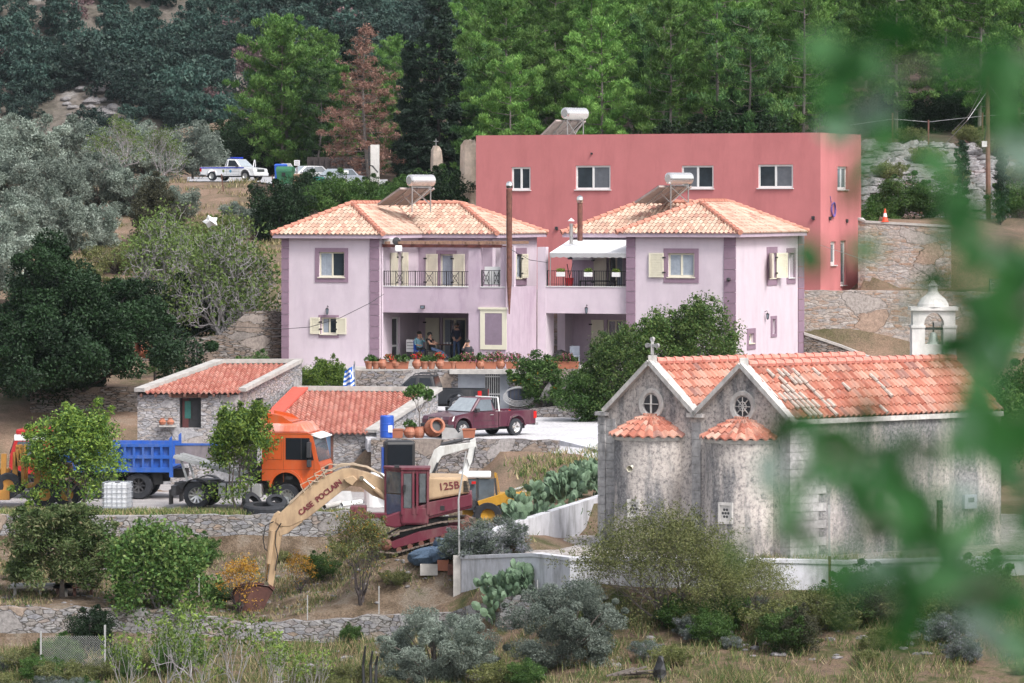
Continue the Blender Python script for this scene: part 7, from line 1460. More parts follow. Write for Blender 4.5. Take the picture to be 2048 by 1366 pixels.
broad('cherry', 35, 3.9, .95, 1.95, 4, 3, .75, 28000, .09, .03, m_leaf_cherry, m_bark, crad=.4, tr=.13, droop=1.0, lowfill=70, flat=1)
broad('figbush', 36, 3.4, .3, 2.2, 4, 3, .8, 15000, .075, .045, m_leaf_mid, m_barkg, crad=.42, tr=.06, multi=4, mix=(m_leaf_fig, .3), lowfill=40, flat=1)
broad('peachtree', 37, 3.7, .5, 1.5, 4, 3, .7, 4500, .065, .018, m_leaf_peach, m_barkd, crad=.35, tr=.09, multi=2, droop=.6, mix=(m_leaf_autumn, .08))
broad('pomegranate', 38, 5.0, .8, 2.3, 4, 3, .7, 17000, .075, .035, m_leaf_mid, m_bark, crad=.5, tr=.1, multi=3, mix=(m_leaf_fig, .45), lowfill=40, flat=1)
broad('sapling', 39, 2.6, .5, .9, 3, 3, .5, 560, .075, .03, m_leaf_fig, m_barkg, crad=.24, tr=.03, multi=2, tp=.25, mix=(m_leaf_yg, .4))
broad('autumnshrub', 40, 2.0, .3, 1.0, 4, 3, .6, 1600, .045, .02, m_leaf_autumn, m_barkd, crad=.22, tr=.04, multi=3)
broad('tamarisk', 41, 3.8, .4, 3.2, 5, 3, .7, 32000, .045, .015, m_leaf_scrub, m_bark, crad=.42, tr=.08, multi=5, lowfill=60, upb=.2, flat=1)
broad('pottree', 42, 1.7, .6, .55, 3, 3, .6, 900, .07, .04, m_leaf_mid, m_bark, crad=.22, tr=.03)
def T_(kind, name, label, cat, px, Y, s=1.0, group=None, dz=0, rz=None, sq=None):
 p = gp(px, Y); p.z += dz; return tree_at(kind, name, label, cat, p, s if sq is None else (s*sq[0], s*sq[0], s*sq[1]), rz, group)
# mountain oaks
rr = random.Random(21); cnt = 0; step = 4.7
yy = 574
while yy < 640 and cnt < 292:
 xx = X_(-30, yy); lim = X_(1010, yy)
 while xx < lim:
  x, y = xx+rr.uniform(-1.4, 1.4), yy+rr.uniform(-1.3, 1.3); z = MZ(x, y); py = 400-z*S_(y)
  px = 1024+x*S_(y)
  bare = (px < 240 and 185 < py < 250 and px > 120)
  if py > -60 and py < 275 and not (bare and rr.random() < .75) and cnt < 292 and rr.random() < .93:
   q = rr.random(); kind = 'oakr' if q < .10 else ('oak1' if q < .55 else 'oak2')
   tree_at(kind, 'holm_oak' if kind != 'oakr' else 'russet_oak', 'dark blue-green oak in the dense wood on the far mountainside' if kind != 'oakr' else 'faded russet tree among the dark oaks on the far mountainside', 'tree', (x, y, z-.4), rr.uniform(.7, 1.3), None, 'oaks on the far mountainside' if kind != 'oakr' else 'russet trees on the far mountainside'); cnt += 1
  xx += step*rr.uniform(.8, 1.2)
 yy += 4.0 if yy < 600 else 5
# pine wood
rr = random.Random(5); n = 0
for Y, a, b in ((258, 985, 1640), (268, 965, 1660), (279, 960, 2100), (290, 960, 2100), (302, 960, 2100), (316, 955, 2100), (332, 950, 2100), (350, 950, 2100), (372, 945, 2100), (398, 960, 2100), (425, 1000, 2100), (345, 545, 930), (356, 520, 930), (368, 640, 860)):
 x = X_(a, Y)+rr.uniform(0, 2)
 while x < X_(b, Y):
  y = Y+rr.uniform(-4, 4); kind = rr.choice(['pine1', 'pine2', 'pine2', 'pine3', 'pine1']); s = rr.uniform(.85, 1.12)
  if b < 1000: s *= .92
  tree_at(kind, 'pine_tree', 'light green pine in the dense pine wood above the red building' if b > 1000 else 'light green pine in the wood between the car park and the far mountain', 'tree', (x, y, H(x, y)-.2), (s, s, s*rr.uniform(.9, 1.1)), None, 'pines above the red building' if b > 1000 else 'pines beyond the car park'); n += 1
  x += rr.uniform(3.4, 5.2)*(1.05 if Y < 400 else 1.3)
T_('pine4', 'pine_tree', 'broad spreading pine at the left end of the wood, above the police pickup', 'tree', 565, 346, 1.0, rz=1)
T_('pine3', 'pine_tree', 'bushy lower pine in front of the spreading one, beside the dark tree', 'tree', 630, 343, .8)
T_('darkfir', 'conifer_tree', 'tallest dark conifer with a pointed top, in the middle of the wood', 'tree', 876, 316, 1.0, sq=(1.05, 1.0))
T_('cypress', 'cypress_tree', 'broad dark cypress right of the tallest conifer', 'tree', 938, 322, .68, sq=(1.5, 1)); T_('cypress', 'cypress_tree', 'broad dark cypress below and left of the tallest conifer', 'tree', 845, 311, .62, sq=(1.6, 1))
T_('cypress', 'cypress_tree', 'dark cypress just left of the tallest conifer, right of the dead brown tree', 'tree', 818, 318, .95, sq=(1.1, 1))
T_('cypress', 'cypress_tree', 'dark cypress left of the dead brown tree', 'tree', 690, 350, 1.0)
T_('cypress', 'cypress_tree', 'dark pointed cypress right behind the left end of the red building', 'tree', 1002, 300, .92, sq=(1.15, 1))
T_('deadpine', 'dead_tree', 'dead reddish-brown conifer among the green pines', 'tree', 740, 312, .98, sq=(1.15, 1))
T_('youngpine', 'pine_tree', 'young bright green pine between the two standing rocks', 'tree', 940, 288, 1.08)
T_('darkshrub', 'evergreen_tree', 'dark evergreen behind the red roofline, left of the middle', 'tree', 1385, 256, 1.15, dz=-.2); T_('darkshrub', 'evergreen_tree', 'blackish evergreen behind the right half of the red roofline', 'tree', 1500, 257, 1.35, dz=-.2); T_('scrub', 'shrub', 'pale yellow-green shrub peeping over the red roof edge', 'shrub', 1425, 251, 1.2, dz=1.2)
for px, Y, s, lab in ((505, 356, 1.5, 'dark broadleaf tree behind the police pickup, left one'), (560, 352, 1.35, 'dark broadleaf tree behind the green dumpster'), (455, 366, 1.3, 'dull dark tree behind the police pickup cab'), (640, 350, 1.3, 'dark tree in the shade under the pines behind the saloon car')): T_('darkshrub', 'dark_tree', lab, 'tree', px, Y, s)
for px, Y, s, k, lab in ((609, 279, .78, 'darkshrub', 'dark green shrub hiding the front of the white car'), (738, 277, .92, 'greenshrub', 'mid-green shrub hiding half of the silver saloon car'), (800, 270, 1.0, 'greenshrub', 'green shrub behind the left solar heater'), (850, 270, 1.15, 'greenshrub', 'green shrub left of the small standing rock'), (885, 262, 1.0, 'darkshrub', 'dark shrub right behind the left house ridge'), (670, 272, 1.1, 'greenshrub', 'green shrub just above the left end of the left house roof'), (560, 262, 1.0, 'darkshrub', 'dark low shrub below the car park fence')): T_(k, 'shrub', lab, 'shrub', px, Y, s)
# olives and slope on the left
for i, (px, Y, s, k) in enumerate(((60, 306, .86, 'olive1'), (160, 312, .85, 'olive1'), (-20, 318, .9, 'olive1'), (385, 326, .8, 'olive1'), (285, 318, .8, 'olive1'), (15, 280, .78, 'olive1'), (110, 277, .78, 'olive1'), (200, 281, .7, 'olive1'), (268, 280, .8, 'olive2'), (75, 252, .72, 'olive1'), (-5, 247, .7, 'olive1'), (140, 254, .6, 'olive1'), (195, 258, .72, 'olive2'), (-30, 226, .8, 'olive1'), (480, 266, .55, 'olive2'), (560, 270, .5, 'olive2'), (355, 276, .6, 'olive2'))):
 T_(k, 'olive_tree', 'small olive bush below the car park fence' if px in (480, 560, 355) else 'silvery olive tree in the grove at the upper left', 'tree', px, Y, s, 'olive bushes below the car park' if px in (480, 560, 355) else 'olive trees in the upper left grove')
T_('graytwig', 'bare_tree', 'thin grey-twigged tree with few yellow-green leaves among the olives, taller one', 'tree', 235, 304, 1.0); T_('graytwig', 'bare_tree', 'thin grey-twigged tree right of the taller one, beside the dark juniper', 'tree', 325, 306, .85)
T_('juniper', 'juniper', 'dark brown-green juniper bush left of the police pickup', 'shrub', 315, 262, 1.05)
for i, px in enumerate((395, 440, 150, 230)): T_('scrub', 'shrub', 'low dry shrub on the slope between the olives and the fig tree', 'shrub', px, (255, 262, 232, 240)[i], 1.1, 'dry shrubs on the slope')
T_('figbare', 'fig_tree', 'big grey-branched fig tree with thin leaves, left of the lilac house', 'tree', 445, 215, 1.0, rz=.6); T_('figbare', 'fig_tree', 'second grey-branched fig tree behind the big one, nearer the dark tree', 'tree', 330, 222, .9, rz=2.2)
T_('darkshrub', 'shrub', 'black-green undergrowth below the big fig tree', 'shrub', 350, 217, 1.0, dz=-.3); T_('darkshrub', 'shrub', 'dark ivy shrub behind the left end of the slab-stone wall', 'shrub', 425, 221, .95, dz=-.5)
T_('darktree', 'evergreen_tree', 'huge dark green rounded tree at the left edge', 'tree', 140, 197, .93, rz=1, sq=(.98, .93))
for px, Y, s, k, lab in ((515, 199, .62, 'greenshrub', 'low vine-like shrub behind the upper hut, left of the house corner'), (460, 200, .5, 'scrub', 'yellowish low plant behind the upper hut roof'), (575, 200.5, .55, 'greenshrub', 'low green shrub at the foot of the lilac house left corner'), (700, 201, .5, 'scrub', 'thin pale shrub beside the flower pots under the dark corner blocks')): T_(k, 'shrub', lab, 'shrub', px, Y, s, dz=.3)
T_('yardtree', 'pomegranate_tree', 'small thin tree in front of the lilac house, above the low hut', 'tree', 652, 199, .64, dz=.2)
T_('lemon', 'lemon_tree', 'round dark citrus tree between the flower pots and the steps', 'tree', 1076, 200.5, 1.2, rz=0)
T_('pomegranate', 'pomegranate_tree', 'large leafy tree in front of the right lilac house, behind the left church gable', 'tree', 1400, 197.5, 1.05, dz=-.1); T_('pomegranate', 'pomegranate_tree', 'middle leafy tree left of the largest one, in front of the right house', 'tree', 1318, 197, .98); T_('pomegranate', 'pomegranate_tree', 'bright green leafy tree beside the stone steps', 'tree', 1232, 195.5, .92, rz=2); T_('greenshrub', 'shrub', 'low bright shrub at the foot of the stone steps', 'shrub', 1186, 196, .95)
T_('slimcypress', 'cypress_tree', 'slim dark cypress left of the wooden pole', 'tree', 1926, 232, 1.0); T_('slimcypress', 'cypress_tree', 'slim dark cypress right of the wooden pole', 'tree', 2001, 233, .92)
for px, Y, s, lab in ((1745, 233, .7, 'dark green shrub behind the traffic cone wall, left one'), (1800, 234, .85, 'green shrub directly behind the traffic cone'), (1865, 234, .75, 'yellow-green shrub left of the slim cypress'), (2035, 235, .8, 'green shrub at the right edge beside the slim cypress')): T_('greenshrub', 'shrub', lab, 'shrub', px, Y, s)
for i, (px, Y) in enumerate(((1780, 252), (1850, 256), (1905, 250), (1990, 258), (2040, 250), (1940, 262), (1820, 262))): T_('scrub', 'shrub', 'low grey-green cushion shrub on the rocky bank', 'shrub', px, Y, .7, 'shrubs on the rocky bank')
# yard and front
T_('yardtree', 'fruit_tree', 'green fruit tree standing in front of the blue tipper truck', 'tree', 155, 170, 1.0, rz=.5, sq=(1.08, .97)); T_('limetree', 'fruit_tree', 'bright yellow-green young tree in front of the lorry ramps', 'tree', 478, 168.2, 1.1, rz=4.0)
T_('cherry', 'cherry_tree', 'round drooping-leaved tree below the retaining wall at the left', 'tree', 125, 153, 1.0, rz=2.5, sq=(1.12, .86)); T_('figbush', 'fig_bush', 'big green bush left of the excavator bucket', 'shrub', 322, 151.0, 1.1, dz=-.5)
T_('peachtree', 'peach_tree', 'thin forked peach tree in front of the excavator tracks', 'tree', 722, 150.9, 1.0, rz=1.2); T_('autumnshrub', 'shrub', 'yellow-leaved thin shrub left of the excavator stick', 'shrub', 478, 153.5, 1.1); T_('autumnshrub', 'shrub', 'small yellow-leaved shrub right of the excavator stick', 'shrub', 600, 155.5, .8)
T_('rosemary', 'rosemary_bush', 'lavender-grey rosemary bush on the white wall corner beside the tracks', 'shrub', 985, 150.9, 1.05, dz=.35); T_('rosemary', 'rosemary_bush', 'smaller rosemary bush at the left foot of the white wall', 'shrub', 940, 151.2, .85, dz=.3)
T_('olivef', 'olive_tree', 'grey-green olive tree at the bottom, left of the other front olive', 'tree', 868, 137.5, .78, dz=-.2, rz=0); T_('olivef', 'olive_tree', 'grey-green olive tree at the bottom centre, under the prickly pear', 'tree', 1138, 137.5, .8, dz=-.05, rz=2)
T_('tamarisk', 'wild_bush', 'sprawling thin yellow-green bush in front of the church apses', 'shrub', 1335, 141.5, 1.14, dz=-.1, rz=.3); T_('tamarisk', 'wild_bush', 'low thin bush along the foot of the white church wall', 'shrub', 1470, 140.8, .8, dz=-.1, rz=1.6)
for i, (px, Y, s) in enumerate(((250, 133, .95), (330, 134, 1.1), (400, 132.5, 1.0), (470, 134, 1.15), (540, 133, 1.0))): T_('sapling', 'sapling', 'pale-stemmed sapling with bright leaves along the bottom left', 'sapling', px, Y, s, 'saplings along the bottom left', dz=-.1)
for i, (px, Y, s, k) in enumerate(((180, 147, .45, 'darkshrub'), (60, 141, .6, 'scrub'), (130, 137, .6, 'scrub'), (350, 141, .5, 'greenshrub'), (620, 137, .5, 'scrub'), (1000, 136, .6, 'scrub'), (1560, 139, .8, 'scrub'), (1640, 140, .9, 'scrub'), (1740, 141, .7, 'greenshrub'), (1850, 140, .8, 'scrub'), (1950, 141, .8, 'greenshrub'), (1900, 138, .7, 'rosemary'), (1600, 137, .38, 'juniper'), (700, 149.3, .22, 'greenshrub'))):
 T_(k, 'shrub', 'low wild shrub on the rough ground along the bottom edge', 'shrub', px, Y, s, 'wild shrubs along the bottom')
# prickly pears
def cactus(label, spots, seed, name='prickly_pear'):
 r = random.Random(seed); p0 = spots[0]; root = thing(name, label, 'cactus', (p0[0], p0[1], p0[2])); mb = MB()
 def pad(b, d, L, W):
  L *= 1.15; W *= 1.2
  d = d.normalized(); s = d.cross(Vector((r.uniform(-1, 1), r.uniform(-1, 1), .2))).normalized(); n_ = d.cross(s); k = 9; fr = []; bk = []; ring = []
  for i in range(k): a = 2*pi*i/k; w_ = W*(1+.15*cos(a)); ring.append(b+d*(L/2-L/2*cos(a))+s*(w_*sin(a)))
  c = b+d*L*.5; mb.add(ring+[c+n_*.045, c-n_*.045], [(i, (i+1) % k, k) for i in range(k)]+[((i+1) % k, i, k+1) for i in range(k)]); return b+d*L*.93, s
 def grow(b, d, dep):
  L = r.uniform(.24, .36); e, s = pad(b, d, L, L*.36)
  if dep > 0:
   for k in range(r.choice([1, 2, 2, 3])): grow(e+s*r.uniform(-.08, .08), d+Vector((r.uniform(-1, 1), r.uniform(-1, 1), r.uniform(-.1, .5)))*.75, dep-1)
 for (x, y, z, dep) in spots: grow(Vector((x, y, z)), Vector((r.uniform(-.4, .4), r.uniform(-.6, .1), 1)), dep)
 mb.build('pad', m_cactus, root, smooth=False); return root
r0 = random.Random(2); sp = []
for i in range(72):
 px = r0.uniform(1012, 1205); t = (px-1012)/193; Y = 151.9+9.5*t+r0.uniform(.2, 6.0); x = X_(px, Y); sp.append((x, Y, H(x, Y)-.1, r0.choice([2, 3, 3])))
cactus('bank of prickly pears along the top of the stained white wall', sp, 3)
sp = []
for k in range(24): q_, Y = r0.uniform(975, 1068), r0.uniform(145.9, 147.0); sp.append((X_(q_, Y), Y, H(X_(q_, Y), Y)-.1, r0.choice([2, 2, 3])))
cactus('single clump of prickly pear in front of the low white wall', sp, 8)
rw_ = random.Random(77)
for i in range(60):
 px, Y = rw_.choice([rw_.uniform(640, 1100), rw_.uniform(1250, 2080), rw_.uniform(1250, 2080), rw_.uniform(0, 300)]), rw_.uniform(134, 142.5)
 T_(rw_.choice(['scrub', 'scrub', 'greenshrub', 'rosemary']), 'shrub', 'low wild shrub on the rough ground along the bottom edge', 'shrub', px, Y, rw_.uniform(.2, .5), 'wild shrubs along the bottom')
for i, (px, Y, s) in enumerate(((560, 131.5, .9), (630, 132, .8), (370, 137.5, 1.15))): T_('sapling', 'sapling', 'pale-stemmed sapling with bright leaves along the bottom left', 'sapling', px, Y, s, 'saplings along the bottom left', dz=-.1)
for i in range(9): T_('darkshrub', 'shrub', 'dark undergrowth at the foot of the pine wood at the right', 'shrub', 1745+i*42, 277+(i*37 % 9), .75, 'undergrowth at the foot of the pines')
for i, px in enumerate((2010, 2050)): T_('greenshrub', 'shrub', 'green shrub at the far end of the church roof', 'shrub', px, 176+6*i, 1.2, 'shrubs at the far end of the church', dz=.6)
for i, (px, Y) in enumerate(((40, 158), (250, 163.5), (400, 163), (560, 163.8), (640, 157.5), (690, 161), (440, 155), (790, 151.6))): T_('scrub' if i % 2 else 'greenshrub', 'shrub', 'small wild shrub on the bare earth terrace', 'shrub', px, Y, .3+.06*(i % 3), 'shrubs on the bare earth terrace')
# grasses
def grass(name, label, n, area, L, W, mats, mixp, seed, up=2.0, zoff=0, clump=0):
 rng = np.random.default_rng(seed); (q0, q1, y0, y1) = area; ys = rng.uniform(y0, y1, n); qs = rng.uniform(q0, q1, n)
 if clump:
  cq = rng.uniform(q0, q1, clump); cy = rng.uniform(y0, y1, clump); k = rng.integers(0, clump, n); qs = cq[k]+rng.normal(size=n)*14; ys = np.clip(cy[k]+rng.normal(size=n)*.35, y0, y1)
 xs = (qs-1024)/F*ys; zs = np.array([H(float(x), float(y)) for x, y in zip(xs, ys)])+zoff
 l = L*rng.uniform(.5, 1.3, n); d = rng.normal(size=(n, 3))*.45; d[:, 2] = 1; d /= np.linalg.norm(d, axis=1)[:, None]; s = np.cross(d, rng.normal(size=(n, 3))); s /= np.linalg.norm(s, axis=1)[:, None]
 b = np.stack([xs, ys, zs], 1); w_ = W*rng.uniform(.6, 1.2, n)[:, None]; e = b+d*l[:, None]
 v = np.stack([b-s*w_, b+s*w_, e+s*w_*.2+d*0, e-s*w_*.2], 1).reshape(-1, 3)
 mi = (rng.uniform(size=n) < mixp).astype(int); o = bpy.data.objects.new(name, leaf_mesh(name, v, rng.uniform(size=n), mats, mi)); COL.objects.link(o); setp(o, label, 'grass', kind='stuff'); return o
grass('dry_grass', 'dry yellow grass and weeds on the rough ground along the bottom', 46000, (-60, 2150, 131, 149), .34, .014, [m_leaf_dry, m_leaf_grass], .6, 1, clump=900)
grass('weeds', 'thin weeds on the bare earth below the trucks', 24000, (-60, 1060, 150.6, 165.5), .17, .018, [m_leaf_dry, m_leaf_grass], .45, 2, clump=420)
grass('verge_grass', 'green grass strip along the top of the rubble retaining wall', 9000, (-60, 730, 166.5, 168.6), .2, .018, [m_leaf_grass, m_leaf_dry], .25, 3, zoff=.1)
grass('wall_foot_grass', 'grass at the foot of the white church wall', 7000, (1150, 2150, 141.5, 143.6), .38, .018, [m_leaf_grass, m_leaf_dry], .3, 4)
grass('slope_grass', 'dry grass on the slope between the olives and the road', 9000, (150, 620, 225, 300), .35, .03, [m_leaf_dry, m_leaf_scrub], .45, 6, clump=200)
grass('bank_grass', 'grass beside the ramp above the prickly pears', 3000, (1000, 1240, 168, 179), .3, .025, [m_leaf_grass, m_leaf_dry], .3, 7, clump=60)
# loose stones
def rocks(name, label, spots, mat, stuff=True, cat='stones'):
 ORG[0] = Vector((spots[0][0], spots[0][1], spots[0][2])); mb = MB(); r = random.Random(len(spots))
 for (x, y, z, s) in spots:
  n = 7; prof = []; c = Vector((x, y, z)); sq = r.uniform(.5, 1)
  vs = []; base = len(mb.v)
  for i, (rr_, h) in enumerate(((.7, -.3), (1, .0), (.85, .35), (.4, .6))):
   for j in range(n): a = 2*pi*j/n; k = r.uniform(.75, 1.2); vs.append(c+Vector((cos(a)*rr_*s*k, sin(a)*rr_*s*k*.8, h*s*sq*k)))
  mb.add(vs, [(i*n+j, i*n+(j+1) % n, (i+1)*n+(j+1) % n, (i+1)*n+j) for i in range(3) for j in range(n)]+[tuple(3*n+j for j in range(n))])
 o = mb.build(name, mat); setp(o, label, cat, kind='stuff' if stuff else None); return o
m_rock = plain('grey_rock', (.21, .20, .205), .95, var=.5, scale=5, bump=.6, stains=((.12, .09, .07), .6, 3))
r1 = random.Random(4)
def sc(n, a, b, c, d, s0, s1): return [(lambda q, y: (X_(q, y), y, H(X_(q, y), y), r1.uniform(s0, s1)))(r1.uniform(a, b), r1.uniform(c, d)) for _ in range(n)]
rocks('rubble', 'loose stones scattered over the bare earth around the excavator', sc(620, 0, 1050, 150.6, 162, .03, .12), m_rock)
rocks('rubble', 'stones and rocks on the rough ground along the bottom', sc(150, 560, 2100, 136, 147, .06, .28), m_rock)
rocks('rock_scree', 'grey broken rocks covering the bank below the pine wood at the right', sc(420, 1725, 2110, 240, 263, .2, .75), m_rock)
rocks('rock_scree', 'pale boulders on the bare patches of the far mountainside', [(lambda q, y: (X_(q, y), y, MZ(X_(q, y), y), r1.uniform(.4, 1.2)))(r1.uniform(130, 260), r1.uniform(572, 592)) for _ in range(80)], m_rock)
rocks('boulder', 'white lichen-covered boulder below the sprawling bush', [(X_(1442, 139), 139, -14.9, .42)], plain('lichen_rock', (.42, .42, .42), .95, var=.6, scale=9, bump=.8), False, 'boulder')
# foreground branches, out of focus
def front_tree():
 base = Vector((1.55, 4.2, -1.9)); root = thing('leafy_branch', 'out-of-focus leafy green branches hanging in at the right edge, close to the camera', 'tree', base)
 rr = random.Random(11); mb = MB(); tr = [base, Vector((1.35, 4.6, -.9)), Vector((1.2, 5.0, .3)), Vector((1.1, 5.2, 1.2))]; mb.tube(tr, [.05, .04, .03, .02], 7); mb.build('trunk', m_bark, root)
 groups = [(1760, 140, 75, 9), (1700, 250, 60, 7), (1730, 330, 35, 3), (2020, 130, 45, 8), (2040, 250, 50, 6), (1880, 450, 75, 9), (2010, 520, 60, 8), (1960, 560, 60, 7), (1615, 520, 18, 2), (1800, 560, 60, 3), (2000, 650, 80, 14), (1930, 690, 50, 6), (1640, 900, 60, 10), (1700, 960, 60, 8), (1590, 950, 40, 3), (1480, 1085, 26, 3), (1610, 1060, 45, 4), (1960, 850, 80, 12), (1900, 960, 80, 8), (1780, 960, 60, 5), (1800, 1080, 90, 10), (1740, 1200, 80, 13), (1900, 1080, 80, 10), (2010, 1040, 80, 9), (1980, 1180, 80, 8), (2040, 1280, 60, 9), (2040, 880, 60, 7), (1820, 1220, 60, 4), (1360, 930, 12, 0), (1430, 200, 10, 0)]
 cs = []; L = []
 for (px, py, sp_, n) in groups:
  for _ in range(int(n*1.15)):
   Y = rr.uniform(4.6, 6.4); a, b = px+rr.gauss(0, sp_*.7), py+rr.gauss(0, sp_*.7); cs.append(P(a, b, Y))
 rng = np.random.default_rng(3); c = np.array([tuple(p-base) for p in cs]); n = len(c)
 nr = rng.normal(size=(n, 3)); nr[:, 1] -= 1.3; nr[:, 2] += .6; nr /= np.linalg.norm(nr, axis=1)[:, None]; t = rng.normal(size=(n, 3)); t[:, 2] -= .6; t -= (t*nr).sum(1)[:, None]*nr; t /= np.linalg.norm(t, axis=1)[:, None]; b = np.cross(nr, t)
 lb = MB()
 for i in range(n):
  l, w_ = rr.uniform(.027, .040), rr.uniform(.016, .024); o = Vector(cs[i]); tt, bb, nn = Vector(t[i]), Vector(b[i]), Vector(nr[i])
  out = [(-1, 0), (-.6, .75), (0, 1), (.55, .7), (1, 0), (.55, -.7), (0, -1), (-.6, -.75)]
  lb.add([o+tt*(l*u)+bb*(w_*v_)-nn*(abs(v_)*.004) for u, v_ in out], [tuple(range(8))])
 lv = lb.build('leaves', m_front, root); a = lv.data.attributes.new('tint', 'FLOAT', 'FACE'); a.data.foreach_set('value', [rr.random() for _ in range(n)])
 tw = MB(); path = [[(2100, 100), (1900, 130), (1740, 150), (1700, 300)], [(2100, 420), (2000, 480), (1880, 450)], [(2120, 560), (2010, 640), (1900, 700)], [(2120, 800), (1960, 850), (1780, 930), (1640, 900)], [(2100, 1000), (1900, 1060), (1700, 1050), (1480, 1090)], [(2100, 1160), (1900, 1190), (1740, 1210)]]
 for p in path: pts = [P(a, b, 5.4) for a, b in p]; pts.insert(0, Vector((1.16, 5.1, pts[0].z+.1))); tw.tube(pts, [.009]+[.006-.001*i for i in range(len(p))], 5, cap=False)
 tw.build('twigs', m_bark, root)
m_front = lm('leaf_foreground', [(0, (.012, .07, .015)), (.45, (.035, .15, .03)), (.85, (.06, .19, .06)), (1, (.30, .40, .35))], .3, .4)  # last stop: pale teal highlights painted into the colour of some leaves
front_tree()
# ================= SMALL THINGS =================
m_bluep2 = plain('blue_plastic', (.02, .09, .45), .45, var=.1); m_teal = plain('teal_plastic', (.02, .22, .20), .5); m_green = plain('green_plastic', (.03, .14, .07), .5, var=.15)
m_clay = m_terra; m_skin = plain('skin', (.42, .24, .17), .6, var=.05); m_hair = plain('dark_hair', (.015, .012, .012), .7)
def one(name, label, cat, mb, mat, loc, kind=None, group=None, bevel=0):
 ORG[0] = Vector(loc); o = mb.build(name, mat, bevel=bevel); return setp(o, label, cat, group, kind)
# --- pots along the terrace ---
def pot(px, kind, plant, label, Y=203.15, z=-8.04, s=1.0, group='clay pots along the terrace edge', flip=0):
 p = Vector((X_(px, Y), Y, z)); root = thing('flower_pot', label, 'flower pot', p, world=False, group=group); mb = MB()
 if kind == 'box': mb.hexa([(-.29, -.12, 0), (.29, -.12, 0), (.29, .12, 0), (-.29, .12, 0)], [(-.32, -.15, .3), (.32, -.15, .3), (.32, .15, .3), (-.32, .15, .3)]); mb.box(-.34, .34, -.17, .17, .30, .35); top = .33
 elif kind == 'sbox': mb.hexa([(-.2, -.13, 0), (.2, -.13, 0), (.2, .13, 0), (-.2, .13, 0)], [(-.24, -.16, .3), (.24, -.16, .3), (.24, .16, .3), (-.24, .16, .3)]); mb.box(-.26, .26, -.18, .18, .3, .34); top = .33
 elif kind == 'urn': mb.lathe([(.0, 0), (.11, 0), (.22, .15), (.24, .28), (.16, .42), (.17, .47), (.13, .47)], n=14); top = .42
 else: mb.lathe([(.0, 0), (.13, 0), (.2, .3), (.23, .3), (.23, .36), (.19, .36), (.18, .30)], n=14); top = .3
 mb.build('pot', [m_terra2 if 'box' in kind else m_clay][0], root, bevel=.01)
 if plant:
  xs = (-.22*s, .22*s) if kind == 'box' else (0,)
  for x in (((-.15, .15) if kind == 'box' else xs)):
   c = bpy.data.objects.new('plant', PROTO[plant][1]); COL.objects.link(c); c.parent = root; c.location = (x, 0, top-.02); c.rotation_euler = (0, 0, px); c.scale = (1, 1, 1.05)
 return root
for a in ((738, 'round', 'potplant', 'leftmost clay pot on the terrace edge, with pale green leaves'), (752, 'round', 'potplant', 'second clay pot from the left on the terrace edge'), (765, 'urn', None, 'bulging clay urn left of the red geraniums'), (780, 'sbox', 'potred', 'square clay planter of bright red geraniums'), (792, 'urn', None, 'small orange urn right of the red geraniums'), (804, 'box', 'potplant', 'long clay planter under the glass door with a leafy plant'),
    (834, 'urn', 'potred', 'pale vase with red flowers in front of the man in light blue'), (849, 'round', 'potplant', 'clay pot between the vase and the reclining man'), (863, 'round', 'potplant', 'clay pot in front of the reclining man'), (881, 'urn', 'potred', 'round clay urn in front of the reclining man\'s feet'), (893, 'sbox', None, 'empty square clay planter before the table'), (906, 'round', 'potplant', 'bushy green pot in front of the standing man'), (921, 'sbox', 'potplant', 'small square planter right of the standing man'),
    (939, 'box', 'potflower', 'long clay planter in front of the man holding his head'), (961, 'urn', 'potplant', 'grey-green potted plant left of the white window blind'), (980, 'box', 'potflower', 'long planter of pink flowers under the left side of the blind'), (1001, 'urn', 'potflower', 'round clay pot of pink flowers under the right edge of the blind'), (1025, 'box', 'potflower', 'long planter of pink flowers left of the citrus tree'),
    (1115, 'round', 'potplant', 'clay pot half hidden right of the citrus tree'), (1130, 'box', 'potflower', 'long clay planter in front of the right porch'), (1148, 'sbox', 'potplant', 'small square planter at the top of the steps')):
 pot(*a)
Yp = 180.75; zp = -10.08
pot(794, 'sbox', None, 'square clay planter beside the blue barrel', Yp, zp, group='clay pots on the yard wall').scale = (1.15,)*3
pot(820, 'urn', 'potplant', 'bowl-shaped clay pot with a tuft of green on the yard wall', Yp, zp, group='clay pots on the yard wall').scale = (1.2, 1.2, 1)
pot(938, 'sbox', None, 'clay planter behind the white digger arm', Yp, zp, group='clay pots on the yard wall').scale = (1.15,)*3
def ribbed():
 p = Vector((X_(838, Yp), Yp, zp)); root = thing('flower_pot', 'ribbed clay pot with a small thin tree on the yard wall', 'flower pot', p, world=False); mb = MB(); pr = [(0, 0), (.16, 0)]
 for k in range(7): z = .03+k*.06; r = .18+.07*sin(k*.5); pr += [(r+.015, z), (r, z+.05)]
 pr += [(.19, .48), (.15, .48)]; mb.lathe(pr, n=16); mb.build('pot', m_clay, root)
 for nm, me in zip(('trunk', 'crown'), PROTO['pottree']): c = bpy.data.objects.new(nm, me); COL.objects.link(c); c.parent = root; c.location = (0, 0, .4); c.scale = (1.15, 1.15, 1.15)
ribbed()
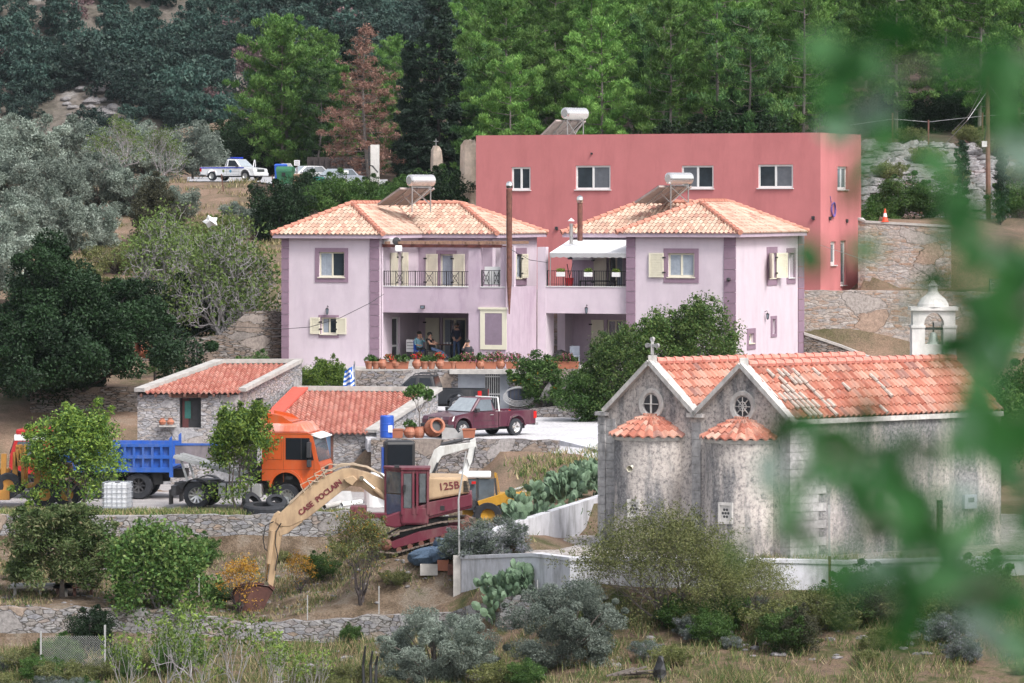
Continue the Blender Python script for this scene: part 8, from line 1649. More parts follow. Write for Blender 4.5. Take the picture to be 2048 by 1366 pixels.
def jar(px, Y, z, label, s=1.0, axis=(.35, -.85, .25), name='clay_jar'):
 p = Vector((X_(px, Y), Y, z)); mb = MB(); a = Vector(axis).normalized(); root = thing(name, label, 'clay jar', p)
 mb.lathe([(0, -.42*s), (.14*s, -.42*s), (.28*s, -.15*s), (.32*s, .08*s), (.26*s, .3*s), (.22*s, .38*s), (.27*s, .42*s), (.27*s, .46*s), (.2*s, .46*s), (.18*s, .3*s)], p+Vector((0, 0, .33*s)), a, 20); mb.build('jar', m_clay, root)
 d_ = MB(); d_.lathe([(0, .3*s), (.2*s, .3*s)], p+Vector((0, 0, .33*s)), a, 16); d_.build('dark_mouth', m_dark, root)
jar(866, Yp, zp, 'big clay jar lying on its side on the yard wall', 1.25); jar(300, 203, -7.6, 'large clay jar lying at the edge of the huge dark tree', 1.4, (-.8, -.5, .1))
def barrel():
 p = Vector((X_(774, Yp), Yp, zp)); root = thing('barrel', 'blue plastic barrel standing at the corner of the low hut', 'barrel', p, world=False); mb = MB(); mb.lathe([(0, 0), (.27, 0), (.29, .04), (.29, .3), (.305, .32), (.29, .34), (.29, .6), (.305, .62), (.29, .64), (.29, .9), (.27, .95), (.25, .93), (0, .93)], n=22); mb.build('drum', m_bluep2, root); l = MB(); l.box(-.02+.08, .24, -.3, -.27, .25, .55); l.build('paper_label', m_white, root)
barrel()
def ibc():
 Y = 168.3; p = Vector((X_(235, Y), Y, -12.25)); root = thing('water_container', 'white cube water container in a wire cage beside the tipper wheels', 'container', p, radians(-8), world=False); mb = MB(); mb.box(-.46, .46, -.46, .46, .14, 1.1); t_ = mb.build('tank', m_tankw, root, bevel=.06)
 c = MB();
 for k in range(6):
  a = -.5+k*.2
  for (x0, y0) in ((a, -.5), (a, .5), (-.5, a), (.5, a)): c.beam((x0, y0, .12), (x0, y0, 1.14), .018)
 for z in (.15, .34, .53, .72, .91, 1.12): c.tube([(-.5, -.5, z), (.5, -.5, z), (.5, .5, z), (-.5, .5, z), (-.5, -.5, z)], .014, 4)
 c.build('cage', m_greywall, root); q = MB(); q.box(-.5, .5, -.5, .5, .1, .13); [q.box(x-.06, x+.06, -.5, .5, 0, .1) for x in (-.42, 0, .42)]; q.build('pallet', m_steel, root); d = MB(); d.lathe([(.1, 1.1), (.1, 1.14), (0, 1.14)], n=12); d.build('cap', m_dark, root)
m_tankw = plain('white_tank_plastic', (.70, .71, .74), .5, var=.06)
ibc()
# --- yard clutter ---
def tyre(label, px, Y, z, r, w_, axis):
 p = Vector((X_(px, Y), Y, z)); mb = MB(); mb.lathe([(r*.55, -w_), (r*.92, -w_), (r, -w_*.6), (r, w_*.6), (r*.92, w_), (r*.55, w_), (r*.6, 0), (r*.55, -w_)], p, axis, 22)
 for k in range(22): pass
 one('old_tyre', label, 'tyre', mb, m_rubber, p)
tyre('large old tyre lying flat at the edge of the retaining wall', 528, 167.2, -12.1, .82, .17, (0.02, -.1, 1)); tyre('old tyre leaning on the large flat one', 505, 168, -11.95, .5, .12, (.7, -.5, .5)); tyre('small old tyre lying on the large flat one', 553, 167.4, -11.85, .42, .1, (.1, -.5, .8))
def pipe(label, a, b, r, mat): mb = MB(); A, B = Vector(a), Vector(b); t = (B-A).normalized(); mb.lathe([(r, 0), (r, (B-A).length), (r*.85, (B-A).length), (r*.85, 0), (r, 0)], A, t, 14); o = one('pipe', label, 'pipe', mb, mat, a)
pipe('grey pipe lying above the end of the retaining wall, left one', P(648, 1014, 167.2), P(684, 1006, 168.6), .11, m_conc); pipe('white pipe lying right of the grey one', P(683, 1010, 167.2), P(722, 1004, 168), .10, m_white)
mb = MB(); a = P(655, 1006, 169.5); mb.hexa([(a.x, 169.3, -12.3), (a.x+1.1, 169.3, -12.3), (a.x+1.1, 169.32, -12.3), (a.x, 169.32, -12.3)], [(a.x+.1, 170.1, -11.6), (a.x+.9, 170.1, -11.6), (a.x+.9, 170.12, -11.6), (a.x+.1, 170.12, -11.6)]); one('metal_sheet', 'grey metal sheet leaning behind the excavator boom', 'sheet', mb, m_alu, (a.x, 169.3, -12.3))
def tub():
 Y = 171; p = Vector((X_(750, Y), Y, -12.3)); root = thing('water_tank', 'white round water tank behind the excavator boom', 'tank', p, world=False); mb = MB(); mb.lathe([(0, 0), (.42, 0), (.45, 1.2), (.47, 1.25), (.3, 1.36), (0, 1.38)], n=18); mb.build('tank', m_white, root); mb = MB(); mb.box(.3, .7, -.6, -.2, .5, 1.15); mb.build('pump_box', m_alu, root)
tub()
def blackcab():
 Y = 172.5; p = Vector((X_(798, Y), Y, -12.3)); root = thing('machine_cab', 'rounded black machine cab with dark glass, behind the maroon excavator cab', 'cab', p, radians(6), world=False); mb = MB(); mb.box(-.62, .62, -.5, .5, 0, 2.58); b = mb.build('cab_shell', m_black, root, bevel=.14); g = MB(); g.box(-.5, .5, -.53, -.505, .9, 2.45); g.build('window_pane', m_carglassd, b, bevel=.01); h = MB(); h.box(-.7, -.63, -.3, .4, .3, 2.3); h.build('door_edge', m_bluep2, b)
blackcab()
def net():
 r = random.Random(3); Y = 152.2; mb = MB(); p = gp(872, Y)
 for (px, dy, dz, rx, rz, tl) in ((858, 0, .22, .75, .34, .1), (893, .1, .55, .52, .3, -.25), (878, -.2, .3, .5, .3, .1)):
  c = P(px, 1098, Y); c.z = p.z+dz; c.y += dy; n = 12; vs = []
  for i in range(9):
   t = -pi/2+pi*i/8
   for j in range(n): a = 2*pi*j/n; k = r.uniform(.88, 1.12); vs.append(c+Vector((cos(t)*cos(a)*rx*k, cos(t)*sin(a)*.5*k, sin(t)*rz*k+tl*cos(t)*cos(a)*rx)))
  mb.add(vs, [(i*n+j, i*n+(j+1) % n, (i+1)*n+(j+1) % n, (i+1)*n+j) for i in range(8) for j in range(n)])
 one('net_bundle', 'heap of blue-grey netting in front of the excavator tracks', 'net', mb, plain('blue_net', (.07, .11, .17), .9, var=.4, scale=18, bump=.5), p)
net()
def trough(label, px, Y, w_, mat, dz=0):
 p = gp(px, Y); p.z += dz; mb = MB(); h = w_/2
 for b in ((-h, h, -.22, -.17), (-h, h, .17, .22), (-h, -h+.05, -.17, .17), (h-.05, h, -.17, .17)): mb.box(p.x+b[0], p.x+b[1], p.y+b[2], p.y+b[3], p.z, p.z+.38)
 mb.box(p.x-h+.05, p.x+h-.05, p.y-.17, p.y+.17, p.z, p.z+.05); one('trough', label, 'trough', mb, mat, p)
trough('grey concrete trough among the stones below the netting', 858, 151.6, .62, m_conc); trough('rust-red trough beside the grey one', 886, 151.7, .4, m_terra2); trough('small rust-red block trough at the foot of the white wall', 904, 151.4, .3, m_rust)
for (px, w_, lab) in ((82, 1.15, 'weathered wooden platform at the left, paler one'), (150, .75, 'darker wooden platform behind the drooping tree trunk')):
 p = gp(px, 153.5); mb = MB(); mb.box(p.x-w_, p.x+w_, 153.2, 154.6, p.z+.28, p.z+.36); [mb.box(p.x+a-.05, p.x+a+.05, 153.3, 153.4, p.z-.3, p.z+.28) for a in (-w_*.8, 0, w_*.8)]; one('platform', lab, 'platform', mb, m_conc if px < 100 else m_wood, p)
# --- hose coil, steps, slab ---
def hose():
 Y = 200.4; c = P(1037, 787, Y); root = thing('hose_coil', 'dark tub wrapped in a pale hose coil in front of the citrus tree', 'hose', c); mb = MB()
 for k in range(5): rx = .58+.035*k; mb.tube([c+Vector((cos(t*pi/12)*rx, -.25-.03*(k % 3), sin(t*pi/12)*(.34+.02*k)-.04*k)) for t in range(25)], .018, 5, cap=False)
 mb.build('hose', m_canvas2, root); t = MB(); t.box(c.x-.48, c.x+.48, Y-.2, Y+.3, c.z-.3, c.z+.3); t.build('tub', plain('dark_blue_tub', (.03, .04, .07), .5), root, bevel=.06)
 r = MB(); [r.box(c.x-.4+k*.18, c.x-.34+k*.18, Y-.225, Y-.2, c.z-.25, c.z+.25) for k in range(5)]; r.build('tub_rib', m_dark, root)
hose()
st = MB()
for k in range(7): a = X_(1118-k*3, 200); st.box(a, a+2.0, 199.6+k*.36, 203.0, -10.2, -10.0+k*.27)
one('stone_steps', 'rough stone steps up to the terrace, right of the citrus tree', 'steps', st, m_st1, (X_(1118, 200), 199.6, -10.15))
mb = MB(); a = P(1090, 800, 199.9); mb.prism([(a.x-.3, a.z), (a.x+.25, a.z), (a.x+.35, a.z+.6), (a.x+.2, a.z+.85), (a.x-.0, a.z+.6)], 199.8, 199.95); one('stone_slab', 'pale pointed stone slab standing beside the steps', 'stone', mb, m_rock, (a.x, 199.8, a.z))
mb = MB(); a = P(905, 880, 181.3); mb.prism([(a.x-.45, a.z-.1), (a.x+.5, a.z-.1), (a.x+.45, a.z+.45), (a.x+.25, a.z+.3), (a.x+.1, a.z+.5), (a.x-.45, a.z+.55)], 181.2, 181.23); one('metal_sheet', 'torn grey metal sheet in front of the burgundy pickup wheel', 'sheet', mb, m_alu, (a.x, 181.2, a.z))
# --- flag ---
def flag():
 Y = 196.3; root = thing('flag', 'blue and white striped flag hanging on a thin pole above the low hut', 'flag', P(700, 800, Y)); mb = MB(); mb.tube([P(712, 795, Y), P(709, 722, Y)], .025, 6); mb.build('pole', m_steel, root)
 c = MB(); nu, nv = 16, 18
 def pt(u, v): x = u*.85-.25*v*u; fold = .12*sin(u*9+v*2); q = P(710, 728, Y); return q+Vector((-x*(.55+.35*v), fold-.05, -v*1.05-u*.34*(1-v*.2)+.02*sin(u*14)))
 for i in range(nu):
  for j in range(nv):
   stripe = int(j/2); mi = stripe % 2
   if i < 6 and j < 10: mi = 1 if (2 <= i < 4 or 4 <= j < 6) else 0
   c.quad(pt(i/nu, j/nv), pt((i+1)/nu, j/nv), pt((i+1)/nu, (j+1)/nv), pt(i/nu, (j+1)/nv), mi)
 c.build('cloth', [plain('flag_blue', (.02, .12, .50), .8), m_white], root)
flag()
# --- garden frame, yucca ---
mb = MB(); Y = 205; x0, x1 = X_(300, Y), X_(394, Y); z0, z1 = -8.1, P(0, 692, Y).z
for x in (x0, (x0+x1)/2, x1):
 for y in (Y, Y+2.4): mb.beam((x, y, z0), (x, y, z1), .07)
for z in (z1, z1-.35, z1-.8): mb.beam((x0, Y, z), (x1, Y, z), .06); mb.beam((x1, Y, z), (x1, Y+2.4, z), .06)
mb.beam((x0, Y+2.4, z1), (x1, Y+2.4, z1), .06); [mb.beam((x0+(x1-x0)*k/5, Y, z1), (x0+(x1-x0)*k/5, Y+2.4, z1), .05) for k in range(6)]
one('plant_rack', 'black metal rack between the dark tree and the slab-stone wall', 'rack', mb, m_black, (x0, Y, z0))
rng = np.random.default_rng(5); ORG[0] = Vector((0, 0, 0))
def yucca(px, Y, s, label):
 p = gp(px, Y); o = thing('yucca', label, 'plant', p, world=False); mb = MB(); mb.tube([(0, 0, 0), (0, 0, .9*s)], .07, 7); mb.build('trunk', m_bark, o); n = 110; d = rng.normal(size=(n, 3)); d[:, 2] = np.abs(d[:, 2])*.9-.2; d /= np.linalg.norm(d, axis=1)[:, None]; c = d*.36*s+np.array([0, 0, .95*s]); v = leaf_arrays(rng, c, .36*s, .025*s, axis=d*6)
 q = bpy.data.objects.new('leaves', leaf_mesh('leaves', v, rng.uniform(size=n), [m_leaf_mid])); COL.objects.link(q); q.parent = o
yucca(345, 203.5, 1.25, 'spiky yucca plant in front of the black metal frame'); yucca(310, 201, .8, 'smaller spiky plant left of the yucca')
# --- white scrap in fig tree ---
mb = MB(); c = P(421, 443, 211); r = random.Random(1); k = 7; ring = [c+Vector((cos(a)*(.42 if i % 2 else .28), .1*(i % 3), sin(a)*(.34 if i % 2 else .2))) for i, a in enumerate([2*pi*j/10 for j in range(10)])]
mb.add(ring+[c+Vector((0, -.18, .05)), c+Vector((0, .0, .0))], [(i, (i+1) % 10, 10) for i in range(10)]+[((i+1) % 10, i, 11) for i in range(10)]); one('torn_umbrella', 'torn white umbrella caught in the top of the fig tree', 'umbrella', mb, m_canvas, c)
# --- upper car park things ---
def slabrock(label, px, Y, y0, y1, w0, w1, name='standing_stone'):
 s = S_(Y); x = X_(px, Y); zb, zt = -(y1-HZ)/s-.6, -(y0-HZ)/s; mb = MB(); r = random.Random(px); n = 9; L = []
 for i, t in enumerate((0, .25, .5, .75, .92, 1)):
  w_ = (w0+(w1-w0)*t)/s*(1 if t < .95 else .6)
  L += [Vector((x+cos(2*pi*j/n)*w_/2*r.uniform(.88, 1.1), Y+sin(2*pi*j/n)*.4*r.uniform(.8, 1.1), zb+(zt-zb)*t+r.uniform(-.06, .06)*(t > .8))) for j in range(n)]
 mb.add(L, [(i*n+j, i*n+(j+1) % n, (i+1)*n+(j+1) % n, (i+1)*n+j) for i in range(5) for j in range(n)]+[tuple(5*n+j for j in range(n))]); return one(name, label, 'standing stone', mb, m_pinkrock, (x, Y, zb))
m_pinkrock = plain('veined_pink_rock', (.55, .45, .38), .9, var=.3, scale=1.6, bump=.5, stains=((.30, .17, .11), .6, 2))
slabrock('smaller standing rock slab with a little cross on its top', 873, 283, 293, 380, 30, 22); slabrock('taller standing rock slab at the left end of the red building', 938, 262, 280, 395, 40, 34)
mb = MB(); c = P(872, 294, 283); mb.beam(c-UP*.1, c+UP*.55, .05); mb.beam(c+Vector((-.16, 0, .38)), c+Vector((.16, 0, .38)), .05); one('cross', 'little metal cross on top of the smaller standing rock', 'cross', mb, m_steel, c)
cp = thing('concrete_post', 'pale concrete post with a black pipe in front of the dead tree', 'post', P(748, 350, 292)); mb = MB(); a = P(750, 345, 292); mb.box(a.x-.3, a.x+.3, 291.8, 292.3, a.z-1, a.z+1.9); mb.build('post', m_whitewash2, cp); mb = MB(); mb.tube([P(738, 292, 291.6), P(738, 330, 291.6), P(745, 332, 291.5), P(756, 345, 291.5)], .06, 6); mb.build('pipe', m_dark, cp)
def dumpster():
 Y = 300; p = P(571, 366, Y); p.z = H(p.x, Y)+.1; root = thing('dumpster', 'green wheeled dumpster with a rounded lid on the upper road', 'dumpster', p, radians(-12), world=False); mb = MB(); mb.hexa([(-.48, -.4, .15), (.48, -.4, .15), (.48, .4, .15), (-.48, .4, .15)], [(-.56, -.5, 1.05), (.56, -.5, 1.05), (.56, .5, 1.05), (-.56, .5, 1.05)]); b = mb.build('bin_body', m_green, root, bevel=.03); l = MB(); n = 8; pr = [(.5*cos(pi*i/n), 1.06+.33*sin(pi*i/n)) for i in range(n+1)]
 l.add([Vector((-.58, y, z)) for y, z in pr]+[Vector((.58, y, z)) for y, z in pr], [(i, i+1, n+2+i, n+1+i) for i in range(n)]+[tuple(range(n+1)), tuple(range(2*n+1, n, -1))]); l.build('lid', m_green, root); e = MB(); e.box(-.13, .13, -.53, -.49, .7, .95); e.build('emblem_patch', m_black, b)
 for x in (-.4, .4):
  for y in (-.35, .35): w_ = MB(); w_.lathe([(0, -.04), (.09, -.04), (.09, .04), (0, .04)], (x, y, .09), (1, 0, 0), 10); w_.build('wheel', m_rubber, root)
dumpster()
def simple_bin(label, px, Y, y, w_, h, mat, name='bin'):
 p = P(px, y, Y); p.z = H(p.x, Y)+.1; root = thing(name, label, 'bin', p, world=False); mb = MB(); mb.hexa([(-w_*.42, -w_*.4, 0), (w_*.42, -w_*.4, 0), (w_*.42, w_*.4, 0), (-w_*.42, w_*.4, 0)], [(-w_*.5, -w_*.5, h), (w_*.5, -w_*.5, h), (w_*.5, w_*.5, h), (-w_*.5, w_*.5, h)]); mb.build('bin_body', mat, root, bevel=.02); l = MB(); l.hexa([(-w_*.53, -w_*.53, h+.003), (w_*.53, -w_*.53, h+.003), (w_*.53, w_*.53, h+.003), (-w_*.53, w_*.53, h+.003)], [(-w_*.4, -w_*.4, h+.12), (w_*.4, -w_*.4, h+.12), (w_*.4, w_*.4, h+.12), (-w_*.4, w_*.4, h+.12)]); l.build('lid', mat, root)
simple_bin('blue recycling bin behind the green dumpster', 562, 301.5, 365, .9, 1.35, m_bluep2); simple_bin('teal plastic bin lying low right of the brown sack', 630, 306, 352, 1.4, .7, m_teal); simple_bin('brown sack bin between the dumpster and the white car', 598, 300.5, 360, .9, .95, plain('brown_sack', (.22, .15, .10), .9, var=.3), 'sack_bin')
sg = thing('sign', 'small white sign on a post right of the green dumpster', 'sign', P(594, 350, 303)); mb = MB(); mb.beam(P(594, 362, 303), P(594, 322, 303), .06); mb.build('post', m_wood, sg); mb = MB(); a = P(594, 326, 302.9); mb.box(a.x-.2, a.x+.2, 302.88, 302.92, a.z-.18, a.z+.2); mb.build('sign_board', m_white, sg); mb = MB(); [mb.box(a.x-.15, a.x+.15, 302.87, 302.878, a.z+.08-k*.09, a.z+.11-k*.09) for k in range(3)]; mb.build('lettering', m_dark, sg)
pn = thing('sign', 'small dark plate sign under the pines, behind the saloon car', 'sign', P(692, 346, 306)); mb = MB(); a = P(692, 344, 306); mb.box(a.x-.18, a.x+.18, 305.98, 306.02, a.z-.12, a.z+.12); mb.build('sign_board', m_white, pn); mb = MB(); mb.beam((a.x, 306.04, a.z-.9), (a.x, 306.04, a.z), .05); mb.build('post', m_rust, pn)
lg = MB(); lg.tube([P(648, 352, 309), P(684, 345, 313)], .28, 9); one('log', 'grey log lying behind the silver saloon car', 'log', lg, m_barkg, P(648, 352, 309))
fm = MB(); fm.beam(P(615, 335, 322), P(735, 335, 322), .1, 1.6); [fm.beam(P(px, 350, 321.8), P(px, 316, 321.8), .12) for px in range(616, 736, 12)]
one('board_fence', 'dark vertical board fence in the shade under the pines', 'fence', fm, m_barkd, P(620, 340, 322))
# fence posts by the road
for i, (px, Y, y0, y1) in enumerate(((447, 292, 348, 386), (548, 290, 350, 384))): mb = MB(); mb.beam(P(px, y1, Y), P(px-4, y0, Y), .07); one('fence_post', 'thin wooden post of the wire fence below the police pickup, %s' % ('left one' if i == 0 else 'right one'), 'post', mb, m_wood, P(px, y1, Y))
# right top fence & pole
for i, (px, y0, y1) in enumerate(((1785, 226, 312), (1857, 240, 300), (1965, 225, 285), (2038, 215, 280))): Y = 262; mb = MB(); mb.beam(P(px, y1, Y), P(px, y0, Y), .1); one('fence_post', 'wooden fence post above the rocky bank, %s' % ('leftmost', 'second from the left', 'behind the wooden pole', 'at the right edge')[i], 'post', mb, m_wood, P(px, y1, Y))
mb = MB(); mb.tube([P(1700, 250, 262), P(1785, 238, 262), P(1857, 244, 262), P(1965, 232, 262), P(2060, 226, 262)], .015, 4); one('fence_wire', 'thin fence wire above the rocky bank', 'wire', mb, m_steel, P(1785, 238, 262))
def pole():
 Y = 236; root = thing('utility_pole', 'tall wooden utility pole at the right with a white meter box', 'pole', P(1975, 440, Y)); mb = MB(); mb.tube([P(1977, 445, Y), P(1975, 152, Y)], [.15, .11], 9); mb.build('pole', plain('brown_pole_wood', (.20, .11, .08), .8, var=.25), root); b = MB(); a = P(1968, 288, Y); b.box(a.x-.14, a.x+.14, Y-.3, Y-.13, a.z-.16, a.z+.16); b.build('meter_box', m_white, root)
 g = MB(); g.tube([P(1972, 163, Y), P(1938, 230, Y+3), P(1905, 262, Y+6)], .02, 4); g.tube([P(1972, 186, Y), P(1935, 240, Y-2), P(1880, 300, Y+1)], .02, 4); g.tube([P(1979, 170, Y), P(2010, 215, Y-2), P(2060, 262, Y-6)], .03, 4); g.build('wire', m_alu, root)
 w_ = MB(); w_.tube([P(1973, 250, Y-.2), P(1969, 280, Y-.2)], .02, 4); w_.build('conduit', m_dark, root)
pole()
def cone():
 Y = 224.0; p = P(1770, 443, Y); p.z = -1.15; root = thing('traffic_cone', 'orange and white traffic cone on the tan stone wall', 'traffic cone', p, world=False); mb = MB(); mb.box(-.2, .2, -.2, .2, 0, .04); mb.lathe([(.16, .04), (.11, .27)], n=14); mb.lathe([(.075, .46), (.03, .7), (0, .7)], n=14); mb.build('cone', plain('cone_orange', (.65, .08, .03), .5), root); b = MB(); b.lathe([(.11, .27), (.075, .46)], n=14); b.build('white_band', m_white, root)
cone()
# --- overhead cables ---
def cable(label, pts, r=.014, mat=None): mb = MB(); mb.tube(pts, r, 4); one('cable', label, 'cable', mb, mat or m_dark, pts[0])
cable('dark cable sagging across the front of the left lilac house', [P(350, 690, 205), P(430, 652, 204), P(566, 658, 203), P(620, 654, 202.8), P(680, 636, 202.6), P(740, 606, 202.8), P(768, 588, 203.5)])
cable('thin pale cable from the right lilac house down to the bell tower', [P(1640, 490, 214), P(1760, 530, 200), P(1860, 580, 180)], .012, m_alu); cable('thin cable from the stove pipe to the right balcony', [P(1020, 498, 203.5), P(1060, 520, 204), P(1095, 525, 204)])
pl_ = MB(); pl_.tube([gp(920, 150.15)-UP*.2, P(917, 1000, 150.2), P(932, 903, 150.3)], [.04, .035, .02], 7); one('steel_pole', 'thin leaning steel pole in front of the excavator cab rear', 'pole', pl_, m_alu, gp(920, 150.15))
cb = MB(); cb.box(*(lambda p: (p.x-.13, p.x+.13, 150.0, 150.25, p.z-.4, p.z+1.35))(gp(914, 150.1))); one('concrete_post', 'short stained concrete post at the corner of the white wall', 'post', cb, m_conc, gp(914, 150.1))
mb = MB(); mb.beam(P(1660, 1222, 142.5), P(1659, 1112, 142.5), .09, mi=0); mb.beam(P(1659, 1112, 142.5), P(1658, 1010, 142.5), .07, mi=1); one('fence_post', 'tall brown steel post in front of the white church wall', 'post', mb, [m_rust, m_alu], P(1660, 1222, 142.5))
for i, (px, Y, y0, y1) in enumerate(((82, 139, 1262, 1375), (210, 140, 1250, 1345), (615, 149.3, 1190, 1240), (758, 149.2, 1172, 1228), (1075, 145.6, 1160, 1225), (398, 150, 1150, 1190))): mb = MB(); mb.beam(P(px, y1, Y), P(px, y0, Y), .06 if i < 2 else .035); one('fence_post', 'grey steel fence post, %s' % ('at the bottom left corner', 'right of the bottom left one', 'on the low wall right of the bucket', 'on the low wall by the peach tree', 'beside the small prickly pear clump', 'behind the big green bush')[i], 'post', mb, m_alu, P(px, y1, Y))
def mesh_fence():
 mb = MB(); a, b = X_(82, 139), X_(210, 140); n = 26
 z0, z1 = -15.3, -14.25; hh = z1-z0
 for k in range(-12, n+12):
  for s in (1, -1):
   x0 = a+(b-a)*k/n; t0 = max(0, min((a-x0)/(s*hh), (b-x0)/(s*hh))); t1 = min(1, max((a-x0)/(s*hh), (b-x0)/(s*hh)))
   if t1 > t0+.02: mb.beam((x0+s*hh*t0, 139.5, z0+hh*t0), (x0+s*hh*t1, 139.5, z0+hh*t1), .006)
 one('wire_fence', 'sagging wire mesh between the two bottom left posts', 'fence', mb, m_alu, (a, 139.5, -15.3))
mesh_fence()
# bottom debris
for i in range(6):
 r = random.Random(i); c = P(1238+i*12, 1346, 134.2); mb = MB(); mb.beam(c+Vector((-.4, 0, -.1+.03*i)), c+Vector((.5, .3, .12*r.uniform(-1, 1.5))), .1, .04); one('plank', 'old grey plank in the pile right of the front olive trees', 'plank', mb, m_bark, c, group='plank pile')
mb = MB(); c = P(1322, 1375, 134); r = random.Random(6); vs = [c+Vector((cos(j*pi/4)*w_*r.uniform(.6, 1.3)+r.uniform(-.04, .04), sin(j*pi/4)*w_, z+r.uniform(-.04, .04))) for w_, z in ((.26, -.1), (.24, .15), (.2, .4), (.2, .6), (.13, .8), (.1, .92), (.03, .98)) for j in range(8)]
mb.add(vs, [(i*8+j, i*8+(j+1) % 8, i*8+8+(j+1) % 8, i*8+8+j) for i in range(6) for j in range(8)]); one('black_cloth', 'crumpled black plastic sheeting hung on a stake at the bottom', 'plastic sheet', mb, m_black, c)
for i, px in enumerate((728, 742, 752)): mb = MB(); mb.tube([P(px, 1375, 134.5), P(px-2+i, 1330, 134.6), P(px+3, 1292+i*10, 134.5)], [.05, .045, .03], 6); one('burnt_stake', 'charred crooked stake left of the front olive tree', 'stake', mb, m_black, P(px, 1375, 134.5), group='charred stakes')
# --- porch contents and people ---
f = LH['f']; FZ = -7.76
ORG[0] = f.at(0, -8.05); mb = MB(); pbox(mb, f, .02, f.u(937), -8.1, FZ, -4.5, -.25); o = mb.build('porch_floor', m_conc); o['kind'] = 'structure';
def pc(px, dep): return f.at(f.u(px-15.4*dep), FZ, -dep)
def box_thing(name, label, cat, c, parts):
 root = thing(name, label, cat, c, TH*-1, world=False)
 for nm, mat, bs in parts:
  mb = MB(); [mb.box(*b) for b in bs]; mb.build(nm, mat, root, bevel=.01)
 return root
box_thing('drawer_cabinet', 'white plastic drawer cabinet behind the man in light blue', 'cabinet', pc(823, 2.0), [('cabinet_body', m_white, [(-.25, .25, -.2, .2, .35, .95)]), ('base', m_dark, [(-.22, .22, -.18, .18, 0, .35)]), ('drawer_gap', m_dark, [(-.22, .22, -.21, -.201, z, z+.02) for z in (.5, .65, .8)])])
def chair(label, c, mat, rz):
 root = thing('chair', label, 'chair', c, rz, world=False); mb = MB(); mb.box(-.24, .24, -.24, .24, .42, .46); mb.build('seat', mat, root); mb = MB(); mb.box(-.24, .24, .2, .24, .47, .92); mb.build('backrest', mat, root)
 for x in (-.21, .21):
  for y in (-.21, .21): l = MB(); l.box(x-.02, x+.02, y-.02, y+.02, 0, .42); l.build('leg', mat, root)
box_thing('table', 'dark low table with white cups between the seated men', 'table', pc(893, 2.6), [('tabletop', m_wood, [(-.45, .45, -.3, .3, .68, .72)])]+[('leg', m_dark, [(x-.03, x+.03, y-.03, y+.03, 0, .68)]) for x in (-.4, .4) for y in (-.25, .25)])
for i, px in enumerate((887, 893, 899)): mb = MB(); c = pc(px, 2.6)+UP*.725; mb.lathe([(0, 0), (.035, 0), (.045, .1), (.035, .1)], c, n=8); one('cup', 'white cup on the dark porch table', 'cup', mb, m_white, c, group='cups on the porch table')
m_shirtb = plain('light_blue_shirt', (.22, .42, .50), .9); m_tee = plain('black_tshirt', (.015, .016, .02), .9); m_jean = plain('blue_jeans', (.05, .08, .15), .9, var=.2); m_navy = plain('navy_sweater', (.015, .02, .04), .9); m_jacket = plain('dark_grey_jacket', (.05, .05, .06), .9); m_camo = plain('khaki_camo', (.20, .18, .10), .9, var=.5, scale=9); m_trou = plain('dark_trousers', (.03, .035, .05), .9); m_shoe = plain('dark_shoes', (.02, .02, .02), .6)
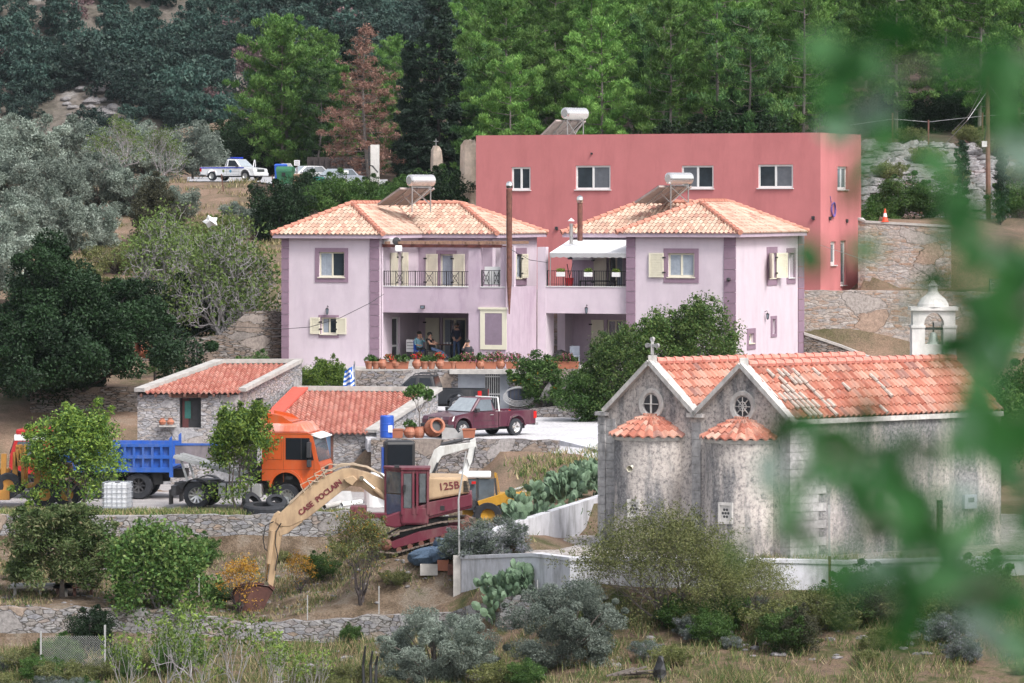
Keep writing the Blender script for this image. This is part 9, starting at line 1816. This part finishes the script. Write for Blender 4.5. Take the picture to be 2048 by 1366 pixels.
def person(label, c, rz, J, mats, beard=False):
 """J: joints in the figure's frame (x right, y back, z up); mats: shirt, trousers, sleeve-length"""
 root = thing('person', label, 'person', c, rz, world=False); V = []; E = []; Rr = []; idx = {}
 def jv(n, p, r): idx[n] = len(V); V.append(p); Rr.append(r)
 rad = dict(pelvis=.15, waist=.135, chest=.165, neck=.058, head0=.085, head1=.105, head2=.075, shL=.07, elL=.048, wrL=.032, haL=.042, shR=.07, elR=.048, wrR=.032, haR=.042, hipL=.095, knL=.068, anL=.045, toL=.045, hipR=.095, knR=.068, anR=.045, toR=.045)
 for n, r in rad.items(): jv(n, J[n], r)
 for a, b in (('pelvis', 'waist'), ('waist', 'chest'), ('chest', 'neck'), ('neck', 'head0'), ('head0', 'head1'), ('head1', 'head2')): E.append((idx[a], idx[b]))
 for s in 'LR':
  for a, b in (('chest', 'sh'), ('sh', 'el'), ('el', 'wr'), ('wr', 'ha')): E.append((idx[a if a == 'chest' else a+s], idx[b+s]))
  for a, b in (('pelvis', 'hip'), ('hip', 'kn'), ('kn', 'an'), ('an', 'to')): E.append((idx[a if a == 'pelvis' else a+s], idx[b+s]))
 base = len(V)
 # fingers
 fing = []
 for s in 'LR':
  h = Vector(J['ha'+s]); d = (h-Vector(J['wr'+s])).normalized(); u = d.cross(Vector((0.3, 1, .2))).normalized(); w_ = d.cross(u)
  for k in range(5):
   off = u*(k-1.5)*.019; l = (.07, .08, .078, .062, .05)[k]; st_ = h+d*.03+off if k < 4 else h-d*.0+u*(-.04); dr_ = d if k < 4 else (d*.6-u*.8).normalized()
   fing.append([st_-dr_*.02, st_+dr_*l*.5, st_+(dr_*.75+w_*.55).normalized()*l])
 me = bpy.data.meshes.new('body_tmp'); me.from_pydata(V, E, []); o = bpy.data.objects.new('body_tmp', me); COL.objects.link(o)
 sk = o.modifiers.new('s', 'SKIN'); sb = o.modifiers.new('d', 'SUBSURF'); sb.levels = sb.render_levels = 1
 for i, r in enumerate(Rr): me.skin_vertices[0].data[i].radius = (r*(1.0 if i > 2 else 1.12), r*(1.0 if i > 2 else .78))
 me.skin_vertices[0].data[0].use_root = True
 dg = bpy.context.evaluated_depsgraph_get(); dg.update(); out = bpy.data.meshes.new_from_object(o.evaluated_get(dg)); bpy.data.objects.remove(o)
 out.materials.clear(); [out.materials.append(m) for m in (m_skin, mats[0], mats[1], m_shoe)]
 names = list(rad); JV = [Vector(J[n]) for n in names]; grp = {}
 for n in names: grp[n] = 0 if n[:2] in ('ne', 'he', 'wr', 'ha') else 1 if n[:2] in ('wa', 'ch', 'sh') else (1 if mats[2] else 0) if n[:2] == 'el' else 3 if n[:2] == 'to' else 2
 segs = []
 for a, b in E:
  for t in (0, .25, .5, .75, 1): segs.append((JV[a].lerp(JV[b], t), grp[names[a]] if t < .5 else grp[names[b]]))
 for p in out.polygons: c_ = Vector(p.center); p.material_index = min(segs, key=lambda s: (s[0]-c_).length_squared)[1]; p.use_smooth = True
 bm = bmesh.new(); bm.from_mesh(out)
 bm.to_mesh(out); bm.free(); b = bpy.data.objects.new('body', out); COL.objects.link(b); b.parent = root
 hd = MB(); [hd.tube(q, [.0095, .009, .007], 5) for q in fing]; fo = hd.build('hands', m_skin, root)
 H1 = Vector(J['head1']); fw = Vector(J['face']).normalized(); up = (Vector(J['head2'])-Vector(J['head0'])).normalized(); sd = fw.cross(up)
 fc = MB(); fc.lathe([(0, 0), (.018, .01), (.014, .05), (0, .06)], H1+fw*.1-up*.02, tuple(fw*.4-up), 6)
 for s in (-1, 1): fc.lathe([(0, -.02), (.03, -.01), (.03, .01), (0, .02)], H1+sd*.105*s-up*.01, tuple(sd), 8)
 fc.build('face', m_skin, root); ey = MB(); [ey.lathe([(0, 0), (.013, 0), (0, .01)], H1+fw*.098+sd*.036*s+up*.02, tuple(fw), 6) for s in (-1, 1)]; ey.beam(H1+fw*.095-sd*.025-up*.075, H1+fw*.095+sd*.025-up*.075, .01); ey.build('eyes_and_mouth', m_hair, root)
 hr = MB(); hr.lathe([(.112, -.02), (.122, .03), (.115, .08), (.07, .125), (0, .14)], H1-fw*.022, tuple(up-fw*.25), 14);
 if beard: hr.lathe([(0, -.05), (.06, -.045), (.075, -.0), (.07, .03)], H1+fw*.045-up*.075, tuple(up), 10)
 hr.build('hair', m_hair, root, smooth=True); return root
def stand(): return dict(pelvis=(0, 0, .95), waist=(0, 0, 1.1), chest=(0, .01, 1.32), neck=(0, .0, 1.50), head0=(0, -.01, 1.58), head1=(0, -.02, 1.66), head2=(0, -.015, 1.74), shL=(-.19, 0, 1.42), elL=(-.25, .02, 1.14), wrL=(-.12, -.16, .98), haL=(-.04, -.19, .95), shR=(.19, 0, 1.42), elR=(.25, .02, 1.14), wrR=(.12, -.17, .97), haR=(.04, -.2, .94), hipL=(-.09, 0, .9), knL=(-.11, -.01, .5), anL=(-.12, .02, .09), toL=(-.13, -.13, .04), hipR=(.09, 0, .9), knR=(.11, -.01, .5), anR=(.12, .02, .09), toR=(.13, -.13, .04), face=(0, -1, 0))
def sit(lean=.1): return dict(pelvis=(0, 0, .52), waist=(0, .02+lean*.2, .68), chest=(0, .04+lean, .9), neck=(0, .03+lean, 1.08), head0=(0, .01+lean, 1.16), head1=(0, lean-.01, 1.24), head2=(0, lean, 1.32), shL=(-.19, .03+lean, 1.0), elL=(-.24, -.05+lean*.5, .74), wrL=(-.12, -.25, .70), haL=(-.06, -.3, .70), shR=(.19, .03+lean, 1.0), elR=(.24, -.05+lean*.5, .74), wrR=(.12, -.25, .70), haR=(.06, -.3, .70), hipL=(-.1, -.04, .5), knL=(-.14, -.44, .5), anL=(-.14, -.42, .09), toL=(-.15, -.57, .04), hipR=(.1, -.04, .5), knR=(.14, -.44, .5), anR=(.14, -.42, .09), toR=(.15, -.57, .04), face=(0, -1, 0))
person('bearded man standing in a dark sweater with his hands joined', pc(912, 2.0), radians(6), stand(), (m_navy, m_jean, 1), True)
J = sit(.05); J.update(wrR=(.06, -.12, 1.08), haR=(.03, -.13, 1.17), elR=(.2, -.2, .86)); person('seated man in a light blue shirt with a hand at his mouth', pc(838, 1.5), radians(20), J, (m_shirtb, m_trou, 1)); chair('blue plastic chair under the man in light blue', pc(838, 1.4), m_bluep2, radians(20))
J = sit(.22); J.update(wrL=(.02, -.14, .84), haL=(.1, -.12, .84), elL=(-.22, -.02, .8), wrR=(-.02, -.15, .78), haR=(-.1, -.13, .78), elR=(.22, -.02, .78), knL=(-.1, -.48, .42), anL=(-.08, -.9, .12), toL=(-.08, -1.0, .2), knR=(.1, -.48, .42), anR=(.1, -.9, .12), toR=(.1, -1.0, .2), face=(.6, -.6, .1)); person('man in a black T-shirt leaning back on a chair with crossed arms', pc(866, .9), radians(48), J, (m_tee, m_jean, 0)); chair('dark chair under the man with crossed arms', pc(866, .8), m_black, radians(48))
J = sit(-.08); J.update(elL=(-.22, -.26, .84), wrL=(-.1, -.2, 1.12), haL=(-.04, -.14, 1.22), face=(.1, -.8, -.35), wrR=(.0, -.28, .66), haR=(-.08, -.3, .66)); person('man in a dark jacket and camouflage trousers holding his head', pc(936, -.6)-UP*.29, radians(-12), J, (m_jacket, m_camo, 1)); chair('dark chair under the man holding his head', pc(936, -.7)-UP*.29, m_black, radians(-12))
f = RH['f']; FZ = -8.05
chair('chair with a pale printed cover on the right porch', pc(1150, .9), m_curt, 0)
def bags(px, dep, s, lab):
 c = pc(px, dep); r = random.Random(px); mb = MB(); n = 10; vs = []
 for i in range(7):
  t = -pi/2+pi*i/6; vs += [c+Vector((cos(t)*cos(2*pi*j/n)*.42*s*r.uniform(.85, 1.1), cos(t)*sin(2*pi*j/n)*.35*s, .32*s+sin(t)*.34*s*r.uniform(.9, 1.1))) for j in range(n)]
 mb.add(vs, [(i*n+j, i*n+(j+1) % n, (i+1)*n+(j+1) % n, (i+1)*n+j) for i in range(6) for j in range(n)]); one('sack', lab, 'sack', mb, m_black, c)
bags(1122, 1.0, 1.1, 'large black sack on the left of the right porch'); bags(1138, 1.6, .8, 'small dark sack beside the printed chair')
wall('garden_wall', 'rough stone wall seen through the opening of the right porch', [wp(1088, 212, -8.2, -5.3), wp(1150, 212, -8.2, -5.2)], m_st3, .4)
# ================= HAZE =================
HAZE = 0.00004
if HAZE:
 ORG[0] = Vector((0, 0, 0)); mb = MB(); mb.box(-420, 420, -3, 1320, -30, 275); o = mb.build('haze', []); o['kind'] = 'stuff'
 m = bpy.data.materials.new('haze'); m.use_nodes = True; nt_ = m.node_tree; nt_.nodes.clear(); pv = nt_.nodes.new('ShaderNodeVolumePrincipled'); pv.inputs['Density'].default_value = HAZE; pv.inputs['Color'].default_value = (.80, .90, 1, 1); ou = nt_.nodes.new('ShaderNodeOutputMaterial'); nt_.links.new(pv.outputs[0], ou.inputs['Volume']); o.data.materials.clear(); o.data.materials.append(m)
